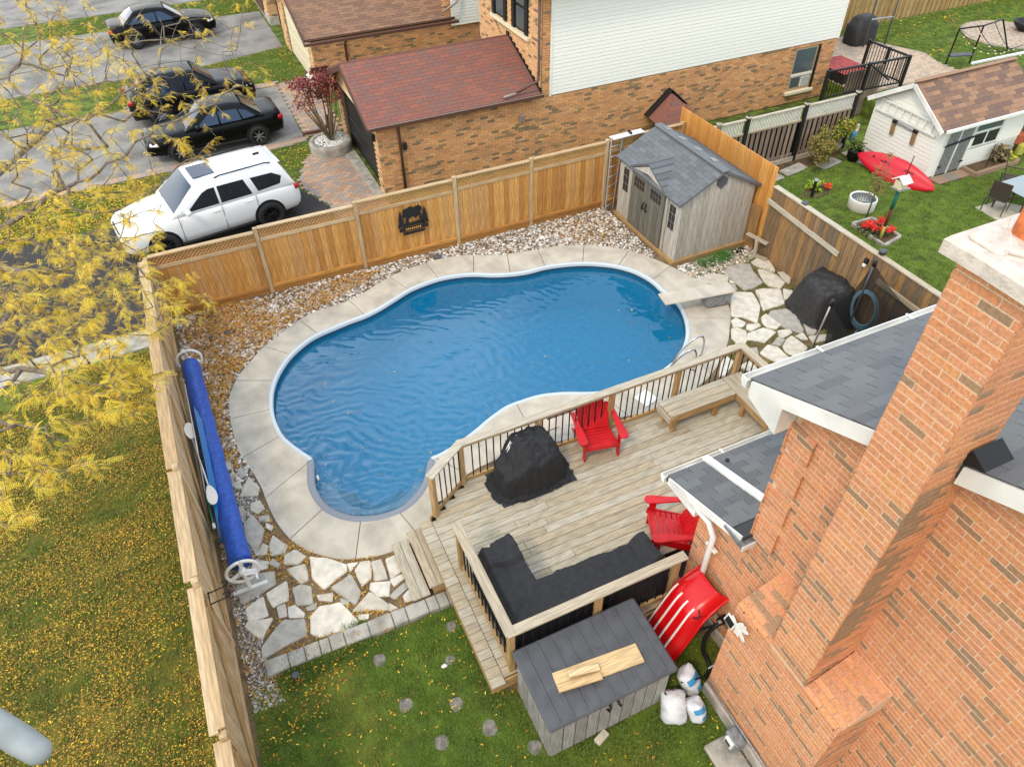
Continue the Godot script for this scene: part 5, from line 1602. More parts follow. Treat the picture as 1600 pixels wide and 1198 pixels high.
		beam(wh, "foot_bar", Vector3(c.x - 0.26, 0.03, c.z), Vector3(c.x + 0.26, 0.03, c.z), 0.06, 0.05, M.white_plastic)
		if e[1] > 0:
			beam(wh, "crank", c + ax * 0.07, c + ax * 0.07 + Vector3(0.17, -0.05, 0), 0.03, 0.04, M.white_plastic, ax)
			tube(wh, "crank_grip", [c + ax * 0.05 + Vector3(0.17, -0.05, 0), c + ax * 0.19 + Vector3(0.17, -0.05, 0)], 0.02, M.white_plastic, 10)
	# teal board and paddle stored behind it
	var bd := thing("paddle_board", "dark blue paddle board standing on edge between the fence and the cover reel", "paddle board", Vector3(-1.45, 0, -10))
	var pol := []
	for i in 40:
		var f := TAU * i / 40
		pol.append(Vector2(signf(cos(f)) * pow(absf(cos(f)), 0.7) * 1.75, 0.36 + sin(f) * 0.33 * (1.0 if true else 0.0)))
	piece(bd, "board", plate(pol, Vector3(-1.5, 0.02, -9.7), Vector3(0, 0, 1), Vector3(0.18, 0.98, 0), 0.09), M.board_blue)
	var pd := thing("paddle", "white bladed double paddle lying along the fence behind the cover reel", "paddle", Vector3(-1.3, 0, -9))
	var a0 := Vector3(-1.58, 0.75, -10.051)
	var a1 := Vector3(-1.476, 0.75, -8.866)
	tube(pd, "shaft", [a0, a1], 0.016, M.alu, 8)
	for e in [[a0, a0 - a1], [a1, a1 - a0]]:
		var d: Vector3 = e[1].normalized()
		var sd := d.cross(Vector3.UP).normalized()
		piece(pd, "blade", plate(spline([Vector2(0, -0.02), Vector2(0.14, -0.075), Vector2(0.3, -0.08), Vector2(0.42, -0.03), Vector2(0.42, 0.04), Vector2(0.3, 0.08), Vector2(0.12, 0.06), Vector2(0, 0.02)], 3, true), e[0], d, sd, 0.012), M.white_plastic)
	var pl2 := thing("pool_pole", "long thin green pole with pale tip lying beside the rolled pool cover", "pole", Vector3(-1.2, 0, -8))
	tube(pl2, "pole", [Vector3(-1.561, 0.6, -8.863), Vector3(-1.545, 0.55, -8.222)], 0.016, M.green_paint, 8)
	tube(pl2, "tip", [Vector3(-1.545, 0.55, -8.222), Vector3(-1.539, 0.55, -8.125)], 0.026, M.white_plastic, 8)
	tube(pl2, "upper_pole", [Vector3(-1.501, 0.95, -11.298), Vector3(-1.561, 0.6, -8.863)], 0.014, M.alu, 8)
	# garden light and small stones on the lawn
	var gl := thing("garden_light", "small dark solar garden light lying at the corner of the edging blocks", "garden light", Vector3(-0.948, 0.04, -5.437), 0.5)
	part(gl, "cap", cyl_mesh(0.055, 0.03, 14, 0.008), M.lid_grey, at(Vector3(0, 0.09, 0)))
	part(gl, "lamp", cyl_mesh(0.04, 0.09, 12, 0.004), M.dark_window)
	tag(piece(null, "paper_scrap", rock(8, 0.4), M.white_plastic, at(Vector3(0.991, 0.03, -4.733), Basis().scaled(Vector3(0.05, 0.04, 0.035)))), "crumpled white scrap on the lawn left of the deck corner", "litter")
	var bx := tag(box(null, "clay_brick", Vector3(2.519, 0.04, -2.933), Vector3(0.2, 0.08, 0.1), M.flag1, 0.008, Basis(Vector3.UP, 0.35)), "pale loose brick lying on the grass before the storage shed", "brick")

func build_shed() -> void:
	rng.seed = 91
	var s := thing("garden_shed", "grey plastic plank garden shed with dark double doors in the back corner", "shed", Vector3(10.6, 0, -13.1))
	var x0 := 9.58
	var x1 := 11.66
	var z0 := -14.40
	var z1 := -11.76
	var ev := 1.62
	var rg := 2.18
	var xm := (x0 + x1) / 2.0
	for q in [[Vector3(xm, 0.05, z1 + 0.02), Vector3(x1 - x0 + 0.16, 0.1, 0.09), "x"], [Vector3(x0 - 0.03, 0.05, (z0 + z1) / 2), Vector3(0.09, 0.1, z1 - z0), "z"]]:
		box(s, "base_beam", q[0], q[1], M["treated_%s1" % q[2]], 0.008)
	box(s, "core", Vector3(xm, ev / 2 + 0.06, (z0 + z1) / 2), Vector3(x1 - x0 - 0.06, ev - 0.02, z1 - z0 - 0.06), M.shedplank3, 0.0)
	piece(s, "gable_core", plate([Vector2(x0 + 0.04, ev), Vector2(x1 - 0.04, ev), Vector2(xm, rg - 0.06)], Vector3(0, 0, z1 - 0.03), Vector3.RIGHT, Vector3.UP, -0.05), M.deadroof)
	# side planks (facing +z), cut to the gable
	var n := 14
	for i in n:
		var a := x0 + (x1 - x0) * i / n + 0.004
		var b := x0 + (x1 - x0) * (i + 1) / n - 0.004
		var ya := ev + (rg - ev) * (1.0 - absf(a - xm) / (xm - x0)) - 0.03
		var yb := ev + (rg - ev) * (1.0 - absf(b - xm) / (xm - x0)) - 0.03
		piece(s, "side_plank", plate([Vector2(a, 0.1), Vector2(b, 0.1), Vector2(b, yb), Vector2(a, ya)], Vector3(0, 0, z1 - 0.02), Vector3.RIGHT, Vector3.UP, 0.022), M["shedplank%d" % (rng.randi() % 4)])
	# front (facing -x): planks, windows, doors
	var d0 := -13.78
	var d1 := -12.36
	var zz := z0 + 0.01
	while zz < z1 - 0.05:
		if zz < d0 - 0.16 or zz > d1 + 0.08:
			box(s, "front_plank", Vector3(x0 + 0.01, 0.1 + (ev - 0.12) / 2, zz + 0.07), Vector3(0.03, ev - 0.12, 0.132), M["shedplank%d" % (rng.randi() % 4)], 0.005)
		zz += 0.1405
	for e in [d0 - 0.055, d1 + 0.055]:
		box(s, "front_plank", Vector3(x0 + 0.008, 0.1 + (ev - 0.12) / 2, e), Vector3(0.03, ev - 0.12, 0.1), M.shedplank2, 0.005)
	var mid := (d0 + d1) / 2
	for k in 2:
		var c := (d0 + mid) / 2 if k == 0 else (mid + d1) / 2
		var w := mid - d0
		var door := box(s, "door", Vector3(x0 - 0.02, 0.84, c), Vector3(0.04, 1.48, w - 0.012), M.sheddoor0, 0.008)
		for i in 4:
			box(door, "door_plank", Vector3(x0 - 0.043, 0.62, c - w / 2 + (i + 0.5) * w / 4), Vector3(0.012, 1.0, w / 4 - 0.012), M["sheddoor%d" % i], 0.003)
		for i in 4:
			for j in 2:
				box(door, "pane", Vector3(x0 - 0.041, 1.26 + j * 0.14, c - 0.17 + i * 0.113), Vector3(0.012, 0.12, 0.09), M.dark_window, 0.002)
		tube(door, "handle", [Vector3(x0 - 0.04, 0.98, mid + (k - 0.5) * 0.1), Vector3(x0 - 0.1, 0.94, mid + (k - 0.5) * 0.12), Vector3(x0 - 0.1, 0.82, mid + (k - 0.5) * 0.16), Vector3(x0 - 0.04, 0.78, mid + (k - 0.5) * 0.14)], 0.02, M.black, 8)
	for zc in [(z0 + d0) / 2 + 0.02, (d1 + z1) / 2 + 0.02]:
		for j in 3:
			for i in 2:
				box(s, "pane", Vector3(x0 - 0.012, 0.92 + j * 0.21, zc - 0.06 + i * 0.125), Vector3(0.016, 0.19, 0.1), M.dark_window, 0.003)
	# roof
	var sl := Vector3(xm - x0 + 0.1, rg - ev + 0.03, 0).normalized()
	var rl := Vector2(xm - x0 + 0.12, rg - ev + 0.05).length()
	for sd in [-1.0, 1.0]:
		var u := Vector3(sl.x * -sd, sl.y, 0)
		var lo := Vector3(xm + sd * (xm - x0 + 0.1), ev - 0.03, z0 - 0.06)
		var rp := begin()
		add_box(rp, lo + u * rl / 2.0 + Vector3(0, 0.0, (z1 - z0) / 2 + 0.06), Vector3(rl, 0.05, z1 - z0 + 0.16), 0.008, Basis(u, u.cross(Vector3(0, 0, 1)) * -sd if false else Vector3(0, 0, 1).cross(u) , Vector3(0, 0, 1)))
		piece(s, "roof_panel", rp.commit(), M.shedroof0)
		shingles(s, lo + Vector3(0, 0.034, 0), Vector3(0, 0, 1), u, z1 - z0 + 0.14, rl - 0.14, 0.3, 0.115, [M.shedroof0, M.shedroof1, M.shedroof2, M.shedroof3], 210 if sd < 0 else 60)
	box(s, "ridge_cap", Vector3(xm, rg + 0.035, (z0 + z1) / 2 + 0.01), Vector3(0.2, 0.05, z1 - z0 + 0.17), M.shedroof1, 0.012)
	for k in 4:
		box(s, "skylight", Vector3(xm + 0.06, rg + 0.058, -14.1 + k * 0.62), Vector3(0.15, 0.014, 0.2), M.galv, 0.003, Basis(Vector3(0, 0, 1), -0.2))
	piece(s, "gable_vent", plate([Vector2(-0.13, -0.05), Vector2(0, -0.17), Vector2(0.13, -0.05), Vector2(0.14, 0.08), Vector2(0, 0.16), Vector2(-0.14, 0.08)], Vector3(xm, rg - 0.26, z1 + 0.004), Vector3.RIGHT, Vector3.UP, 0.02), M.lid_grey)
	# small gable over the doors
	var dc := (d0 + d1) / 2
	var ap := Vector3(x0 - 0.1, 1.98, dc)
	var back := Vector3(x0 + 0.72, 1.98, dc)
	var dl := Vector3(x0 - 0.1, 1.60, d0 - 0.06)
	var dr := Vector3(x0 - 0.1, 1.60, d1 + 0.06)
	for e in [[dl, -1.0], [dr, 1.0]]:
		var st := begin()
		var o := Vector3(0, 1, e[1] * 1.2)
		var t := Vector3(0, 0.035, 0)
		quad(st, ap + t, e[0] + t, e[0] + t + Vector3(0.1, 0, 0), back + t, o)
		tri(st, ap, e[0], back, -o)
		quad(st, ap, ap + t, e[0] + t, e[0], Vector3(-1, 0, 0))
		quad(st, e[0], e[0] + t, e[0] + t + Vector3(0.1, 0, 0), e[0] + Vector3(0.1, 0, 0), Vector3(0, 0, e[1]))
		piece(s, "dormer_roof", st.commit(), M.shedroof2)
		var along = (e[0] - ap)
		for k in 5:
			var f := (k + 0.5) / 5.0
			var a: Vector3 = ap + along * f + t * 1.3
			var b = a.lerp(back + t * 1.3, 1.0 - f * 0.93) + along * 0.0
			b = a + Vector3(0.82 * (1.0 - f) + 0.06, 0, 0)
			beam(s, "shingle", a, b, 0.125, 0.012, M["shedroof%d" % (k % 4)], Vector3(0, 1, e[1] * 0.5).normalized(), 0.002)
	piece(s, "dormer_front", plate([Vector2(d0 - 0.02, 1.6), Vector2(d0 + 0.2, 1.66), Vector2(dc, 1.74), Vector2(d1 - 0.2, 1.66), Vector2(d1 + 0.02, 1.6), Vector2(dc, 1.95)], Vector3(x0 - 0.05, 0, 0), Vector3(0, 0, 1), Vector3.UP, 0.02), M.shedplank1)
	# aluminium ladder leaning in the gap left of the shed
	var ld := thing("ladder", "pale ladder leaning upright in the gap between back fence and grey shed", "ladder", Vector3(9.4, 0, -14.5))
	beam(ld, "rail", Vector3(9.28, 0.02, -14.46), Vector3(9.5, 1.96, -14.78), 0.03, 0.07, M.alu)
	beam(ld, "rail", Vector3(9.62, 0.02, -14.62), Vector3(9.84, 1.96, -14.8), 0.03, 0.07, M.alu)
	for k in 7:
		var f := 0.1 + k * 0.13
		tube(ld, "rung", [Vector3(9.28, 0.02, -14.46).lerp(Vector3(9.5, 1.96, -14.78), f), Vector3(9.62, 0.02, -14.62).lerp(Vector3(9.84, 1.96, -14.8), f)], 0.016, M.alu, 6)
	var gb := thing("shelf_board", "long white shelf board resting on the back fence top beside the shed", "board", Vector3(10, 1.9, -14.8))
	beam(gb, "board", Vector3(9.5, 1.93, -14.8), Vector3(10.45, 1.93, -14.84), 0.2, 0.03, M.white_paint)
	beam(gb, "clamp", Vector3(10.05, 1.97, -14.74), Vector3(10.05, 1.99, -14.9), 0.05, 0.05, M.black)
	# scrap wood right of the shed
	var sc := thing("scrap_wood", "stack of grey scrap boards between the shed and the right fence", "scrap wood", Vector3(11.7, 0, -11.4))
	beam(sc, "board", Vector3(11.5, 0.48, -11.5), Vector3(11.68, 0.44, -10.95), 0.12, 0.04, M.greywood_z0)
	beam(sc, "board", Vector3(11.45, 0.05, -11.3), Vector3(11.68, 0.06, -10.85), 0.1, 0.05, M.greywood_z2)
	beam(sc, "post", Vector3(11.52, 0.0, -11.1), Vector3(11.5, 0.48, -11.15), 0.06, 0.06, M.greywood_y1)
	beam(sc, "panel", Vector3(11.70, 0.0, -11.66), Vector3(11.71, 1.1, -11.7), 0.5, 0.03, M.oldwood_y2, Vector3(1, 0, 0))
	box(sc, "mat", Vector3(11.35, 0.02, -11.45), Vector3(0.4, 0.02, 0.3), M.black, 0.004)

func build_right_patio() -> void:
	rng.seed = 95
	# diving board on its stand
	var db := thing("diving_board", "pale grey diving board on a low stand over the far right end of the pool", "diving board", Vector3(9.289, 0.3, -10.031))
	var a := Vector3(8.222, 0.4, -10.244)
	var b := Vector3(9.889, 0.4, -9.96)
	var dir := (b - a).normalized()
	var st := begin()
	add_box(st, (a + b) / 2.0, Vector3(a.distance_to(b), 0.045, 0.42), 0.018, frame_to(dir))
	piece(db, "board", st.commit(), M.concrete)
	var sb := frame_to(dir)
	st = begin()
	add_box(st, a.lerp(b, 0.80) + Vector3(0, -0.2, 0), Vector3(0.62, 0.36, 0.34), 0.06, sb)
	piece(db, "stand", st.commit(), M.galv)
	box(db, "hinge", b - dir * 0.08 + Vector3(0, -0.05, 0), Vector3(0.06, 0.08, 0.36), M.galv, 0.01, sb)
	# ladder rails
	var ld := thing("pool_ladder", "chrome pool ladder with two curved rails behind the bench corner", "pool ladder", Vector3(7.93, 0, -8.732))
	for e in [[Vector3(8.175, 0.02, -8.633), Vector3(7.503, -0.13, -8.746)], [Vector3(7.78, 0.02, -8.344), Vector3(7.223, -0.13, -8.536)]]:
		var f: Vector3 = e[0]
		var w: Vector3 = e[1]
		tube(ld, "rail", spline([f, f + Vector3(0, 0.42, 0), f.lerp(w, 0.18) + Vector3(0, 0.62, 0), f.lerp(w, 0.55) + Vector3(0, 0.52, 0), f.lerp(w, 0.9) + Vector3(0, 0.2, 0), w + Vector3(0, -0.1, 0), w + Vector3(0, -0.9, 0)], 5), 0.022, M.steel, 10)
		tube(ld, "anchor", [f + Vector3(0, -0.01, 0), f + Vector3(0, 0.02, 0)], 0.045, M.steel, 12)
	for k in 3:
		beam(ld, "tread", Vector3(7.503, -0.13, -8.746) + Vector3(0, -0.25 - 0.28 * k, 0), Vector3(7.223, -0.13, -8.536) + Vector3(0, -0.25 - 0.28 * k, 0), 0.09, 0.04, M.white_plastic)
	# black tarpaulin over pool gear
	var tp := thing("covered_pile", "round heap under a black tarpaulin against the weathered right fence", "covered pile", Vector3(11.528, 0, -8.66))
	var c := Vector2(11.658, -8.802)
	c += Vector2(-0.12, 0.02)
	var fn := FastNoiseLite.new()
	fn.seed = 3
	fn.frequency = 1.3
	fn.fractal_octaves = 4
	var h := func(x: float, z: float) -> float:
		var p := Vector2(x, z) - c
		var r := p.length() / (0.70 + 0.05 * sin(atan2(p.y, p.x) * 5.0 + 1.0))
		if r > 1.1: return NAN
		var e := smoothstep(1.06, 0.66, r)
		var fold := 0.03 * sin(atan2(p.y, p.x) * 13.0) * (1.0 - e)
		return 0.02 + 0.86 * pow(e, 0.62) * (1.0 + 0.10 * fn.get_noise_2d(x * 1.2, z * 1.2) - 0.12 * r * r) + fold + 0.018 * absf(fn.get_noise_2d(x * 4.0, z * 4.0))
	piece(tp, "tarpaulin", drape(c.x - 0.8, c.x + 0.8, c.y - 0.8, c.y + 0.8, 72, 72, h), M.black_tarp)
	# coil of blue hose on the fence
	var hs := thing("pool_hose", "coiled pale blue pool vacuum hose hanging on the right fence behind the net", "hose", Vector3(11.6, 0.706, -7.858))
	var hc := Vector3(11.62, 0.69, -7.872)
	for k in 3:
		var pts := []
		for i in 33:
			var t := TAU * i / 32
			pts.append(hc + Vector3(-0.05 * k, cos(t) * (0.46 - 0.04 * k) - 0.08 + 0.05 * k, sin(t) * (0.34 - 0.03 * k) + 0.03 * k))
		tube(hs, "coil", pts, 0.024, M.hose_blue, 8)
	tube(hs, "hose_end", spline([hc + Vector3(-0.1, -0.5, 0.1), hc + Vector3(-0.3, -0.8, 0.3), hc + Vector3(-0.4, -0.95, 0.8)], 5), 0.024, M.hose_blue, 8)
	# trampoline with its netting, half hidden by the roof
	var tr := thing("trampoline", "round trampoline with blue pad and black safety net at the roof edge", "trampoline", Vector3(10.4, 0, -6.2))
	var tc := Vector3(10.15, 0.5, -6.15)
	var pad := []
	for j in 2:
		var pts := []
		for i in 37:
			var t := TAU * i / 36
			pts.append(tc + Vector3(cos(t), 0, sin(t)) * (0.95 - 0.22 * j))
		pad.append(pts)
	st = begin()
	for i in 36:
		face(st, pad[0][i], pad[0][i + 1], pad[1][i + 1], Vector3.UP)
		face(st, pad[0][i], pad[1][i + 1], pad[1][i], Vector3.UP)
	piece(tr, "pad", smooth(st), M.pad_blue)
	tube(tr, "frame", pad[0], 0.03, M.galv, 8)
	st = begin()
	for i in 36:
		face(st, pad[1][i], pad[1][i + 1], tc, Vector3.UP)
	piece(tr, "mat", smooth(st), M.black)
	var tops := [Vector3(9.868, 1.72, -7.357), Vector3(11.366, 1.85, -7.862), Vector3(11.2, 1.75, -5.6), Vector3(9.6, 1.7, -5.4)]
	var feet := [Vector3(9.933, 0.3, -7.499), Vector3(11.335, 0.45, -7.872), Vector3(10.9, 0.5, -5.5), Vector3(9.6, 0.5, -5.4)]
	for k in 4:
		tube(tr, "pole", [feet[k], tops[k]], 0.02, M.alu, 8)
		tube(tr, "pole_cap", [tops[k] + Vector3(0, -0.05, 0), tops[k] + Vector3(0, 0.08, 0)], 0.045, M.black, 8)
	st = begin()
	for k in 4:
		var kk := (k + 1) % 4
		for i in 8:
			for j in 8:
				var q := []
				for uv in [[i, j], [i + 1, j], [i + 1, j + 1], [i, j + 1]]:
					var u: float = uv[0] / 8.0
					var v: float = uv[1] / 8.0
					var top: Vector3 = tops[k].lerp(tops[kk], u) - Vector3(0, 0.28 * sin(PI * u), 0)
					var bot := (tc + ((feet[k] as Vector3).lerp(feet[kk], u) - tc) * Vector3(0.8, 0, 0.8))
					q.append(top.lerp(bot, v))
				var o: Vector3 = q[0] - tc
				face(st, q[0], q[1], q[2], o)
				face(st, q[0], q[2], q[3], o)
	piece(tr, "safety_net", smooth(st), M.net)

func siding(parent: Node3D, o: Vector3, u: Vector3, n: Vector3, w: float, rows: int, expo: float, m: Material, trims = null) -> void:
	for r in rows:
		var a := 0.0
		var b := w
		if trims != null:
			var q: Vector2 = trims.call(r * expo + expo * 0.5)
			a = q.x
			b = q.y
		if b - a < 0.05: continue
		var c := o + u * (a + b) / 2.0 + Vector3.UP * (r + 0.5) * expo + n * 0.012
		var bas := Basis(u, Vector3.UP, u.cross(Vector3.UP))
		var tilt := Basis(u, -0.09 if u.cross(Vector3.UP).dot(n) > 0 else 0.09)
		piece(parent, "siding_board", bb(Vector3(snappedf(b - a, 0.004), expo - 0.004, 0.016), 0.003), m, at(c, tilt * bas))

func far_bricks(h: Node3D, o: Vector3, u: Vector3, n: Vector3, w: float, ht: float, keep = null, pale := false) -> void:
	var list := []
	brick_face(list, o, u, n, w, ht, keep)
	var cols := []
	for k in list.size():
		var c: Color = [c8(214, 160, 110), c8(206, 150, 102), c8(218, 166, 116), c8(204, 148, 106), c8(212, 154, 100), c8(196, 148, 106)][rng.randi() % 6]
		if pale: c = c.lerp(c8(226, 190, 140), 0.5)
		if rng.randf() < 0.16: c = [c8(150, 126, 92), c8(132, 112, 88), c8(160, 130, 90)][rng.randi() % 3]
		cols.append(c.srgb_to_linear() * rf(0.9, 1.08))
	scatter(h, "bricks", brick_mesh(), M.tint, list, cols)

func downpipe(h: Node3D, pts: Array, m: Material) -> void:
	tube(h, "downspout", pts, 0.045, m, 8)

func build_neighbour() -> void:
	rng.seed = 101
	var h := thing("brick_house", "orange brick house with white siding upper storey and low red shingled garage", "house", Vector3(13, LOW, -24))
	var X0 := 4.95
	var XF := 10.4
	var X1 := 22.65
	var Z := -20.55
	var ZB := -25.4
	var ev := 0.90
	# garage
	var rz := -22.98
	var ry := 1.90
	piece(h, "garage_wall", plate([Vector2(Z - 0.02, LOW), Vector2(ZB, LOW), Vector2(ZB, ev), Vector2(rz, ry - 0.1), Vector2(Z - 0.02, ev)], Vector3(X0 + 0.24, 0, 0), Vector3(0, 0, 1), Vector3.UP, -(XF - X0 - 0.2)), M.mortar_far)
	for pl in [[Vector2(Z - 0.02, LOW), Vector2(-21.0, LOW), Vector2(-21.0, ev + 0.1), Vector2(Z - 0.02, ev)], [Vector2(-24.9, LOW), Vector2(ZB, LOW), Vector2(ZB, ev), Vector2(-24.9, ev + 0.1)], [Vector2(-21.0, 0.66), Vector2(-24.9, 0.66), Vector2(-24.9, ev + 0.1), Vector2(rz, ry - 0.1), Vector2(-21.0, ev + 0.1)]]:
		piece(h, "garage_wall", plate(pl, Vector3(X0 + 0.02, 0, 0), Vector3(0, 0, 1), Vector3.UP, -0.23), M.mortar_far)
	piece(h, "main_wall", plate([Vector2(Z - 0.02, LOW), Vector2(-25.38, LOW), Vector2(-25.38, 4.1), Vector2(Z - 0.02, 4.1)], Vector3(XF + 0.02, 0, 0), Vector3(0, 0, 1), Vector3.UP, -(X1 - XF - 0.04)), M.mortar_far)
	var west := Vector3(-1, 0, 0)
	var zd := Vector3(0, 0, 1)
	far_bricks(h, Vector3(X0, LOW, Z), Vector3.RIGHT, zd, X1 - X0, 2.4 + 0.3, func(p):
		if p.x < XF: return p.y < ev
		if p.x > 20.75 and p.x < 21.95 and p.y > -0.98 and p.y < 0.62: return false
		return p.y < 0.70)
	far_bricks(h, Vector3(XF + 0.03, 0.7, Z), Vector3.RIGHT, zd, 0.34, 3.3)
	far_bricks(h, Vector3(X0, LOW, ZB), zd, west, Z - ZB, 3.4, func(p):
		if p.z > -24.9 and p.z < -21.0 and p.y < 0.66: return false
		return p.y < ev + (ry - ev) * (1.0 - absf(p.z - rz) / 2.42) - 0.05, true)
	far_bricks(h, Vector3(XF, ev, ZB), zd, west, Z - ZB, 3.0, func(p):
		for w in [[-24.15, -23.05], [-22.7, -21.35]]:
			if p.z > w[0] and p.z < w[1] and p.y > 2.3: return false
		return p.y > ev + (ry - ev) * (1.0 - absf(p.z - rz) / 2.42) - 0.05, true)
	# garage door, pillar lights
	var gd := box(h, "garage_door", Vector3(X0 + 0.16, -0.38, -22.95), Vector3(0.05, 2.04, 3.86), M.rim_black, 0.01)
	for k in 4:
		box(gd, "door_panel", Vector3(X0 + 0.125, LOW + 0.27 + k * 0.5, -22.95), Vector3(0.03, 0.47, 3.8), M.black_metal, 0.012)
	box(h, "lintel", Vector3(X0 + 0.06, 0.72, -22.95), Vector3(0.16, 0.1, 3.95), M.cream, 0.006)
	box(h, "house_number", Vector3(X0 - 0.02, 0.02, -24.98), Vector3(0.02, 0.22, 0.1), M.white_plastic, 0.004)
	for z in [-25.2, -20.8]:
		box(h, "coach_lamp", Vector3(X0 - 0.06, 0.42, z), Vector3(0.1, 0.24, 0.1), M.black, 0.02)
	# garage roof
	var rm := [M.roofred0, M.roofred1, M.roofred2, M.roofred3]
	for sd in [1.0, -1.0]:
		var v := Vector3(0, ry - ev, -sd * 2.43).normalized()
		var o := Vector3(X0 - 0.26, ev - 0.04, rz + sd * 2.55)
		var len := Vector2(ry - ev + 0.05, 2.58).length()
		var st := begin()
		add_box(st, o + v * len / 2.0 + Vector3((XF - X0 + 0.26) / 2, -0.03, 0), Vector3(XF - X0 + 0.26, 0.07, len), 0.005, Basis(Vector3.RIGHT, v.cross(Vector3.RIGHT) if v.cross(Vector3.RIGHT).y > 0 else -v.cross(Vector3.RIGHT), Vector3.RIGHT.cross(v.cross(Vector3.RIGHT) if v.cross(Vector3.RIGHT).y > 0 else -v.cross(Vector3.RIGHT))))
		piece(h, "garage_roof", st.commit(), M.brown_metal)
		shingles(h, o + Vector3(0, 0.012, 0), Vector3.RIGHT, v, XF - X0 + 0.26, len, 0.33, 0.15, rm, 300 if sd > 0 else 0)
	beam(h, "gutter", Vector3(X0 - 0.28, ev - 0.05, Z + 0.17), Vector3(XF + 0.02, ev - 0.05, Z + 0.17), 0.11, 0.1, M.brown_metal)
	beam(h, "gutter_guard", Vector3(X0 - 0.28, ev + 0.004, Z + 0.21), Vector3(XF, ev + 0.004, Z + 0.21), 0.03, 0.014, M.grey_gutter)
	downpipe(h, [Vector3(5.62, ev - 0.06, Z + 0.12), Vector3(5.62, ev - 0.25, Z + 0.06), Vector3(5.62, LOW + 0.1, Z + 0.06)], M.brown_metal)
	# fascia boards of the front gable and the little hood beside it
	beam(h, "barge_board", Vector3(X0 - 0.27, ev - 0.1, Z + 0.1), Vector3(X0 - 0.27, ry - 0.1, rz), 0.04, 0.16, M.brown_metal)
	beam(h, "barge_board", Vector3(X0 - 0.27, ev - 0.1, ZB - 0.1), Vector3(X0 - 0.27, ry - 0.1, rz), 0.04, 0.16, M.brown_metal)
	for k in 5:
		beam(h, "hood_shingle", Vector3(4.2, ev - 0.12 + 0.09 * k, -25.75 + 0.14 * k), Vector3(4.75, ev - 0.12 + 0.09 * k, -25.75 + 0.14 * k), 0.16, 0.02, rm[k % 4], Vector3(0, 0.84, -0.5))
	beam(h, "hood_gutter", Vector3(4.16, ev - 0.2, -25.9), Vector3(4.16, ev - 0.2, -25.1), 0.1, 0.1, M.white_paint)
	# step flashing up the front wall
	for k in 11:
		var f := k / 10.0
		box(h, "step_flashing", Vector3(XF - 0.02, lerpf(ev + 0.06, ry + 0.06, f), lerpf(Z, rz, f)), Vector3(0.03, 0.16, 0.2), M.black, 0.0)
	# upper storey: siding on the side, windows on the front
	siding(h, Vector3(XF + 0.36, 0.74, Z), Vector3.RIGHT, zd, X1 - XF - 0.36, 29, 0.116, M.white_siding)
	box(h, "siding_core", Vector3((XF + X1) / 2 + 0.2, 2.4, Z - 0.02), Vector3(X1 - XF - 0.46, 3.3, 0.03), M.white_siding, 0.0)
	beam(h, "corner_trim", Vector3(XF + 0.33, 0.72, Z + 0.02), Vector3(XF + 0.33, 4.1, Z + 0.02), 0.07, 0.05, M.white_siding, Vector3.RIGHT)
	beam(h, "corner_trim", Vector3(X1, 0.72, Z + 0.02), Vector3(X1, 4.1, Z + 0.02), 0.07, 0.05, M.white_siding, Vector3.RIGHT)
	downpipe(h, [Vector3(10.30, 4.0, Z + 0.05), Vector3(10.30, 1.5, Z + 0.05), Vector3(10.24, 1.3, Z + 0.1), Vector3(9.5, 1.02, Z + 0.02)], M.brown_metal)
	downpipe(h, [Vector3(9.6, 1.03, Z + 0.02), Vector3(9.1, 0.98, Z + 0.06)], M.grey_gutter)
	for w in [[-24.12, -23.08], [-22.67, -21.38]]:
		var zc: float = (w[0] + w[1]) / 2
		var win := box(h, "window", Vector3(XF + 0.04, 3.05, zc), Vector3(0.08, 1.46, 0.72), M.black_metal, 0.008)
		for y in [2.7, 3.4]:
			box(win, "pane", Vector3(XF - 0.004, y, zc), Vector3(0.02, 0.6, 0.6), M.window_glass, 0.002)
		for sd in [-1, 1]:
			var sh := box(h, "shutter", Vector3(XF - 0.03, 3.05, zc + sd * 0.47), Vector3(0.05, 1.46, 0.22), M.black, 0.004)
			for k in 16:
				box(sh, "louvre", Vector3(XF - 0.057, 2.4 + k * 0.086, zc + sd * 0.47), Vector3(0.016, 0.05, 0.17), M.black_metal, 0.003)
	box(h, "window_sill", Vector3(XF - 0.05, 2.26, -22.75), Vector3(0.14, 0.1, 2.9), M.cream, 0.008)
	# the roof beyond the picture's top edge, for the pool to mirror
	var top := begin()
	var e0 := Vector3(XF - 0.4, 4.05, Z + 0.4)
	add_plate(top, [Vector2(Z + 0.45, 4.0), Vector2(-23.0, 6.2), Vector2(-25.9, 4.0)], Vector3(XF - 0.4, 0, 0), zd, Vector3.UP, -(X1 - XF + 0.8))
	piece(h, "roof", top.commit(), M.roofbrown1)
	beam(h, "gutter", Vector3(XF - 0.4, 3.98, Z + 0.48), Vector3(X1 + 0.4, 3.98, Z + 0.48), 0.12, 0.11, M.brown_metal)
	# side window
	var sw := box(h, "window", Vector3(21.32, -0.17, Z - 0.06), Vector3(1.06, 1.52, 0.06), M.white_plastic, 0.01)
	box(sw, "pane", Vector3(21.32, 0.12, Z - 0.025), Vector3(0.92, 0.84, 0.02), M.window_glass, 0.002)
	box(sw, "pane", Vector3(21.1, -0.66, Z - 0.025), Vector3(0.42, 0.36, 0.02), M.window_glass, 0.002)
	box(sw, "fan", Vector3(21.56, -0.66, Z - 0.02), Vector3(0.4, 0.36, 0.03), M.white_plastic, 0.004)
	for k in 5:
		box(sw, "fan_slat", Vector3(21.42 + k * 0.07, -0.66, Z), Vector3(0.02, 0.32, 0.012), M.galv, 0.002)
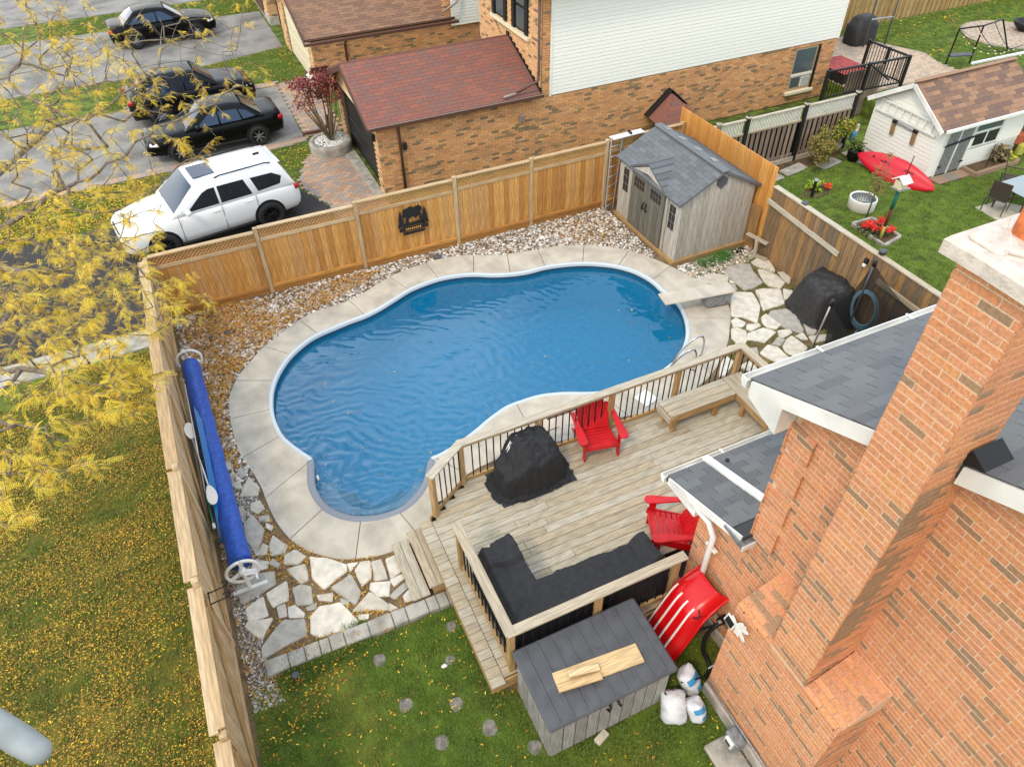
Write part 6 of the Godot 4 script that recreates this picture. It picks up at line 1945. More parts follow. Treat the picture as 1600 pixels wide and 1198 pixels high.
	box(sw, "bar", Vector3(21.32, -0.38, Z - 0.01), Vector3(1.0, 0.09, 0.03), M.white_plastic, 0.004)
	box(h, "window_sill", Vector3(21.32, -1.0, Z + 0.05), Vector3(1.3, 0.1, 0.16), M.cream, 0.008)
	box(h, "window_jamb", Vector3(21.9, -0.17, Z + 0.005), Vector3(0.1, 1.55, 0.03), M.black, 0.004)
	# side door canopy with red hipped roof
	var cx := 15.35
	var ct := Vector3(cx, 0.10, Z + 0.05)
	var c0 := Vector3(cx - 0.85, -0.62, Z + 0.05)
	var c1 := Vector3(cx + 0.85, -0.62, Z + 0.05)
	var f0 := Vector3(cx - 0.8, -0.74, Z + 0.95)
	var f1 := Vector3(cx + 0.85, -0.74, Z + 0.95)
	var cs := begin()
	var fr := Vector3(cx, -0.02, Z + 0.35)
	tri(cs, fr, f0, f1, Vector3(0, 1, 1))
	quad(cs, ct, c0, f0, fr, Vector3(-1, 1, 0))
	quad(cs, ct, c1, f1, fr, Vector3(1, 1, 0))
	quad(cs, c0, c1, f1, f0, Vector3.DOWN)
	piece(h, "canopy", cs.commit(), M.roofred0)
	for k in 6:
		var f := (k + 0.5) / 6.0
		beam(h, "canopy_shingle", fr.lerp(f0, f) + Vector3(0, 0.012, 0.01), fr.lerp(f1, f) + Vector3(0, 0.012, 0.01), 0.17, 0.014, rm[k % 4], Vector3(0, 0.65, 0.7))
	beam(h, "canopy_edge", ct + Vector3(0, 0.06, 0.02), c0 + Vector3(-0.05, 0.02, 0.02), 0.3, 0.05, M.black, Vector3(-0.6, 0.7, 0))
	beam(h, "canopy_edge", ct + Vector3(0, 0.06, 0.02), c1.lerp(ct, 0.2) + Vector3(0.05, 0.02, 0.02), 0.3, 0.05, M.black, Vector3(0.6, 0.7, 0))
	box(h, "side_door", Vector3(cx, -0.95, Z + 0.02), Vector3(0.9, 0.9, 0.05), M.black, 0.006)
	# wall lights
	for p in [[9.7, 0.2, M.grey_plastic], [5.75, 0.1, M.black]]:
		piece(h, "wall_light", cyl_mesh(0.07, 0.24, 12, 0.03), p[2], at(Vector3(p[0], p[1] - 0.1, Z + 0.1)))
	# second house up the street
	h = thing("brick_house", "brown brick house with brown shingled garage roof at the top edge", "house", Vector3(8, LOW, -32))
	var X2 := 5.1
	var Z2 := -29.6
	var e2 := Vector3(4.775, 0.661, -29.6)
	var ey := e2.y + 0.02
	piece(h, "wall", plate([Vector2(Z2 - 0.02, LOW), Vector2(-36, LOW), Vector2(-36, ey), Vector2(-32.6, ey + 1.3), Vector2(Z2 - 0.02, ey)], Vector3(X2 + 0.24, 0, 0), zd, Vector3.UP, -6.4), M.mortar_far)
	for pl in [[Vector2(Z2 - 0.02, LOW), Vector2(-30.4, LOW), Vector2(-30.4, ey + 0.2), Vector2(Z2 - 0.02, ey)], [Vector2(-34.8, LOW), Vector2(-36, LOW), Vector2(-36, ey), Vector2(-34.8, ey + 0.3)], [Vector2(-30.4, 0.7), Vector2(-34.8, 0.7), Vector2(-34.8, ey + 0.3), Vector2(-32.6, ey + 1.3), Vector2(-30.4, ey + 0.2)]]:
		piece(h, "wall", plate(pl, Vector3(X2 + 0.02, 0, 0), zd, Vector3.UP, -0.23), M.mortar_far)
	far_bricks(h, Vector3(X2, LOW, Z2), Vector3.RIGHT, zd, 9.0, 3.4, func(p): return p.y < ey or p.x > 10.6)
	far_bricks(h, Vector3(X2, LOW, -36), zd, west, 6.4, 3.6, func(p): return p.y < ey + 0.38 * (minf(Z2 - p.z, p.z + 36.0)) and not (p.z > -34.8 and p.z < -30.4 and p.y < 0.7), true)
	box(h, "main_wall", Vector3(17.4, 1.5, -33.6), Vector3(13.2, 6.0, 7.9), M.mortar_far, 0.0)
	siding(h, Vector3(10.85, ey - 0.35, Z2 + 0.07), Vector3.RIGHT, zd, 4.0, 20, 0.116, M.white_siding)
	var g2 := box(h, "garage_door", Vector3(X2 + 0.1, -0.36, -32.6), Vector3(0.06, 2.1, 4.2), M.cream, 0.01)
	for k in 4:
		box(g2, "door_panel", Vector3(X2 + 0.06, LOW + 0.28 + k * 0.51, -32.6), Vector3(0.03, 0.47, 4.1), M.cream, 0.01)
	for sd in [1.0, -1.0]:
		var v := Vector3(0, 1.25, -sd * 3.0).normalized()
		var o := Vector3(X2 - 0.3, ey - 0.02, -32.75 + sd * 3.25)
		var st := begin()
		var nn := v.cross(Vector3.RIGHT)
		if nn.y < 0: nn = -nn
		add_box(st, o + v * 1.72 + Vector3(3.1, -0.04, 0), Vector3(6.2, 0.07, 3.5), 0.005, Basis(Vector3.RIGHT, nn, Vector3.RIGHT.cross(nn)))
		piece(h, "garage_roof", st.commit(), M.brown_metal)
		shingles(h, o + Vector3(0, 0.012, 0), Vector3.RIGHT, v, 6.2, 3.5, 0.33, 0.15, [M.roofbrown0, M.roofbrown1, M.roofbrown2, M.roofbrown3], 200 if sd > 0 else 0)
	beam(h, "gutter", Vector3(X2 - 0.32, ey - 0.06, Z2 + 0.52), Vector3(11.0, ey - 0.06, Z2 + 0.52), 0.11, 0.1, M.brown_metal)
	downpipe(h, [Vector3(6.4, ey - 0.1, Z2 + 0.45), Vector3(6.4, ey - 0.35, Z2 + 0.06), Vector3(6.4, LOW, Z2 + 0.06)], M.brown_metal)
	downpipe(h, [Vector3(11.5, ey + 0.9, Z2 + 0.06), Vector3(11.0, ey + 0.55, Z2 + 0.3), Vector3(10.4, ey + 0.3, Z2 + 0.35)], M.grey_gutter)
	beam(h, "barge_board", Vector3(X2 - 0.3, ey - 0.08, Z2 + 0.45), Vector3(X2 - 0.3, ey + 1.24, -32.75), 0.04, 0.16, M.brown_metal)
	# corner of the third house
	h = thing("brick_house", "corner of a tan brick house with dark door at the upper edge", "house", Vector3(6, LOW, -41))
	box(h, "wall", Vector3(9.05, 0.6, -42.5), Vector3(8.0, 4.0, 7.0), M.mortar_far, 0.0)
	far_bricks(h, Vector3(5.03, LOW + 0.3, -38.98), Vector3.RIGHT, zd, 5.0, 3.6, null, true)
	far_bricks(h, Vector3(5.03, LOW + 0.3, -46), zd, west, 7.0, 3.6, func(p): return p.z > -40.2 or p.z < -43.5, true)
	box(h, "foundation", Vector3(9.04, LOW + 0.15, -42.48), Vector3(8.06, 0.4, 7.06), M.foundation, 0.01)
	box(h, "garage_door", Vector3(5.02, -0.2, -41.8), Vector3(0.06, 2.2, 3.0), M.brown_metal, 0.01)
	downpipe(h, [Vector3(5.5, 2.4, -38.9), Vector3(5.5, LOW, -38.9)], M.brown_metal)
	downpipe(h, [Vector3(6.1, 1.2, -38.9), Vector3(6.1, LOW, -38.9)], M.white_paint)

# local axes: +x front, +z right hand side as seen from above turned, y up, on the ground at 0
func car(called: String, label: String, category: String, p: Vector3, turn: float, k: Dictionary) -> Node3D:
	var c := thing(called, label, category, p, turn)
	var L: float = k.len
	var W: float = k.width / 2.0
	var H: float = k.height
	var belt: float = k.belt
	var body: Material = k.paint
	var wb: float = k.wheelbase / 2.0
	var wr: float = k.wheel
	var xo: float = k.get("shift", 0.0)
	var st := begin()
	var rings := []
	var prof: Array = k.profile # [x fraction -1..1, bottom, top, width factor]
	var dense := []
	for i in prof.size() - 1:
		for j in 4:
			var f := j / 4.0
			var a: Array = prof[i]
			var b: Array = prof[i + 1]
			dense.append([lerpf(a[0], b[0], f), lerpf(a[1], b[1], f), lerpf(a[2], b[2], f), lerpf(a[3], b[3], f)])
	dense.append(prof[prof.size() - 1])
	for s in dense:
		var x: float = s[0] * L / 2.0
		var yb: float = s[1]
		var yt: float = s[2]
		var w: float = s[3] * W
		var h := yt - yb
		var half := [Vector2(0.0, yb), Vector2(0.84 * w, yb), Vector2(0.955 * w, yb + 0.10 * h), Vector2(0.99 * w, yb + 0.30 * h), Vector2(1.0 * w, yb + 0.52 * h), Vector2(0.99 * w, yb + 0.70 * h), Vector2(0.955 * w, yb + 0.86 * h), Vector2(0.90 * w, yb + 0.95 * h), Vector2(0.82 * w, yb + 0.992 * h), Vector2(0.45 * w, yt + 0.012)]
		var rg := []
		for q in half: rg.append(Vector3(x, q.y, q.x))
		rg.append(Vector3(x, yt + 0.016, 0))
		for i in range(half.size() - 1, 0, -1): rg.append(Vector3(x, half[i].y, -half[i].x))
		rings.append(rg)
	add_skin(st, rings)
	part(c, "body", smooth(st), body)
	# cabin
	var cab: Array = k.cabin # windscreen base x, roof front x, roof rear x, rear base x
	var wbm: float = W * 0.93
	var wtm: float = W * k.get("top", 0.74)
	st = begin()
	rings = []
	var xs := []
	for i in 3:
		for j in 5:
			xs.append(lerpf(cab[i], cab[i + 1], j / 5.0))
	xs.append(cab[3])
	for x in xs:
		var y := H
		if x > cab[1]: y = lerpf(belt, H, (cab[0] - x) / (cab[0] - cab[1]))
		elif x < cab[2]: y = lerpf(belt, H, (x - cab[3]) / (cab[2] - cab[3]))
		else: y = H - 0.05 * pow(2.0 * (x - (cab[1] + cab[2]) / 2.0) / (cab[1] - cab[2]), 2.0)
		var f: float = clampf((y - belt) / (H - belt), 0.0, 1.0)
		var w: float = lerpf(wbm, wtm, f)
		var half := [Vector2(wbm * 0.97, belt - 0.06), Vector2(wbm, belt), Vector2(lerpf(wbm, w, 0.5), lerpf(belt, y, 0.5)), Vector2(w, y - 0.06 * f), Vector2(w * 0.94, y - 0.015 * f), Vector2(w * 0.6, y + 0.02 * f)]
		var rg := []
		for q in half: rg.append(Vector3(x, q.y, q.x))
		rg.append(Vector3(x, y + 0.03 * f, 0))
		for i in range(half.size() - 1, -1, -1): rg.append(Vector3(x, half[i].y, -half[i].x))
		rings.append(rg)
	add_skin(st, rings)
	part(c, "cabin", smooth(st), body)
	# glass in the side planes
	for sd in [1.0, -1.0]:
		var up := Vector3(0, H - belt - 0.06, sd * (wtm - wbm)).normalized()
		var o := Vector3(0, belt, sd * (wbm + 0.006))
		for w in k.windows:
			var pol := []
			for q in w: pol.append(Vector2(q[0], q[1]))
			var pv := PackedVector2Array(pol)
			var mesh := plate(pol, o, Vector3.RIGHT, up, 0.006 * sd)
			part(c, "side_window", mesh, M.car_glass)
		# door gaps and handles
		for x in k.doors:
			part(c, "door_gap", bb(Vector3(0.012, belt - 0.36, 0.012), 0.0), M.black, at(Vector3(x, 0.36 + (belt - 0.36) / 2.0, sd * W * 0.992)))
		for x in k.handles:
			part(c, "door_handle", bb(Vector3(0.2, 0.03, 0.03), 0.01), body, at(Vector3(x, belt - 0.13, sd * W * 0.985)))
		part(c, "sill", bb(Vector3(wb * 2.0 - wr * 2.2, 0.09, 0.05), 0.02), M.black, at(Vector3(xo, 0.27, sd * W * 0.95)))
		var mir := bb(Vector3(0.16, 0.16, 0.22), 0.05)
		part(c, "mirror", mir, body, at(Vector3(cab[0] - 0.42, belt + 0.10, sd * (W + 0.08))))
	# screens: windscreen and rear window lie on the sloping cabin ends
	for e in [[cab[0], cab[1], 1.0, 0.10, 0.93], [cab[3], cab[2], -1.0, k.get("rear_lo", 0.12), 0.92]]:
		var b0 := Vector3(e[0], belt, 0)
		var b1 := Vector3(e[1], H, 0)
		var nrm := Vector3((H - belt), absf(e[0] - e[1]) , 0).normalized() * Vector3(e[2], 1, 1)
		var st2 := begin()
		var grid := []
		for j in 5:
			var t: float = lerpf(e[3], e[4], j / 4.0)
			var row := []
			for i in 9:
				var g := (i - 4) / 4.0
				var w: float = lerpf(wbm * 0.90, wtm * 0.88, t)
				var dip: float = (0.028 * t + 0.006) * (1.0 - pow(absf(g), 2.0)) 
				row.append(b0.lerp(b1, t) + Vector3(0, 0, g * w) + nrm * (0.012 + dip))
			grid.append(row)
		for j in 4:
			for i in 8:
				face(st2, grid[j][i], grid[j][i + 1], grid[j + 1][i + 1], nrm)
				face(st2, grid[j][i], grid[j + 1][i + 1], grid[j + 1][i], nrm)
		part(c, "windscreen" if e[2] > 0 else "rear_window", smooth(st2), M.car_glass)
	# wheels in dark arches
	for sx in [1.0, -1.0]:
		for sd in [1.0, -1.0]:
			var cx := Vector3(xo + sx * wb, wr, sd * W * 0.97)
			var arc := []
			for i in 25:
				var t := PI * i / 24.0 * 1.16 - 0.25
				arc.append(Vector2(cos(t), sin(t)) * (wr + 0.075))
			part(c, "wheel_arch", plate(arc, cx + Vector3(0, 0, sd * 0.012), Vector3.RIGHT, Vector3.UP, 0.02 * sd), M.black)
			var wh := Node3D.new()
			wh.name = "wheel"
			c.add_child(wh, true)
			wh.position = cx + Vector3(0, 0, sd * -0.085)
			wh.rotation = Vector3(sd * PI / 2, 0, 0)
			part(wh, "tyre", lathe_mesh([Vector2(wr * 0.62, -0.02), Vector2(wr * 0.64, 0.0), Vector2(wr * 0.92, 0.0), Vector2(wr, 0.03), Vector2(wr, 0.2), Vector2(wr * 0.93, 0.235), Vector2(wr * 0.66, 0.24), Vector2(wr * 0.63, 0.2), Vector2(wr * 0.62, 0.16)], 32), M.tyre)
			part(wh, "rim", lathe_mesh([Vector2(0.0, 0.15), Vector2(wr * 0.55, 0.14), Vector2(wr * 0.60, 0.19), Vector2(wr * 0.64, 0.225)], 28), M.black)
			for i in k.spokes:
				var t: float = TAU * i / k.spokes
				var q := Vector3(cos(t), 0, sin(t))
				add_spoke(wh, q, wr, k.rim)
			part(wh, "hub", cyl_mesh(wr * 0.16, 0.04, 12, 0.008), k.rim, at(Vector3(0, 0.17, 0)))
	# lamps, grille, bumpers
	for sd in [1.0, -1.0]:
		part(c, "headlamp", bb(Vector3(0.34, 0.15, 0.36), 0.06), M.lamp_clear, at(Vector3(L / 2 - 0.30, k.lamp_y, sd * W * 0.70), Basis(Vector3.UP, sd * 0.42)))
		part(c, "tail_lamp", bb(Vector3(0.22, 0.17, 0.42), 0.05), M.lamp_red, at(Vector3(-L / 2 + 0.15, k.tail_y, sd * W * 0.72), Basis(Vector3.UP, sd * -0.4)))
	part(c, "grille", bb(Vector3(0.06, 0.24, W * 0.9), 0.03), M.black, at(Vector3(L / 2 - 0.05, k.lamp_y - 0.06, 0)))
	part(c, "front_bumper", bb(Vector3(0.2, 0.16, W * 1.55), 0.06), M.black, at(Vector3(L / 2 - 0.14, 0.33, 0)))
	part(c, "rear_bumper", bb(Vector3(0.2, 0.18, W * 1.6), 0.06), M.black, at(Vector3(-L / 2 + 0.13, 0.36, 0)))
	return c

func add_spoke(wh: Node3D, q: Vector3, wr: float, m: Material) -> void:
	part(wh, "spoke", bb(Vector3(snappedf(wr * 0.56, 0.005), 0.03, wr * 0.12), 0.008), m, at(q * wr * 0.33 + Vector3(0, 0.185, 0), frame_to(q)))

func build_cars() -> void:
	var suv := {
		"len": 5.1, "width": 1.94, "height": 1.78, "belt": 1.10, "wheelbase": 3.04, "wheel": 0.385, "paint": M.paint_white, "shift": 0.02,
		"profile": [[-1.0, 0.45, 0.85, 0.80], [-0.975, 0.36, 1.0, 0.90], [-0.93, 0.30, 1.12, 0.965], [-0.75, 0.27, 1.13, 1.0], [-0.2, 0.25, 1.12, 1.0], [0.3, 0.25, 1.11, 1.0], [0.42, 0.25, 1.12, 0.995], [0.7, 0.26, 1.06, 0.975], [0.88, 0.28, 0.98, 0.93], [0.96, 0.32, 0.88, 0.84], [1.0, 0.42, 0.78, 0.72]],
		"cabin": [1.12, 0.28, -2.12, -2.42], "top": 0.76, "rear_lo": 0.10,
		"windows": [[[0.70, 0.04], [0.16, 0.44], [-0.02, 0.50], [-0.20, 0.50], [-0.20, 0.04]], [[-0.27, 0.04], [-0.27, 0.50], [-1.02, 0.49], [-1.16, 0.04]], [[-1.34, 0.06], [-1.22, 0.47], [-1.85, 0.45], [-2.10, 0.30], [-2.0, 0.10]]],
		"doors": [0.98, -0.23, -1.22], "handles": [-0.05, -1.0], "spokes": 10, "rim": M.rim_black, "lamp_y": 0.80, "tail_y": 0.95}
	var c := car("parked_car", "white sport utility vehicle with sunroof and black wheels on the nearest driveway", "car", Vector3(-0.24, LOW + 0.01, -21.0), PI + 0.16, suv)
	part(c, "sunroof", bb(Vector3(0.62, 0.02, 0.78), 0.006), M.car_glass, at(Vector3(-0.1, 1.80, 0)))
	for sd in [1.0, -1.0]:
		var st := begin()
		add_tube(st, [Vector3(-0.3, 1.78, sd * 0.66), Vector3(-0.45, 1.815, sd * 0.66), Vector3(-1.75, 1.81, sd * 0.66), Vector3(-1.92, 1.77, sd * 0.66)], 0.02, 8)
		part(c, "roof_rail", smooth(st), M.black_metal)
	part(c, "spoiler", bb(Vector3(0.22, 0.035, 1.2), 0.016), M.paint_white, at(Vector3(-2.12, 1.70, 0), Basis(Vector3(0, 0, 1), 0.06)))
	part(c, "aerial_fin", bb(Vector3(0.2, 0.07, 0.04), 0.018), M.black, at(Vector3(-1.75, 1.835, 0)))
	part(c, "wiper", bb(Vector3(0.03, 0.02, 0.6), 0.006), M.black, at(Vector3(1.02, 1.17, 0.2), Basis(Vector3.UP, 0.1)))
	var sed := {
		"len": 4.63, "width": 1.80, "height": 1.45, "belt": 0.92, "wheelbase": 2.65, "wheel": 0.325, "paint": M.paint_black,
		"profile": [[-1.0, 0.45, 0.80, 0.78], [-0.97, 0.34, 0.95, 0.9], [-0.9, 0.27, 0.985, 0.96], [-0.6, 0.22, 0.98, 1.0], [0.0, 0.21, 0.95, 1.0], [0.38, 0.21, 0.93, 1.0], [0.7, 0.22, 0.86, 0.97], [0.9, 0.25, 0.76, 0.9], [0.97, 0.3, 0.68, 0.82], [1.0, 0.4, 0.6, 0.72]],
		"cabin": [0.98, 0.22, -1.0, -1.72], "top": 0.72,
		"windows": [[[0.60, 0.04], [0.14, 0.38], [-0.02, 0.43], [-0.16, 0.43], [-0.16, 0.04]], [[-0.22, 0.04], [-0.22, 0.43], [-0.84, 0.40], [-0.92, 0.04]], [[-0.97, 0.05], [-0.90, 0.38], [-1.12, 0.32], [-1.40, 0.08]]],
		"doors": [0.85, -0.19, -1.0], "handles": [-0.02, -0.85], "spokes": 7, "rim": M.grey_plastic, "lamp_y": 0.64, "tail_y": 0.78}
	car("parked_car", "black sedan with dark windows and red tail lamps on the second driveway", "car", Vector3(0.72, LOW + 0.01, -26.85), PI + 0.05, sed)
	var hat := suv.duplicate(true)
	hat.len = 4.55
	hat.width = 1.84
	hat.height = 1.66
	hat.belt = 1.02
	hat.wheelbase = 2.66
	hat.wheel = 0.35
	hat.paint = M.paint_darkgrey
	hat.cabin = [1.02, 0.2, -1.6, -2.1]
	hat.windows = [[[0.62, 0.04], [0.12, 0.42], [-0.2, 0.48], [-0.2, 0.04]], [[-0.26, 0.04], [-0.26, 0.48], [-0.98, 0.46], [-1.1, 0.04]], [[-1.18, 0.06], [-1.1, 0.44], [-1.5, 0.38], [-1.6, 0.12]]]
	hat.doors = [0.9, -0.23, -1.14]
	hat.rim = M.rim_silver
	car("parked_car", "dark grey sport utility vehicle half hidden by branches behind the black sedan", "car", Vector3(0.4, LOW + 0.01, -30.2), 0.08, hat)
	var c3 := sed.duplicate(true)
	c3.rim = M.rim_silver
	c3.spokes = 10
	car("parked_car", "black car with bright silver wheels on the farthest driveway behind the tree", "car", Vector3(0.2, LOW + 0.01, -39.4), 0.06, c3)

func bush(parent: Node3D, called: String, c: Vector3, r: Vector3, n: int, size: float, tones: Array, sd: int) -> void:
	rng.seed = sd
	var st := begin()
	var q := [Vector3(0, 0, 0), Vector3(0.5, 0.1, 0.28), Vector3(1, 0, 0), Vector3(0.5, 0.1, -0.28)]
	tri(st, q[0], q[1], q[2], Vector3.UP)
	tri(st, q[0], q[2], q[3], Vector3.UP)
	var leafm := st.commit()
	var lumps := []
	for i in 14:
		var d := Vector3(rf(-1, 1), rf(-0.7, 1), rf(-1, 1)).normalized() * rf(0.3, 0.85)
		lumps.append([c + d * r, rf(0.25, 0.5)])
	var xf := []
	var col := []
	for i in n:
		var l: Array = lumps[rng.randi() % lumps.size()]
		var d := Vector3(rf(-1, 1), rf(-1, 1), rf(-1, 1)).normalized()
		var p: Vector3 = l[0] + d * r * l[1] * pow(rng.randf(), 0.4)
		var b := Basis.from_euler(Vector3(rf(-0.9, 0.9), rf(0, TAU), rf(-0.9, 0.9))).scaled_local(Vector3.ONE * size * rf(0.6, 1.3))
		xf.append(Transform3D(b, p))
		var t: Color = tones[rng.randi() % tones.size()]
		col.append(t.srgb_to_linear() * rf(0.7, 1.15))
	scatter(parent, called, leafm, M.leaf, xf, col)

func stems(parent: Node3D, base: Vector3, tips: Array, r: float, m: Material) -> void:
	for t in tips:
		var mid := base.lerp(t, 0.5) + Vector3(rf(-0.08, 0.08), 0.06, rf(-0.08, 0.08))
		tube(parent, "stem", [base, mid, t], [r, r * 0.7, r * 0.35], m, 6)

func build_right_yard() -> void:
	rng.seed = 111
	var st := begin()
	add_box(st, Vector3(36, (SIDE - 1.6) / 2.0 - 0.0, 2.3), Vector3(48.1, SIDE + 1.6, 35.2))
	struct("neighbour_yard", st.commit(), M.turf)
	st = begin()
	add_box(st, Vector3(45, (BACK - 1.6) / 2.0, -31), Vector3(44.6, BACK + 1.6, 31.2))
	struct("back_yard", st.commit(), M.turf)
	# grey fence with white lattice
	var Z := -15.32
	var fe := thing("wooden_fence", "grey brown slatted fence with white lattice top behind the shrubs", "fence", Vector3(16, SIDE, Z))
	var xs := [12.2, 13.3, 14.3, 16.4, 18.35]
	for k in xs.size():
		box(fe, "post", Vector3(xs[k], SIDE + 0.9, Z + 0.03), Vector3(0.1, 1.8, 0.1), M.black if k > 1 else M.greyfence_y1, 0.008)
		box(fe, "post_cap", Vector3(xs[k], 1.36, Z + 0.03), Vector3(0.14, 0.06, 0.14), M.greywood_y1, 0.015)
		if k == 0: continue
		var a: float = xs[k - 1]
		var b: float = xs[k]
		beam(fe, "cap_rail", Vector3(a + 0.06, 1.28, Z), Vector3(b - 0.06, 1.28, Z), 0.09, 0.04, M.greywood_x1)
		var x := a + 0.1
		while x < b - 0.08:
			box(fe, "lattice_slat", Vector3(x, 1.07, Z), Vector3(0.022, 0.36, 0.012), M.white_paint, 0.0)
			x += 0.055
		beam(fe, "rail", Vector3(a + 0.06, 0.87, Z + 0.01), Vector3(b - 0.06, 0.87, Z + 0.01), 0.05, 0.06, M.greywood_x2)
		beam(fe, "rail", Vector3(a + 0.06, SIDE + 0.2, Z - 0.03), Vector3(b - 0.06, SIDE + 0.2, Z - 0.03), 0.05, 0.09, M.greyfence_x1)
		x = a + 0.1
		while x < b - 0.1:
			box(fe, "board", Vector3(x + 0.05, 0.26, Z + rf(-0.004, 0.004)), Vector3(0.115, 1.16, 0.018), wd("greyfence", "y"), 0.003)
			x += 0.19
		box(fe, "back_panel", Vector3((a + b) / 2.0, 0.2, Z - 0.10), Vector3(b - a, 1.1, 0.02), M.black, 0.0)
	beam(fe, "kickboard", Vector3(13.5, SIDE + 0.08, Z + 0.05), Vector3(18.3, SIDE + 0.08, Z + 0.05), 0.04, 0.16, M.greywood_x0)
	# bed and path stones below it
	struct("shrub_bed", prism([Vector2(13.2, -15.25), Vector2(18.3, -15.25), Vector2(17.6, -14.75), Vector2(14.4, -14.75)], SIDE, SIDE + 0.012), M.soil)
	var ps := Node3D.new()
	ps.name = "stone_border"
	ps.set_meta("kind", "structure")
	add_child(ps)
	for p in [[14.9, -14.58, 1.0], [16.0, -14.78, 0.9], [17.2, -14.62, 0.8]]:
		part(ps, "border_slab", bb(Vector3(p[2], 0.07, 0.36), 0.02), M.concrete_old, at(Vector3(p[0], SIDE + 0.03, p[1]), Basis(Vector3.UP, 0.18)))
	part(ps, "border_slab", bb(Vector3(0.9, 0.05, 2.6), 0.02), M.concrete_old, at(Vector3(18.5, SIDE + 0.02, -13.7)))
	# shrubs
	var sh := thing("shrub", "large yellow green shrub with brown twigs before the slatted fence", "shrub", Vector3(16.9, SIDE, -14.75))
	stems(sh, Vector3(16.9, SIDE, -14.75), [Vector3(16.5, 0.4, -14.6), Vector3(17.2, 0.6, -14.9), Vector3(16.9, 0.7, -14.5), Vector3(17.5, 0.3, -14.7), Vector3(16.3, 0.2, -14.9), Vector3(16.7, 0.1, -14.3)], 0.02, M.bark)
	bush(sh, "foliage", Vector3(16.8, 0.1, -14.65), Vector3(0.62, 0.55, 0.5), 1500, 0.075, [c8(140, 132, 50), c8(112, 116, 44), c8(160, 140, 60), c8(120, 96, 48)], 5)
	sh = thing("shrub", "green and yellow bush between the brown shrub and the white shed", "shrub", Vector3(17.6, SIDE, -14.95))
	stems(sh, Vector3(17.6, SIDE, -14.95), [Vector3(17.3, 0.7, -14.9), Vector3(17.9, 0.8, -15.0), Vector3(17.6, 0.9, -14.8)], 0.02, M.bark)
	bush(sh, "foliage", Vector3(17.6, 0.45, -14.9), Vector3(0.6, 0.45, 0.4), 1200, 0.09, [c8(96, 120, 40), c8(150, 148, 50), c8(80, 106, 36), c8(190, 166, 50)], 6)
	var gn := thing("garden_ornament", "small blue and cream garden ornament among the bush leaves by the shed", "ornament", Vector3(18.05, 0.1, -14.75))
	part(gn, "body", cyl_mesh(0.09, 0.32, 12, 0.03), M.bag_blue)
	part(gn, "top", cyl_mesh(0.06, 0.24, 12, 0.025), M.cream, at(Vector3(0.05, 0.3, 0)))
	part(gn, "stake", cyl_mesh(0.015, 0.6, 8), M.black_metal, at(Vector3(0, -0.55, 0)))
	var pt := thing("flower_pot", "black plastic pot with leafy plant at the white shed corner", "plant pot", Vector3(18.05, SIDE, -14.5))
	part(pt, "pot", lathe_mesh([Vector2(0.0, 0.0), Vector2(0.16, 0.0), Vector2(0.22, 0.32), Vector2(0.24, 0.34), Vector2(0.21, 0.34), Vector2(0.2, 0.28), Vector2(0, 0.28)], 18), M.black)
	bush(pt, "foliage", Vector3(18.05, 0.1, -14.5), Vector3(0.24, 0.22, 0.24), 200, 0.1, [c8(86, 110, 40), c8(110, 120, 50)], 7)
	# flower patch with light post
	var fp := thing("flower_bed", "small flower patch with lime leaves and orange blooms on the neighbour lawn", "flower bed", Vector3(15.6, SIDE, -13.5))
	piece(fp, "soil", prism([Vector2(15.1, -13.4), Vector2(15.5, -13.15), Vector2(16.2, -13.3), Vector2(16.4, -13.7), Vector2(15.7, -13.9)], SIDE, SIDE + 0.015), M.soil)
	bush(fp, "leaves", Vector3(15.72, -0.26, -13.6), Vector3(0.26, 0.14, 0.22), 260, 0.11, [c8(150, 180, 50), c8(176, 196, 70)], 8)
	bush(fp, "blooms", Vector3(16.08, -0.26, -13.45), Vector3(0.12, 0.09, 0.12), 110, 0.08, [c8(236, 110, 40), c8(226, 70, 50)], 9)
	var gl := thing("garden_light", "black garden path light with pale cap beside the lime leaved flower patch", "garden light", Vector3(15.38, SIDE, -13.3))
	part(gl, "stake", cyl_mesh(0.045, 0.5, 10, 0.005), M.black)
	part(gl, "cap", cyl_mesh(0.08, 0.06, 14, 0.02), M.galv, at(Vector3(0, 0.5, 0)))
	# tub
	var tb := thing("planter_tub", "round white rimmed metal tub of water plants on the neighbour lawn", "planter", Vector3(16.18, SIDE, -12.25))
	part(tb, "wall", lathe_mesh([Vector2(0.34, 0.0), Vector2(0.36, 0.02), Vector2(0.37, 0.3), Vector2(0.36, 0.33), Vector2(0.33, 0.33), Vector2(0.32, 0.3), Vector2(0.31, 0.0)], 32), M.white_plastic)
	part(tb, "liner", lathe_mesh([Vector2(0.318, 0.3), Vector2(0.312, 0.06), Vector2(0, 0.06)], 28), M.galv)
	bush(tb, "plants", Vector3(16.22, -0.3, -12.2), Vector3(0.2, 0.1, 0.16), 160, 0.06, [c8(70, 100, 40), c8(90, 110, 50)], 10)
	# thin tree
	var tt := thing("young_tree", "thin young tree with sparse yellow brown leaves beside the bird feeder", "tree", Vector3(15.9, SIDE, -11.75))
	tube(tt, "trunk", [Vector3(15.9, SIDE, -11.75), Vector3(15.88, 0.5, -11.74), Vector3(15.9, 1.5, -11.7)], [0.025, 0.02, 0.008], M.bark, 6)
	stems(tt, Vector3(15.89, 0.3, -11.74), [Vector3(15.6, 0.9, -11.6), Vector3(16.15, 0.95, -11.85), Vector3(15.8, 1.1, -12.0), Vector3(16.0, 0.8, -11.5)], 0.012, M.bark)
	bush(tt, "foliage", Vector3(15.88, 0.62, -11.74), Vector3(0.34, 0.62, 0.34), 620, 0.055, [c8(140, 130, 66), c8(120, 116, 56), c8(156, 120, 70)], 11)
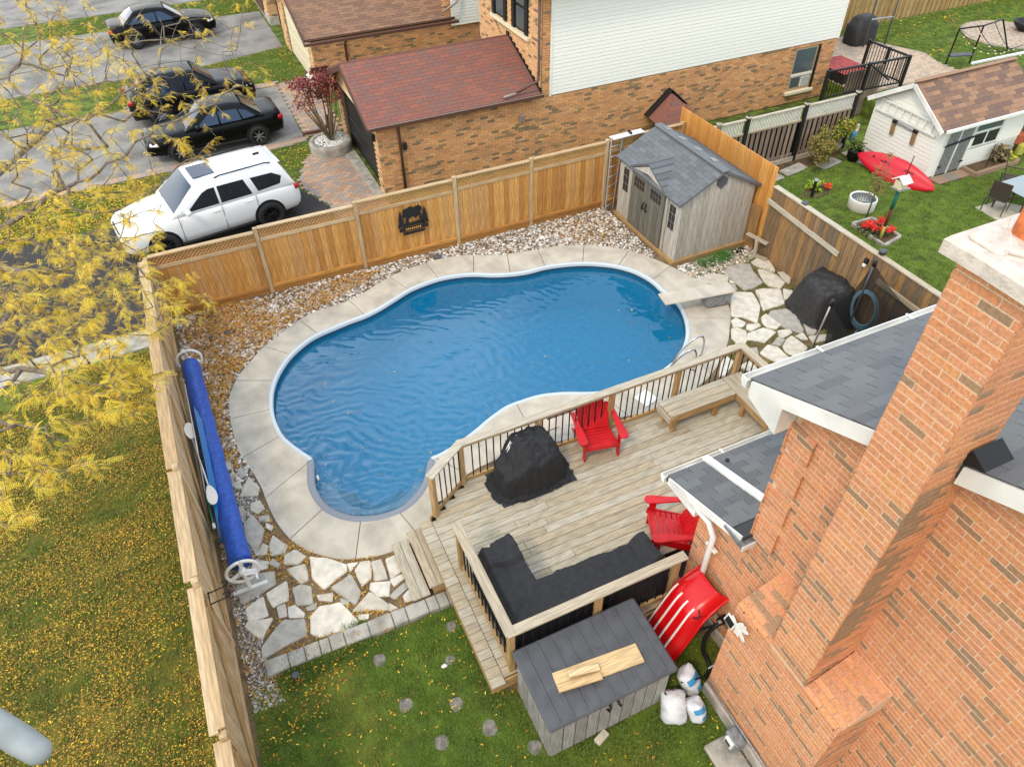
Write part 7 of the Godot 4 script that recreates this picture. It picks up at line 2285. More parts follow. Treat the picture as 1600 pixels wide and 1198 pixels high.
	bush(tt, "top_leaves", Vector3(15.9, 1.42, -11.7), Vector3(0.16, 0.12, 0.16), 90, 0.05, [c8(150, 136, 80), c8(130, 120, 70)], 12)
	# edged bed with red flowers and the feeder
	var rb := thing("flower_bed", "diamond shaped stone edged bed of red flowers under the bird feeder", "flower bed", Vector3(15.6, SIDE, -11.0))
	var corners := [Vector2(15.22, -11.75), Vector2(15.95, -11.35), Vector2(16.0, -10.65), Vector2(15.2, -10.45)]
	corners = [Vector2(15.304, -11.659), Vector2(15.994, -11.649), Vector2(15.961, -10.633), Vector2(15.27, -10.498)]
	piece(rb, "soil", prism(corners, SIDE, SIDE + 0.03), M.soil)
	for i in 4:
		var a: Vector2 = corners[i]
		var b: Vector2 = corners[(i + 1) % 4]
		var cnt := int(a.distance_to(b) / 0.3) + 1
		for j in cnt:
			beam(rb, "edging_stone", v3(a.lerp(b, (j + 0.03) / cnt), SIDE + 0.04), v3(a.lerp(b, (j + 0.97) / cnt), SIDE + 0.04), 0.08, 0.1, M.concrete_old, Vector3.UP, 0.012)
	bush(rb, "leaves", Vector3(15.481, -0.3, -11.105), Vector3(0.4, 0.1, 0.4), 420, 0.08, [c8(70, 90, 46), c8(90, 60, 46), c8(80, 100, 50)], 13)
	bush(rb, "red_blooms", Vector3(15.413, -0.2, -11.237), Vector3(0.22, 0.09, 0.24), 230, 0.075, [c8(226, 40, 34), c8(236, 66, 44)], 14)
	bush(rb, "red_blooms", Vector3(15.703, -0.2, -10.884), Vector3(0.2, 0.09, 0.16), 160, 0.075, [c8(226, 44, 34), c8(240, 70, 48)], 15)
	bush(rb, "red_blooms", Vector3(15.849, -0.2, -11.273), Vector3(0.2, 0.09, 0.14), 120, 0.075, [c8(226, 44, 34), c8(240, 70, 48)], 16)
	var bf := thing("bird_feeder", "white bird house on a painted pole standing in the red flower bed", "bird feeder", Vector3(15.455, -0.4, -10.812))
	var b0 := Vector3(15.455, -0.4, -10.812)
	tube(bf, "pole", [b0, b0 + Vector3(0, 0.4, 0)], 0.035, M.yellowgreen, 10)
	tube(bf, "pole", [b0 + Vector3(0, 0.4, 0), b0 + Vector3(0, 0.9, 0)], 0.035, M.redbrown, 10)
	tube(bf, "pole", [b0 + Vector3(0, 0.9, 0), b0 + Vector3(0, 1.45, 0)], 0.05, M.green_paint, 10)
	box(bf, "house", b0 + Vector3(0, 1.58, 0), Vector3(0.24, 0.2, 0.22), M.cream, 0.01)
	for sd in [-1, 1]:
		box(bf, "roof", b0 + Vector3(0, 1.73, sd * 0.09), Vector3(0.32, 0.025, 0.24), M.white_paint, 0.004, Basis(Vector3.RIGHT, sd * 0.6))
	box(bf, "tray", b0 + Vector3(0.02, 1.47, 0), Vector3(0.36, 0.02, 0.3), M.galv, 0.004)
	tube(bf, "hook_rod", [b0 + Vector3(0.05, 1.75, 0), b0 + Vector3(0.08, 2.3, 0)], 0.012, M.black_metal, 6)
	# white shed
	var s := thing("white_shed", "white clapboard shed with brown shingle roof and grey double doors", "shed", Vector3(20.8, SIDE, -13.9))
	var x0 := 19.0
	var x1 := 22.6
	var z0 := -15.1
	var z1 := -12.68
	var ev := 1.24
	var rd := 2.0
	var zm := (z0 + z1) / 2
	piece(s, "wall_core", plate([Vector2(z0 + 0.03, SIDE), Vector2(z1 - 0.03, SIDE), Vector2(z1 - 0.03, ev), Vector2(zm, rd - 0.08), Vector2(z0 + 0.03, ev)], Vector3(x0 + 0.03, 0, 0), Vector3(0, 0, 1), Vector3.UP, -(x1 - x0 - 0.06)), M.white_paint)
	siding(s, Vector3(x0 + 0.01, SIDE + 0.03, z0), Vector3(0, 0, 1), Vector3(-1, 0, 0), z1 - z0, 20, 0.115, M.white_siding, func(y):
		var yy: float = SIDE + 0.03 + y + 0.06
		var cut := 0.0 if yy < ev else (yy - ev) * (zm - z0) / (rd - ev)
		return Vector2(cut, z1 - z0 - cut))
	siding(s, Vector3(x0, SIDE + 0.03, z1 - 0.01), Vector3.RIGHT, Vector3(0, 0, 1), 0.34, 14, 0.115, M.white_siding)
	siding(s, Vector3(x0 + 1.42, SIDE + 0.03, z1 - 0.01), Vector3.RIGHT, Vector3(0, 0, 1), x1 - x0 - 1.42, 5, 0.115, M.white_siding)
	siding(s, Vector3(x0 + 2.62, SIDE + 0.03, z1 - 0.01), Vector3.RIGHT, Vector3(0, 0, 1), x1 - x0 - 2.62, 14, 0.115, M.white_siding)
	for k in 2:
		var dr := box(s, "door", Vector3(x0 + 0.58 + k * 0.53, SIDE + 0.82, z1 + 0.01), Vector3(0.47, 1.56, 0.04), M.galv, 0.006)
		box(dr, "hinge", Vector3(x0 + 0.42 + k * 0.9, SIDE + 0.3, z1 + 0.04), Vector3(0.14, 0.05, 0.02), M.black, 0.004)
	for x in [0.33, 0.845, 1.37]:
		box(s, "door_trim", Vector3(x0 + x, SIDE + 0.82, z1 + 0.02), Vector3(0.05, 1.62, 0.05), M.white_paint, 0.005)
	beam(s, "door_bar", Vector3(x0 + 0.3, SIDE + 0.95, z1 + 0.06), Vector3(x0 + 1.5, SIDE + 1.05, z1 + 0.06), 0.03, 0.05, M.black)
	var wn := box(s, "window", Vector3(x0 + 1.98, 0.72, z1 + 0.01), Vector3(1.16, 0.94, 0.06), M.white_paint, 0.008)
	box(wn, "pane", Vector3(x0 + 1.98, 0.95, z1 + 0.035), Vector3(1.02, 0.38, 0.02), M.window_glass, 0.002)
	for k in 2:
		box(wn, "pane", Vector3(x0 + 1.72 + k * 0.53, 0.5, z1 + 0.035), Vector3(0.46, 0.36, 0.02), M.dark_window, 0.002)
	var tm := [M.rooftan0, M.rooftan1, M.rooftan2, M.rooftan3]
	for sd in [1.0, -1.0]:
		var v := Vector3(0, rd - ev, -sd * (z1 - zm)).normalized()
		var len := Vector2(rd - ev, z1 - zm).length() + 0.2
		var o := Vector3(x0 - 0.2, ev - 0.1, zm + sd * (z1 - zm + 0.17))
		var nn := v.cross(Vector3.RIGHT)
		if nn.y < 0: nn = -nn
		st = begin()
		add_box(st, o + v * len / 2 + Vector3((x1 - x0) / 2 + 0.2, -0.03, 0), Vector3(x1 - x0 + 0.4, 0.06, len), 0.005, Basis(Vector3.RIGHT, nn, Vector3.RIGHT.cross(nn)))
		piece(s, "roof", st.commit(), M.deadroof)
		shingles(s, o + Vector3(0, 0.01, 0), Vector3.RIGHT, v, x1 - x0 + 0.4, len, 0.33, 0.14, tm if sd > 0 else [M.roofgrey0, M.roofgrey1], 200 if sd > 0 else 100)
		beam(s, "barge_board", o + Vector3(-0.01, -0.06, 0), o + v * len + Vector3(-0.01, -0.06, 0), 0.03, 0.13, M.white_paint)
	beam(s, "ridge_cap", Vector3(x0 - 0.2, rd + 0.06, zm), Vector3(x1 + 0.2, rd + 0.06, zm), 0.16, 0.02, M.rooftan2)
	beam(s, "gutter", Vector3(x0 - 0.1, ev - 0.12, z1 + 0.21), Vector3(x1 + 0.2, ev - 0.12, z1 + 0.21), 0.08, 0.08, M.white_paint)
	# ladder hung on the wall, kayak, tools
	var ld := thing("ladder", "white wooden ladder hung sideways under the gable of the white shed", "ladder", Vector3(x0 - 0.05, 1.0, -13.9))
	for y in [0.86, 1.2]:
		beam(ld, "rail", Vector3(x0 - 0.06, y, -15.0), Vector3(x0 - 0.06, y, -12.8), 0.04, 0.06, M.white_paint)
	for k in 8:
		beam(ld, "rung", Vector3(x0 - 0.06, 0.88, -14.85 + k * 0.27), Vector3(x0 - 0.06, 1.18, -14.85 + k * 0.27), 0.03, 0.03, M.white_paint, Vector3.RIGHT)
	var tl := thing("hanging_tools", "tool bar with two brown handled tools hung on the white shed wall", "tools", Vector3(x0 - 0.05, 0.6, -13.8))
	beam(tl, "bar", Vector3(x0 - 0.05, 0.74, -14.25), Vector3(x0 - 0.05, 0.72, -13.4), 0.03, 0.035, M.galv)
	for z in [-14.22, -13.45]:
		box(tl, "bracket", Vector3(x0 - 0.05, 0.74, z), Vector3(0.05, 0.1, 0.16), M.black, 0.01)
		beam(tl, "handle", Vector3(x0 - 0.06, 0.7, z), Vector3(x0 - 0.06, 0.36, z + 0.03), 0.12, 0.05, M.oldwood_y0, Vector3.RIGHT)
	var ky := thing("kayak", "bright red kayak lying on its side against the white shed", "kayak", Vector3(18.4, SIDE, -13.3))
	var ka := Vector3(17.888, -0.05, -14.258)
	var kb := Vector3(18.553, -0.25, -11.919)
	var kd := (kb - ka).normalized()
	var kl := ka.distance_to(kb)
	var kup := Vector3(0.5, 0.86, 0).normalized()
	var ks := kd.cross(kup).normalized()
	if ks.x > 0: ks = -ks
	kup = ks.cross(kd).normalized()
	if kup.y < 0: kup = -kup
	var rings := []
	for j in 33:
		var t := j / 32.0
		var w := pow(maxf(sin(PI * clampf(t, 0.004, 0.996)), 0.001), 0.62)
		var cc := ka.lerp(kb, t) + ks * 0.06 * sin(PI * t)
		var rg := []
		for i in 24:
			var f := TAU * i / 24
			var cy := cos(f) * 0.36 * w
			var cz := sin(f) * 0.18 * w
			if sin(f) > 0.0: cz *= 0.55 + 0.3 * absf(cos(f))
			rg.append(cc + kup * cy + ks * cz)
		rings.append(rg)
	st = begin()
	add_skin(st, rings)
	piece(ky, "hull", smooth(st), M.kayak_red)
	for e in [[0.30, 0.45, 0.1], [0.58, 0.72, 0.12], [0.3, 0.72, -0.15]]:
		var a = ka.lerp(kb, e[0]) + ks * 0.15 + kup * e[2]
		var b = ka.lerp(kb, e[1]) + ks * 0.15 + kup * e[2]
		tube(ky, "deck_line", [a, a.lerp(b, 0.5) + ks * 0.012, b], 0.012, M.black, 6)
	for t in [0.2, 0.36, 0.62]:
		piece(ky, "fitting", rock(9), M.black, at(ka.lerp(kb, t) + ks * 0.145 + kup * 0.12, Basis().scaled(Vector3.ONE * 0.035)))
	# pavers and planter bed before the shed door
	for k in 4:
		part(ps, "paving_slab", bb(Vector3(0.42, 0.05, 0.38), 0.01), M["paver%d" % k], at(Vector3(19.35 + k * 0.43, SIDE + 0.02, -12.42)))
	var pb := thing("planter_bed", "stone edged planting bed with grasses and stakes along the white shed front", "planter", Vector3(21.3, SIDE, -12.4))
	piece(pb, "soil", prism([Vector2(20.5, -12.62), Vector2(22.3, -12.62), Vector2(22.25, -12.22), Vector2(20.45, -12.16)], SIDE, SIDE + 0.1), M.soil)
	for q in [[Vector2(20.45, -12.6), Vector2(20.42, -12.12)], [Vector2(20.42, -12.12), Vector2(21.4, -12.15)], [Vector2(21.42, -12.15), Vector2(22.3, -12.18)], [Vector2(22.3, -12.18), Vector2(22.32, -12.6)]]:
		beam(pb, "edging_stone", v3(q[0], SIDE + 0.07), v3(q[1], SIDE + 0.07), 0.1, 0.16, M.paver0, Vector3.UP, 0.015)
	bush(pb, "dry_grass", Vector3(21.7, -0.05, -12.4), Vector3(0.3, 0.28, 0.16), 260, 0.16, [c8(150, 136, 100), c8(120, 112, 76)], 17)
	bush(pb, "yellow_leaves", Vector3(21.95, -0.18, -12.25), Vector3(0.16, 0.12, 0.12), 90, 0.12, [c8(200, 196, 70), c8(170, 180, 60)], 18)
	tube(pb, "stake", [Vector3(21.05, SIDE, -12.3), Vector3(21.05, 0.4, -12.3)], 0.012, M.black_metal, 6)
	var cl := thing("garden_clutter", "red and yellow pots and tools leaning at the right end of the white shed", "garden tools", Vector3(22.7, SIDE, -12.6))
	part(cl, "pot", cyl_mesh(0.16, 0.3, 14, 0.02), M.terracotta, at(Vector3(0, 0.35, -0.1)))
	part(cl, "sack", bb(Vector3(0.24, 0.4, 0.2), 0.06), M.yellowgreen, at(Vector3(0.05, 0.2, 0.08)))
	part(cl, "board", bb(Vector3(0.5, 0.8, 0.03), 0.006), M.bag_white, at(Vector3(0.5, 0.4, 0.0), Basis(Vector3.RIGHT, -0.2)))
	part(cl, "tarp", bb(Vector3(0.3, 0.12, 0.2), 0.04), M.board_blue, at(Vector3(0.35, 0.1, 0.25)))
	# side fence at far right
	var ff := thing("wooden_fence", "short stretch of brown board fence right of the white shed", "fence", Vector3(23.2, SIDE, -12.5))
	for k in 12:
		box(ff, "board", Vector3(23.1 + 0.06 * k * 0.3, 0.4, -13.6 + k * 0.145), Vector3(0.02, 1.6, 0.138), wd("treated", "y"), 0.003)
	# patio table and chairs
	struct("patio_slab", prism([Vector2(18.982, -10.859), Vector2(19.84, -10.826), Vector2(21.0, -9.2), Vector2(20.2, -8.6), Vector2(18.928, -9.883)], SIDE, SIDE + 0.03), M.concrete)
	var tb2 := thing("patio_table", "glass topped patio table with orange decoration beside the lawn", "table", Vector3(20.0, SIDE, -10.3))
	part(tb2, "top", bb(Vector3(1.5, 0.025, 0.95), 0.008), M.table_glass, at(Vector3(0, 0.72, 0)))
	for q in [[-0.6, -0.38], [0.6, -0.38], [-0.6, 0.38], [0.6, 0.38]]:
		part(tb2, "leg", bb(Vector3(0.04, 0.7, 0.04), 0.006), M.brown_weave, at(Vector3(q[0], 0.36, q[1])))
	var de := thing("table_decoration", "row of small orange gourds and candles on the patio table", "decoration", Vector3(19.9, SIDE + 0.735, -10.2))
	for k in 4:
		part(de, "gourd", rock(20 + k, 0.8), M.orange_clay, at(Vector3(-0.1 + k * 0.09, 0.05, 0.05 * (k % 2)), Basis().scaled(Vector3.ONE * 0.055)))
	var names := ["brown mesh patio chair on the lawn side of the glass table", "grey mesh patio chair at the shed end of the glass table"]
	for e in [[Vector3(19.273, -0.4, -10.525), 1.9, names[0]], [Vector3(20.492, -0.4, -11.107), 0.6, names[1]]]:
		var c := thing("patio_chair", e[2], "garden chair", e[0], e[1], "patio chairs")
		part(c, "seat", bb(Vector3(0.48, 0.025, 0.46), 0.008), M.brown_weave, at(Vector3(0, 0.43, 0)))
		part(c, "backrest", bb(Vector3(0.48, 0.52, 0.022), 0.008), M.brown_weave, at(Vector3(0, 0.72, -0.27), Basis(Vector3.RIGHT, -0.2)))
		for sd in [-1, 1]:
			part(c, "armrest", bb(Vector3(0.05, 0.025, 0.46), 0.008), M.brown_weave, at(Vector3(sd * 0.27, 0.62, -0.02)))
			for z in [-0.24, 0.22]:
				part(c, "leg", bb(Vector3(0.026, 0.62 if z > 0 else 0.44, 0.026), 0.005), M.brown_weave, at(Vector3(sd * 0.26, 0.31 if z > 0 else 0.22, z), Basis(Vector3.RIGHT, -0.12 if z < 0 else 0.1)))
	# trellis of twigs behind the shed
	var vn := thing("vine_trellis", "bare tangled vine on a white trellis behind the white shed roof", "vine", Vector3(22.6, 0.5, -15.2))
	beam(vn, "rail", Vector3(22.1, 1.75, -14.7), Vector3(25.2, 1.75, -14.6), 0.08, 0.06, M.white_paint)
	for k in 34:
		var a := Vector3(rf(22.9, 24.8), rf(1.0, 1.6), rf(-14.6, -13.2))
		tube(vn, "twig", spline([a, a + Vector3(rf(-0.4, 0.4), rf(-0.1, 0.2), rf(-0.4, 0.4)), a + Vector3(rf(-0.7, 0.7), rf(-0.2, 0.2), rf(-0.7, 0.7))], 3), 0.012, M.bark, 5)

func build_back_yard() -> void:
	rng.seed = 121
	var h := BACK
	struct("patio", prism([Vector2(22.7, -23.8), Vector2(26.9, -23.9), Vector2(28.2, -20.9), Vector2(27.4, -18.8), Vector2(22.7, -18.8)], h, h + 0.02), M.patio_pavers)
	var xf := []
	var col := []
	for i in 24:
		for j in 34:
			var p := Vector2(22.8 + i * 0.21 + 0.1 * (j % 2), -23.7 + j * 0.145)
			if p.x > 26.7 and p.y < -20.9 - (28.2 - p.x) * 1.0: continue
			xf.append(at(Vector3(p.x, h + 0.03, p.y)))
			var t: Color = [c8(186, 164, 142), c8(172, 154, 136), c8(196, 172, 148)][rng.randi() % 3]
			col.append(t.srgb_to_linear())
	scatter(null, "patio_pavers", bb(Vector3(0.2, 0.03, 0.137), 0.004), M.tint, xf, col)
	# red deck with black railing
	var d := thing("red_deck", "small red painted deck with black railing behind the white siding house", "deck", Vector3(23.6, h, -20))
	var y := h + 0.42
	for k in 11:
		box(d, "deck_board", Vector3(23.35, y, -21.3 + k * 0.145), Vector3(1.3, 0.03, 0.138), M.deck_red, 0.003)
	box(d, "skirt", Vector3(23.35, h + 0.2, -20.56), Vector3(1.26, 0.38, 1.5), M.black, 0.0)
	var r := thing("deck_railing", "black metal railing round the red deck and patio corner", "railing", Vector3(24, y, -20))
	var pts := [Vector3(20.387, 0.55, -18.475), Vector3(23.963, 0.55, -18.289), Vector3(23.874, 0.55, -20.113)]
	for k in 2:
		var a: Vector3 = pts[k]
		var b: Vector3 = pts[k + 1]
		var lo := Vector3(0, -1.0, 0)
		beam(r, "top_rail", a, b, 0.08, 0.06, M.black)
		beam(r, "bottom_rail", a + lo * 0.9, b + lo * 0.9, 0.05, 0.05, M.black)
		var n := int(a.distance_to(b) / 0.13)
		for i in range(1, n):
			var p := a.lerp(b, float(i) / n)
			box(r, "baluster", p + Vector3(0, -0.47, 0), Vector3(0.02, 0.86, 0.02), M.black_metal, 0.0)
	for p in [pts[0], pts[1], pts[2], pts[0].lerp(pts[1], 0.5), pts[1].lerp(pts[2], 0.5)]:
		box(r, "post", p + Vector3(0, -0.5, 0), Vector3(0.1, 1.1, 0.1), M.black, 0.01)
	beam(r, "stair_rail", pts[0].lerp(pts[1], 0.5), pts[0].lerp(pts[1], 0.5) + Vector3(0.6, -0.5, 0.5), 0.05, 0.05, M.black)
	var g := thing("wooden_gate", "brown board gate and panel closing the gap beside the side window", "gate", Vector3(22.2, LOW, -18.6))
	for k in 10:
		box(g, "board", Vector3(21.6 + k * 0.17, -0.55, -18.6), Vector3(0.165, 1.7, 0.03), wd("greyfence", "y"), 0.003)
	# covered barbecue
	var b := thing("grill_cover", "black covered barbecue on the pavers behind the white siding house", "grill cover", Vector3(26.6, h, -23.0))
	var rings := []
	for e in [[0.0, 0.62, 0.40], [0.1, 0.63, 0.41], [0.78, 0.66, 0.38], [0.84, 0.55, 0.36], [1.04, 0.44, 0.3], [1.12, 0.34, 0.2]]:
		var rg := []
		for i in 24:
			var f := TAU * i / 24
			rg.append(Vector3(26.6, h + e[0], -23.0) + Vector3(signf(cos(f)) * pow(absf(cos(f)), 0.5) * e[1], 0, signf(sin(f)) * pow(absf(sin(f)), 0.5) * e[2]) * (1.0 + 0.03 * sin(i * 3.0)))
		rings.append(rg)
	var st := begin()
	add_skin(st, rings)
	piece(b, "cover", smooth(st), M.black_tarp)
	# metal frames
	var gz := thing("canopy_frame", "grey metal canopy frame standing on the patio before the barbecue", "frame", Vector3(26.5, h, -22))
	for p in [Vector3(26.38, -0.8, -22.495), Vector3(27.457, -0.8, -22.372)]:
		tube(gz, "post", [p, p + Vector3(0, 2.4, 0)], 0.035, M.lid_grey, 8)
	beam(gz, "crossbar", Vector3(26.38, -0.8, -22.495) + Vector3(0, 1.1, 0), Vector3(27.457, -0.8, -22.372) + Vector3(0, 1.1, 0), 0.1, 0.04, M.galv)
	var sw := thing("swing_frame", "dark metal swing seat frame hung with string lights on the far lawn", "swing", Vector3(28.5, h, -19.4))
	var l1 := Vector3(27.956, -0.8, -19.662)
	var l2 := Vector3(28.89, -0.8, -19.342)
	var t1 := Vector3(26.541, 1, -18.65)
	var t2 := Vector3(27.606, 1, -18.5)
	var t3 := Vector3(28.835, 1, -18.684)
	tube(sw, "leg", [l1, t1], 0.03, M.black_metal, 8)
	tube(sw, "leg", [l2, t2], 0.03, M.black_metal, 8)
	tube(sw, "top_bar", [t1, t2, t3], 0.03, M.black_metal, 8)
	tube(sw, "leg", [t3, Vector3(31.447, -0.8, -19.652)], 0.03, M.black_metal, 8)
	beam(sw, "seat", l1.lerp(t1, 0.26), l2.lerp(t2, 0.26), 0.3, 0.05, M.lid_grey)
	for k in 3:
		var a := t1.lerp(t3, k * 0.4)
		var e := Vector3(27.72, 0.8, -16.841) + Vector3(0, 0, k * 0.4)
		var line := []
		for i in 10:
			var f := i / 9.0
			line.append(a.lerp(e, f) - Vector3(0, 0.5 * sin(PI * f), 0))
		tube(sw, "light_string", line, 0.012, M.black, 5)
		for i in 8:
			part(sw, "bulb", rock(40), M.cream, Transform3D(Basis().scaled(Vector3.ONE * 0.035), wt(sw).affine_inverse() * (line[i + 1] - Vector3(0, 0.06, 0))))
	var fp := thing("stone_patio", "round pale stone patio with a black fire bowl on the far lawn", "patio", Vector3(32.966, -0.8, -20.969))
	part(fp, "disc", cyl_mesh(1.7, 0.06, 40, 0.01), M.patio_pavers)
	part(fp, "rim", cyl_mesh(1.8, 0.035, 40, 0.01), M.concrete_old)
	part(fp, "fire_bowl", lathe_mesh([Vector2(0.2, 0.06), Vector2(0.45, 0.3), Vector2(0.5, 0.45), Vector2(0.45, 0.45), Vector2(0.2, 0.2), Vector2(0, 0.2)], 20), M.black, at(Vector3(0.9, 0, 0.1)))
	# far fence
	var fe := thing("wooden_fence", "long tan picket board fence closing the far lawn at the top edge", "fence", Vector3(31, h, -24.6))
	var x := 26.6
	var k := 0
	while x < 44:
		box(fe, "board", Vector3(x + 0.07, h + 0.95, -24.6 + (0.02 if k % 2 else -0.02)), Vector3(0.138, 1.9, 0.02), wd("treated", "y"), 0.003)
		x += 0.15
		k += 1
	for yy in [0.4, 1.5]:
		beam(fe, "rail", Vector3(26.6, h + yy, -24.64), Vector3(44, h + yy, -24.64), 0.04, 0.09, M.treated_x1)
	for i in 7:
		box(fe, "post", Vector3(27.4 + i * 2.4, h + 1.0, -24.55), Vector3(0.09, 2.0, 0.09), M.treated_y0, 0.008)

func blade_mesh(n: int, h: float, w: float, spread: float, sd: int) -> ArrayMesh:
	rng.seed = sd
	var st := begin()
	for i in n:
		var f := rf(0, TAU)
		var o := Vector3(rf(-1, 1), 0, rf(-1, 1)) * spread
		var d := Vector3(cos(f), 0, sin(f))
		var s := Vector3(-d.z, 0, d.x) * w * 0.5
		var hh := h * rf(0.6, 1.15)
		var tip := o + d * hh * rf(0.3, 0.9) + Vector3.UP * hh * rf(0.6, 1.0)
		tri(st, o - s, o + s, tip, Vector3(d.x, 1.0, d.z))
	return st.commit()

func grass(called: String, poly: Array, y: Callable, count: int, h: float, tones: Array, avoid: Array, sd: int) -> void:
	var mesh := blade_mesh(12, h, 0.010, 0.06, sd)
	rng.seed = sd
	var fn := FastNoiseLite.new()
	fn.seed = sd
	fn.frequency = 0.35
	fn.fractal_octaves = 4
	var pv := PackedVector2Array(poly)
	var lo := pv[0]
	var hi := pv[0]
	for p in pv:
		lo = lo.min(p)
		hi = hi.max(p)
	var xf := []
	var col := []
	for i in count:
		var p := Vector2(rf(lo.x, hi.x), rf(lo.y, hi.y))
		if not in_poly(p, pv): continue
		var bad := false
		for a in avoid:
			if in_poly(p, a):
				bad = true
				break
		if bad: continue
		var n := fn.get_noise_2d(p.x, p.y)
		if n < -0.42 and rng.randf() < 0.6: continue
		var s := rf(0.7, 1.2) * (1.0 + 0.5 * n)
		xf.append(Transform3D(Basis(Vector3.UP, rf(0, TAU)).scaled_local(Vector3(1.15, s, 1.15)), Vector3(p.x, y.call(p.x, p.y), p.y)))
		var k := clampf((n + 0.55) * 0.9 + rf(-0.25, 0.25), 0.0, 0.999) * (tones.size() - 1)
		var c: Color = (tones[int(k)] as Color).lerp(tones[int(k) + 1], k - int(k))
		col.append(c.srgb_to_linear() * rf(0.8, 1.15))
	scatter(null, called, mesh, M.leaf, xf, col)

# fallen leaves: small bent leaflets lying on the ground, denser where the noise says
func litter(called: String, poly: Array, y: Callable, count: int, size: float, tones: Array, bias: float, avoid: Array, sd: int, lift := 0.02) -> void:
	rng.seed = sd
	var st := begin()
	tri(st, Vector3(-0.5, 0, 0), Vector3(0, 0.12, 0.22), Vector3(0.5, 0.02, 0), Vector3.UP)
	tri(st, Vector3(-0.5, 0, 0), Vector3(0.5, 0.02, 0), Vector3(0, 0.1, -0.22), Vector3.UP)
	var mesh := st.commit()
	var fn := FastNoiseLite.new()
	fn.seed = sd
	fn.frequency = 0.6
	fn.fractal_octaves = 3
	var pv := PackedVector2Array(poly)
	var lo := pv[0]
	var hi := pv[0]
	for p in pv:
		lo = lo.min(p)
		hi = hi.max(p)
	var xf := []
	var col := []
	for i in count:
		var p := Vector2(rf(lo.x, hi.x), rf(lo.y, hi.y))
		if not in_poly(p, pv): continue
		if fn.get_noise_2d(p.x, p.y) + rf(-0.4, 0.4) < bias: continue
		var bad := false
		for a in avoid:
			if in_poly(p, a):
				bad = true
				break
		if bad: continue
		var b := Basis.from_euler(Vector3(rf(-0.5, 0.5), rf(0, TAU), rf(-0.5, 0.5))).scaled_local(Vector3.ONE * size * rf(0.6, 1.4))
		xf.append(Transform3D(b, Vector3(p.x, y.call(p.x, p.y) + rf(0.3, 1.0) * lift, p.y)))
		var c: Color = tones[rng.randi() % tones.size()]
		col.append(c.srgb_to_linear() * rf(0.75, 1.15))
	scatter(null, called, mesh, M.leaf, xf, col)

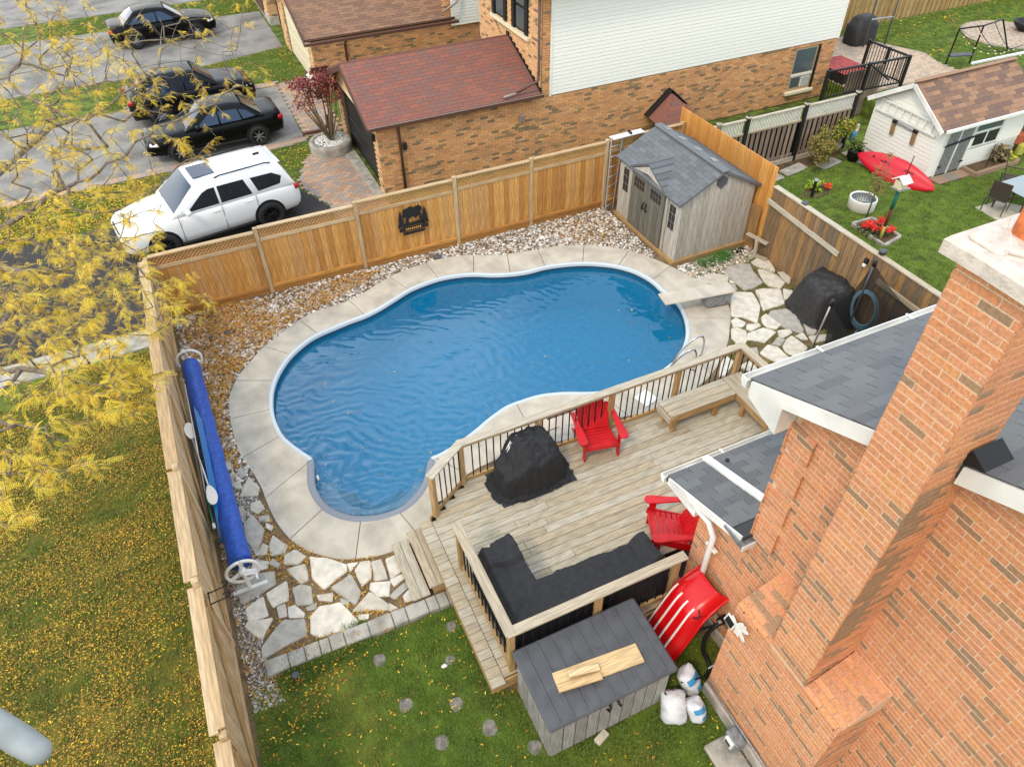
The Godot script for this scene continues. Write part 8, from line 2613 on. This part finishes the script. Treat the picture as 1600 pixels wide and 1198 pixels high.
func build_street() -> void:
	rng.seed = 131
	var y0 := LOW - 0.03
	struct("driveway", prism([Vector2(-9, -16.75), Vector2(2.2, -16.9), Vector2(3.1, -19.2), Vector2(3.2, -20.7), Vector2(2.7, -22.0), Vector2(2.3, -22.3), Vector2(-9, -22.5)], y0, y0 + 0.012), M.asphalt_dark)
	struct("kerb_strip", prism([Vector2(-9, -15.86), Vector2(-1.85, -16.0), Vector2(-1.85, -16.72), Vector2(-9, -16.72)], y0, y0 + 0.05), M.concrete_old)
	struct("road", prism([Vector2(-22, -60), Vector2(-9.0, -60), Vector2(-9.0, 10), Vector2(-22, 10)], y0, y0 + 0.008), M.asphalt_light)
	struct("driveway", prism([Vector2(-9, -25.4), Vector2(3.6, -25.9), Vector2(3.7, -31.2), Vector2(-9, -31.6)], y0, y0 + 0.012), M.asphalt_light)
	struct("driveway", prism([Vector2(-9, -34.8), Vector2(1.4, -34.9), Vector2(4.9, -35.8), Vector2(4.9, -41.5), Vector2(-9, -42)], y0, y0 + 0.012), M.asphalt_light)
	struct("driveway", prism([Vector2(-9, -44.5), Vector2(9, -45), Vector2(9, -52), Vector2(-9, -52)], y0, y0 + 0.012), M.asphalt_light)
	# brick pavers at the garages
	var beds := [[[Vector2(2.75, -22.1), Vector2(3.25, -20.7), Vector2(3.15, -19.0), Vector2(4.9, -19.0), Vector2(4.9, -25.2), Vector2(3.3, -24.3), Vector2(2.75, -22.9)], 0.22, 0.145], [[Vector2(3.65, -25.95), Vector2(5.0, -25.95), Vector2(5.0, -31.6), Vector2(3.75, -31.3)], 0.3, 0.2], [[Vector2(2.4, -25.45), Vector2(3.65, -25.6), Vector2(3.65, -25.92), Vector2(-9, -25.4), Vector2(-9, -25.1)], 0.3, 0.15], [[Vector2(-2, -31.25), Vector2(3.7, -31.25), Vector2(3.7, -31.7), Vector2(-2, -31.7)], 0.3, 0.15]]
	for b in beds:
		struct("paver_bed", prism(b[0], y0, y0 + 0.02), M.paver1)
		var xf := []
		var col := []
		var pv := PackedVector2Array(b[0])
		var lo := pv[0]
		var hi := pv[0]
		for p in pv:
			lo = lo.min(p)
			hi = hi.max(p)
		var nx := int((hi.x - lo.x) / b[1]) + 1
		var nz := int((hi.y - lo.y) / b[2]) + 1
		for j in nz:
			for i in nx:
				var p := lo + Vector2((i + 0.5 * (j % 2)) * b[1], (j + 0.5) * b[2])
				if not in_poly(p, pv): continue
				xf.append(at(Vector3(p.x, y0 + 0.02, p.y)))
				var c: Color = [c8(176, 146, 120), c8(158, 144, 132), c8(186, 152, 126), c8(150, 140, 132), c8(168, 134, 110)][rng.randi() % 5]
				col.append(c.srgb_to_linear())
		scatter(null, "pavers", bb(Vector3(b[1] - 0.01, 0.03, b[2] - 0.01), 0.005), M.tint, xf, col)
	# concrete walk by the garage and the planter ring with its red maple
	struct("garage_apron", prism([Vector2(4.5, -25.3), Vector2(4.95, -25.3), Vector2(4.95, -20.6), Vector2(4.65, -20.6)], y0, y0 + 0.06), M.concrete_old)
	var pr := thing("planter_ring", "round concrete planter ring filled with white stones at the garage corner", "planter", Vector3(4.25, LOW, -24.5))
	part(pr, "ring", lathe_mesh([Vector2(0.72, 0.0), Vector2(0.74, 0.3), Vector2(0.70, 0.36), Vector2(0.56, 0.36), Vector2(0.54, 0.25), Vector2(0.54, 0.0)], 36), M.concrete_old)
	part(pr, "fill", cyl_mesh(0.55, 0.27, 30), M.soil)
	var xf := []
	var col := []
	for i in 420:
		var a := rf(0, TAU)
		var r := sqrt(rng.randf()) * 0.53
		xf.append(Transform3D(Basis.from_euler(Vector3(rf(-1, 1), rf(0, TAU), 0)).scaled_local(Vector3.ONE * rf(0.03, 0.05)), Vector3(4.25 + cos(a) * r, LOW + 0.3 + rf(0, 0.03), -24.5 + sin(a) * r)))
		col.append(c8(226, 224, 218).srgb_to_linear() * rf(0.8, 1.05))
	scatter(pr, "white_stones", rock(7), M.tint, xf, col)
	var tr := thing("red_maple", "small red leaved maple growing in the round planter by the garage", "tree", Vector3(4.25, LOW + 0.3, -24.5))
	var tb := Vector3(4.3, LOW + 0.3, -24.5)
	var tips := []
	for i in 16:
		tips.append(tb + Vector3(rf(-1.0, 0.6), rf(1.2, 2.3), rf(-0.9, 0.7)))
	stems(tr, tb, tips, 0.035, M.bark_pale)
	bush(tr, "crown", tb + Vector3(-0.25, 1.75, -0.15), Vector3(0.95, 0.75, 0.85), 2100, 0.10, [c8(120, 44, 46), c8(140, 58, 54), c8(100, 40, 44), c8(160, 84, 70)], 22)
	tube(null, "drain_pipe", spline([Vector3(4.55, LOW + 0.6, -26.0), Vector3(4.5, LOW + 0.2, -26.0), Vector3(4.2, LOW + 0.08, -26.05), Vector3(3.6, LOW + 0.06, -26.1)], 4), 0.06, M.brown_metal, 8)
	tag(get_node("drain_pipe"), "brown drain pipe elbow lying across the grass edge by the planter ring", "pipe")
	# street lamp: only the head reaches into the picture
	var lp := thing("street_lamp", "pale grey rounded street lamp head close to the camera in the lower left", "street lamp", Vector3(-4.3, LOW, -4.4))
	var tip := Vector3(-1.487, 6.5, -2.07)
	var dirv := (Vector3(-1.659, 6.5, -2.274) - tip).normalized()
	var foot := tip + dirv * 6.3
	tube(lp, "head", [tip - dirv * 0.045, tip - dirv * 0.03, tip, tip + dirv * 0.12, tip + dirv * 0.5, tip + dirv * 0.7], [0.015, 0.04, 0.058, 0.066, 0.066, 0.04], M.pole_grey, 20)
	tube(lp, "arm", [tip + dirv * 0.65, foot - dirv * 0.2, foot - Vector3(0, 0.3, 0)], 0.05, M.pole_grey, 12)
	tube(lp, "pole", [Vector3(foot.x, LOW, foot.z), foot - Vector3(0, 0.2, 0)], [0.1, 0.06], M.pole_grey, 12)

func build_added_tree_line() -> void:
	# unseen tall trees, added behind the houses to darken what the pool mirrors
	rng.seed = 151
	var st := begin()
	tri(st, Vector3(-0.5, 0, 0), Vector3(0, 0.1, 0.4), Vector3(0.5, 0, 0), Vector3.UP)
	tri(st, Vector3(-0.5, 0, 0), Vector3(0.5, 0, 0), Vector3(0, 0.1, -0.4), Vector3.UP)
	var xf := []
	var col := []
	for t in [[8.5, -38.0, 15.0, 2.6], [12.0, -36.5, 19.0, 3.2], [15.5, -38.0, 21.0, 3.4], [19.5, -36.5, 20.0, 3.4], [23.5, -38.5, 18.0, 3.0]]:
		for i in 1500:
			var f := pow(rng.randf(), 0.8)
			var a := rf(0, TAU)
			var r: float = t[3] * (1.05 - 0.8 * f) * sqrt(rf(0.3, 1.0)) * (0.8 + 0.2 * sin(a * 3.0 + f * 9.0))
			xf.append(Transform3D(Basis.from_euler(Vector3(rf(-0.8, 0.8), rf(0, TAU), rf(-0.8, 0.8))).scaled_local(Vector3.ONE * rf(0.6, 1.1)), Vector3(t[0] + cos(a) * r, LOW + 1.5 + f * (t[2] - 1.5), t[1] + sin(a) * r)))
			col.append(c8(58, 78, 40).srgb_to_linear() * rf(0.6, 1.2))
	scatter(null, "added_tree_line", st.commit(), M.tint, xf, col)

func build_lawns() -> void:
	# the side lawn left of the fence slopes down to the driveway
	var st := begin()
	for j in 60:
		for i in 24:
			var q := []
			for e in [[i, j], [i + 1, j], [i + 1, j + 1], [i, j + 1]]:
				var x: float = lerpf(-9.0, -1.77, e[0] / 24.0)
				var z: float = lerpf(-15.9, 6.0, e[1] / 60.0)
				q.append(Vector3(x, slope_y(x, z), z))
			face(st, q[0], q[1], q[2], Vector3.UP)
			face(st, q[0], q[2], q[3], Vector3.UP)
	struct("lawn_side", smooth(st), M.turf_left)
	var flat := func(_x, _z): return 0.006
	var side := [Vector2(-7.6, -15.85), Vector2(-1.82, -15.85), Vector2(-1.82, -1.5), Vector2(-5.8, -1.5)]
	grass("grass", side, slope_y, 21000, 0.05, [c8(124, 122, 36), c8(106, 118, 34), c8(92, 112, 30), c8(114, 128, 40), c8(132, 128, 44)], [], 201)
	var yel := [c8(226, 186, 40), c8(214, 170, 36), c8(238, 204, 70), c8(200, 150, 36), c8(176, 122, 36), c8(230, 196, 60), c8(166, 110, 40)]
	var dull := [c8(198, 160, 48), c8(180, 138, 44), c8(160, 116, 44), c8(206, 172, 60), c8(140, 104, 44), c8(190, 150, 50), c8(128, 104, 48)]
	litter("fallen_leaves", side, slope_y, 110000, 0.032, dull, -0.16, [], 202, 0.06)
	litter("fallen_leaves", side, slope_y, 34000, 0.036, yel, 0.12, [], 212, 0.06)
	var box_area := [Vector2(1.76, -4.1), Vector2(3.56, -4.1), Vector2(3.56, -2.96), Vector2(1.76, -2.96)]
	var front := PackedVector2Array(front_lawn)
	grass("grass", front_lawn, flat, 26000, 0.05, [c8(130, 120, 46), c8(104, 124, 38), c8(86, 112, 32), c8(98, 126, 38), c8(112, 134, 46)], lawn_flags + [box_area], 203)
	litter("fallen_leaves", front_lawn, flat, 5200, 0.042, yel, 0.0, [box_area], 204, 0.05)
	# leaves over the beds and between the flagstones
	var oran := [c8(196, 136, 40), c8(184, 112, 36), c8(214, 160, 44), c8(158, 92, 36), c8(206, 150, 40), c8(226, 186, 60)]
	var bed := [Vector2(-1.6, -14.7), Vector2(4.5, -14.7), Vector2(4.5, -13.0), Vector2(1.2, -11.5), Vector2(0.6, -5.6), Vector2(-1.6, -4.4)]
	var keep_off := [rim] + left_flags
	litter("fallen_leaves", bed, flat, 26000, 0.04, oran, 0.0, keep_off, 205, 0.10)
	litter("fallen_leaves", [Vector2(-1.742, -14.827), Vector2(-0.798, -14.836), Vector2(0.513, -14.521), Vector2(2.593, -14.638), Vector2(3.187, -14.497), Vector2(0.951, -13.524), Vector2(-0.318, -12.705), Vector2(-1.044, -11.385), Vector2(-1.012, -9.435), Vector2(-1.417, -10.462), Vector2(-1.416, -13.234)], flat, 52000, 0.042, oran, -0.12, keep_off, 213, 0.11)
	litter("fallen_leaves", [Vector2(-1.3, -8.6), Vector2(0.4, -8.6), Vector2(1.6, -6.9), Vector2(1.6, -5.8), Vector2(-1.2, -5.75)], flat, 5200, 0.036, yel + oran, -0.2, keep_off, 206, 0.03)
	litter("fallen_leaves", [Vector2(4.5, -14.7), Vector2(9.3, -14.7), Vector2(9.3, -13.2), Vector2(4.5, -13.4)], flat, 3000, 0.042, oran, 0.12, [rim], 207, 0.10)
	litter("fallen_leaves", [Vector2(8.4, -11.3), Vector2(11.6, -11.3), Vector2(11.6, -7.5), Vector2(8.4, -7.0)], flat, 2400, 0.036, oran + [c8(110, 120, 40), c8(96, 110, 40)], 0.0, right_flags + [rim], 208, 0.03)
	litter("floating_leaves", pool, func(_x, _z): return -0.125, 70, 0.05, yel, -0.5, [], 260, 0.004)
	litter("fallen_leaves", rim, func(_x, _z): return 0.024, 500, 0.036, oran + yel, 0.12, [pool], 261, 0.01)
	litter("fallen_leaves", [Vector2(1.7, -6.8), Vector2(7.8, -7.2), Vector2(7.8, -5), Vector2(1.8, -4.2)], func(_x, _z): return D + 0.002, 50, 0.04, oran, -0.5, [], 262, 0.01)
	# weeds in the joints of the right patio
	grass("weeds", [Vector2(8.6, -11.3), Vector2(11.6, -11.6), Vector2(11.6, -7.5), Vector2(8.6, -7.2)], flat, 2000, 0.07, [c8(120, 124, 44), c8(90, 110, 36), c8(140, 130, 50)], right_flags + [rim], 209)
	grass("weeds", [Vector2(10.0, -11.55), Vector2(11.2, -11.6), Vector2(11.0, -11.25), Vector2(10.2, -11.25)], flat, 260, 0.14, [c8(70, 120, 40), c8(86, 130, 44)], [], 210)
	grass("weeds", [Vector2(-1.1, -5.75), Vector2(0.2, -5.9), Vector2(0.2, -5.5), Vector2(-1.1, -5.3)], flat, 420, 0.14, [c8(80, 110, 34), c8(100, 124, 44)], [], 211)
	# the neighbour's lawn and the strips between the driveways
	var side_y := func(_x, _z): return SIDE + 0.003
	var back_y := func(_x, _z): return BACK + 0.003
	var low_y := func(_x, _z): return LOW - 0.03
	var lawn_tones := [c8(104, 128, 36), c8(112, 138, 40), c8(96, 130, 34), c8(122, 146, 46)]
	grass("grass", [Vector2(12.0, -14.5), Vector2(18.0, -14.4), Vector2(18.2, -12.2), Vector2(20.5, -12.1), Vector2(22.6, -11.9), Vector2(22.6, -9.0), Vector2(19.2, -10.2), Vector2(18.6, -9.0), Vector2(17, -6), Vector2(12.0, -5)], side_y, 17000, 0.05, lawn_tones, [[Vector2(15.304, -11.659), Vector2(15.994, -11.649), Vector2(15.961, -10.633), Vector2(15.27, -10.498)]], 220)
	grass("grass", [Vector2(26.9, -24.4), Vector2(40, -24.4), Vector2(40, -15.5), Vector2(27.3, -15.8), Vector2(28.2, -20.9)], back_y, 9000, 0.07, lawn_tones, [], 221)
	litter("fallen_leaves", [Vector2(27, -24.4), Vector2(40, -24.4), Vector2(40, -18), Vector2(28.3, -20)], back_y, 2400, 0.09, oran + yel, 0.1, [], 222, 0.06)
	var strips := [[Vector2(-8.8, -22.55), Vector2(2.35, -22.35), Vector2(3.3, -24.35), Vector2(4.9, -25.3), Vector2(4.9, -25.9), Vector2(2.4, -25.4), Vector2(-8.8, -25.05)], [Vector2(-3, -31.75), Vector2(5.0, -31.75), Vector2(5.0, -35.7), Vector2(1.4, -34.85), Vector2(-3, -34.75)], [Vector2(-5, -42.1), Vector2(5, -41.6), Vector2(8, -44.8), Vector2(-5, -44.4)]]
	for k in 3:
		grass("grass", strips[k], low_y, 7000, 0.07, [c8(106, 128, 38), c8(98, 126, 36), c8(116, 136, 44), c8(128, 136, 50)], [], 230 + k)
		litter("fallen_leaves", strips[k], low_y, 3000 if k else 7000, 0.06, yel, 0.0, [], 240 + k, 0.06)
	litter("fallen_leaves", [Vector2(-8.8, -22.5), Vector2(-0.5, -22.4), Vector2(-0.5, -25.2), Vector2(-8.8, -25.0)], low_y, 9000, 0.06, yel, -0.3, [], 250, 0.07)
	litter("fallen_leaves", [Vector2(-7.8, -15.9), Vector2(-1.9, -15.9), Vector2(-1.9, -22), Vector2(-7.8, -22)], low_y, 900, 0.05, yel, 0.0, [], 251, 0.03)

func build_tree() -> void:
	rng.seed = 141
	var t := thing("honey_locust_tree", "large honey locust with fine yellow leaves and bare grey twigs filling the upper left", "tree", Vector3(-6.4, LOW, -12.5))
	# clumps: pixel-free list of centre, radius and number of shoots
	var clumps := [
		[Vector3(-2.304, 5, -18.47), 1.0, 60], [Vector3(-1.265, 5, -16.708), 0.9, 40], [Vector3(-2.467, 5, -14.906), 0.9, 70], [Vector3(-1.775, 5, -13.411), 0.8, 50], [Vector3(-0.859, 5.2, -14.473), 0.8, 30],
		[Vector3(-2.41, 4.6, -12.886), 0.8, 55], [Vector3(-1.5, 4.8, -12.473), 0.7, 30], [Vector3(-2.649, 4.4, -11.456), 0.8, 70], [Vector3(-1.959, 4.4, -11.316), 0.7, 50], [Vector3(-2.692, 4.4, -9.888), 0.7, 75],
		[Vector3(-2.071, 4.4, -9.747), 0.7, 75], [Vector3(-1.458, 4.2, -10.464), 0.6, 45], [Vector3(-1.633, 4.4, -8.912), 0.6, 55], [Vector3(-2.447, 4.4, -8.599), 0.6, 60], [Vector3(-1.827, 4.4, -7.784), 0.55, 55],
		[Vector3(-1.546, 4, -7.755), 0.4, 26], [Vector3(-2.434, 4.4, -7.484), 0.55, 40], [Vector3(-2.656, 4.4, -6.37), 0.5, 30], [Vector3(-2.182, 4.4, -6.522), 0.45, 16], [Vector3(-2.583, 4.4, -5.812), 0.35, 12],
		[Vector3(-0.022, 5.2, -16.607), 0.9, 16], [Vector3(0.887, 5.2, -17.001), 0.9, 9], [Vector3(-0.148, 5, -13.74), 0.7, 12], [Vector3(-0.567, 5, -12.543), 0.6, 16], [Vector3(0.242, 5, -12.675), 0.6, 7],
		[Vector3(1.102, 5, -14.067), 0.5, 8], [Vector3(-0.106, 4.6, -12.486), 0.35, 12], [Vector3(-0.885, 4, -9.794), 0.4, 14], [Vector3(-0.761, 3.6, -9.65), 0.3, 9], [Vector3(-1.139, 4, -8.941), 0.4, 16],
		[Vector3(-1.064, 4.4, -11.287), 0.55, 22], [Vector3(-1.291, 4.4, -12.055), 0.6, 26], [Vector3(-1.721, 5.6, -13.738), 1.0, 50], [Vector3(-2.508, 5.6, -18.159), 0.9, 50], [Vector3(-1.76, 4.3, -7.048), 0.4, 16], [Vector3(-1.367, 5.2, -18.622), 0.8, 26]]
	var pts := []
	var leafy := []
	for c in clumps:
		for i in int(c[2] * 1.0):
			var d := Vector3(rf(-1, 1), rf(-0.75, 0.75), rf(-1, 1))
			if d.length() > 1.0: d = d.normalized() * rf(0.4, 1.0)
			pts.append(c[0] + d * c[1])
	# bare twigs reaching up and right
	for i in 90:
		pts.append(Vector3(0.482, 5.4, -15.268) + Vector3(rf(-1.4, 1.2), rf(-0.7, 0.8), rf(-1.3, 1.6)))
	var root := Vector3(-6.4, LOW, -12.5)
	var nodes := [root, Vector3(-6.35, 0.2, -12.5), Vector3(-6.2, 1.8, -12.55), Vector3(-5.8, 3.0, -12.6)]
	var par := [-1, 0, 1, 2]
	# main limbs
	var limbs := [[Vector3(-2.716, 4.4, -14.516), Vector3(-1.306, 4.6, -15.252), Vector3(-0.227, 4.9, -16.113), Vector3(0.121, 5.2, -17.853)], [Vector3(-3.033, 4.6, -17.326), Vector3(-2.351, 4.9, -18.839), Vector3(-1.581, 5.2, -20.774)], [Vector3(-2.968, 4.2, -10.84), Vector3(-2.222, 4.2, -10.477), Vector3(-1.569, 4.1, -10.686), Vector3(-1.134, 4, -9.916)], [Vector3(-3.156, 4.1, -8.926), Vector3(-2.527, 4.2, -8.24), Vector3(-1.975, 4.2, -7.727), Vector3(-1.582, 4, -7.772)], [Vector3(-3.096, 4.1, -7.792), Vector3(-2.581, 4.2, -7.274), Vector3(-2.22, 4.3, -6.739)], [Vector3(-2.307, 4.4, -12.556), Vector3(-1.575, 4.6, -12.473), Vector3(-0.674, 4.9, -12.841), Vector3(0.216, 5, -13.258), Vector3(1.102, 5, -14.067)], [Vector3(-1.985, 4.3, -11.932), Vector3(-1.15, 4.3, -11.849), Vector3(-0.234, 4.5, -12.522)]]
	for l in limbs:
		var prev := 3
		var bd := 1e9
		for k in nodes.size():
			if k < 2: continue
			var dd: float = nodes[k].distance_to(l[0])
			if dd < bd:
				bd = dd
				prev = k
		var path = [nodes[prev]] + l
		var sp := spline(path, 4)
		for q in range(1, sp.size()):
			nodes.append(sp[q] + Vector3(rf(-0.04, 0.04), rf(-0.04, 0.04), rf(-0.04, 0.04)))
			par.append(prev)
			prev = nodes.size() - 1
	var fixed := nodes.size()
	pts.sort_custom(func(a, b): return a.distance_squared_to(root) < b.distance_squared_to(root))
	for p in pts:
		var best := 2
		var bd := 1e9
		for k in range(2, nodes.size()):
			var dd: float = nodes[k].distance_squared_to(p)
			if k >= 4 and dd < bd:
				bd = dd
				best = k
		var q: Vector3 = nodes[best]
		var gap := sqrt(bd)
		if gap > 0.45:
			nodes.append(q.lerp(p, 0.5) + Vector3(rf(-1, 1), rf(-0.5, 1.0), rf(-1, 1)) * gap * 0.10)
			par.append(best)
			best = nodes.size() - 1
		nodes.append(p)
		par.append(best)
		leafy.append(nodes.size() - 1)
	var heft := []
	heft.resize(nodes.size())
	heft.fill(0.0)
	var kids := []
	kids.resize(nodes.size())
	kids.fill(0)
	for k in range(nodes.size() - 1, 0, -1):
		heft[k] += 1.0
		heft[par[k]] += heft[k]
		kids[par[k]] += 1
	var big := begin()
	var small := begin()
	for k in range(1, nodes.size()):
		var a: Vector3 = nodes[par[k]]
		var b: Vector3 = nodes[k]
		if a.distance_to(b) < 0.01: continue
		var r: float = 0.0034 * pow(heft[k], 0.43)
		var r0: float = minf(0.0034 * pow(heft[par[k]], 0.43), r * 1.5)
		add_tube(small if r < 0.02 else big, [a, b], [r0, r], 5 if r < 0.02 else 8)
	piece(t, "limbs", smooth(big), M.bark)
	piece(t, "twigs", smooth(small), M.bark)
	# one compound leaf: leaflets in pairs along a drooping stalk
	var st := begin()
	for i in 9:
		var u := i / 8.0
		var c := Vector3(0.16 * u, -0.05 * u * u, 0)
		for s in [-1.0, 1.0]:
			var l := 0.034 * (1.0 - 0.4 * absf(u - 0.4))
			var d := Vector3(0.35, -0.25, s).normalized()
			var w := Vector3(0.0055, 0, 0)
			tri(st, c, c + d * l * 0.5 - w, c + d * l, Vector3.UP)
			tri(st, c, c + d * l, c + d * l * 0.5 + w, Vector3.UP)
	var frond := st.commit()
	var xf := []
	var col := []
	var tones := [c8(232, 196, 40), c8(224, 184, 36), c8(240, 212, 70), c8(214, 176, 40), c8(206, 186, 50), c8(176, 172, 50), c8(236, 204, 56), c8(198, 150, 44), c8(226, 196, 84)]
	for n in leafy:
		if kids[n] > 2: continue
		var p: Vector3 = nodes[n]
		if p.distance_to(Vector3(0.636, 5.4, -15.578)) < 1.25 and rng.randf() < 0.9: continue
		var back: Vector3 = nodes[par[n]]
		var dirn := (p - back).normalized()
		var tone := rf(0.8, 1.1)
		for i in (rng.randi() % 7 + 8):
			var o := p - dirn * rf(0.0, 0.16)
			var yaw := atan2(-dirn.z, dirn.x) + rf(-1.5, 1.5)
			var b := Basis(Vector3.UP, yaw) * Basis(Vector3(0, 0, 1), rf(-0.7, 0.25)) * Basis(Vector3.RIGHT, rf(-0.6, 0.6))
			xf.append(Transform3D(b.scaled_local(Vector3.ONE * rf(0.4, 0.9)), o))
			var c: Color = tones[rng.randi() % tones.size()]
			col.append(c.srgb_to_linear() * tone * rf(0.85, 1.1))
	scatter(t, "leaves", frond, M.leaf, xf, col)

func _ready() -> void:
	rng.seed = 1
	setup_view()
	setup_materials()
	build_ground()
	build_beds()
	build_street()
	build_house()
	build_neighbour()
	build_fences()
	build_deck()
	build_shed()
	build_right_patio()
	build_deck_things()
	build_by_house()
	build_cars()
	build_right_yard()
	build_back_yard()
	gravel_beds()
	build_lawns()
	build_added_tree_line()
	build_tree()
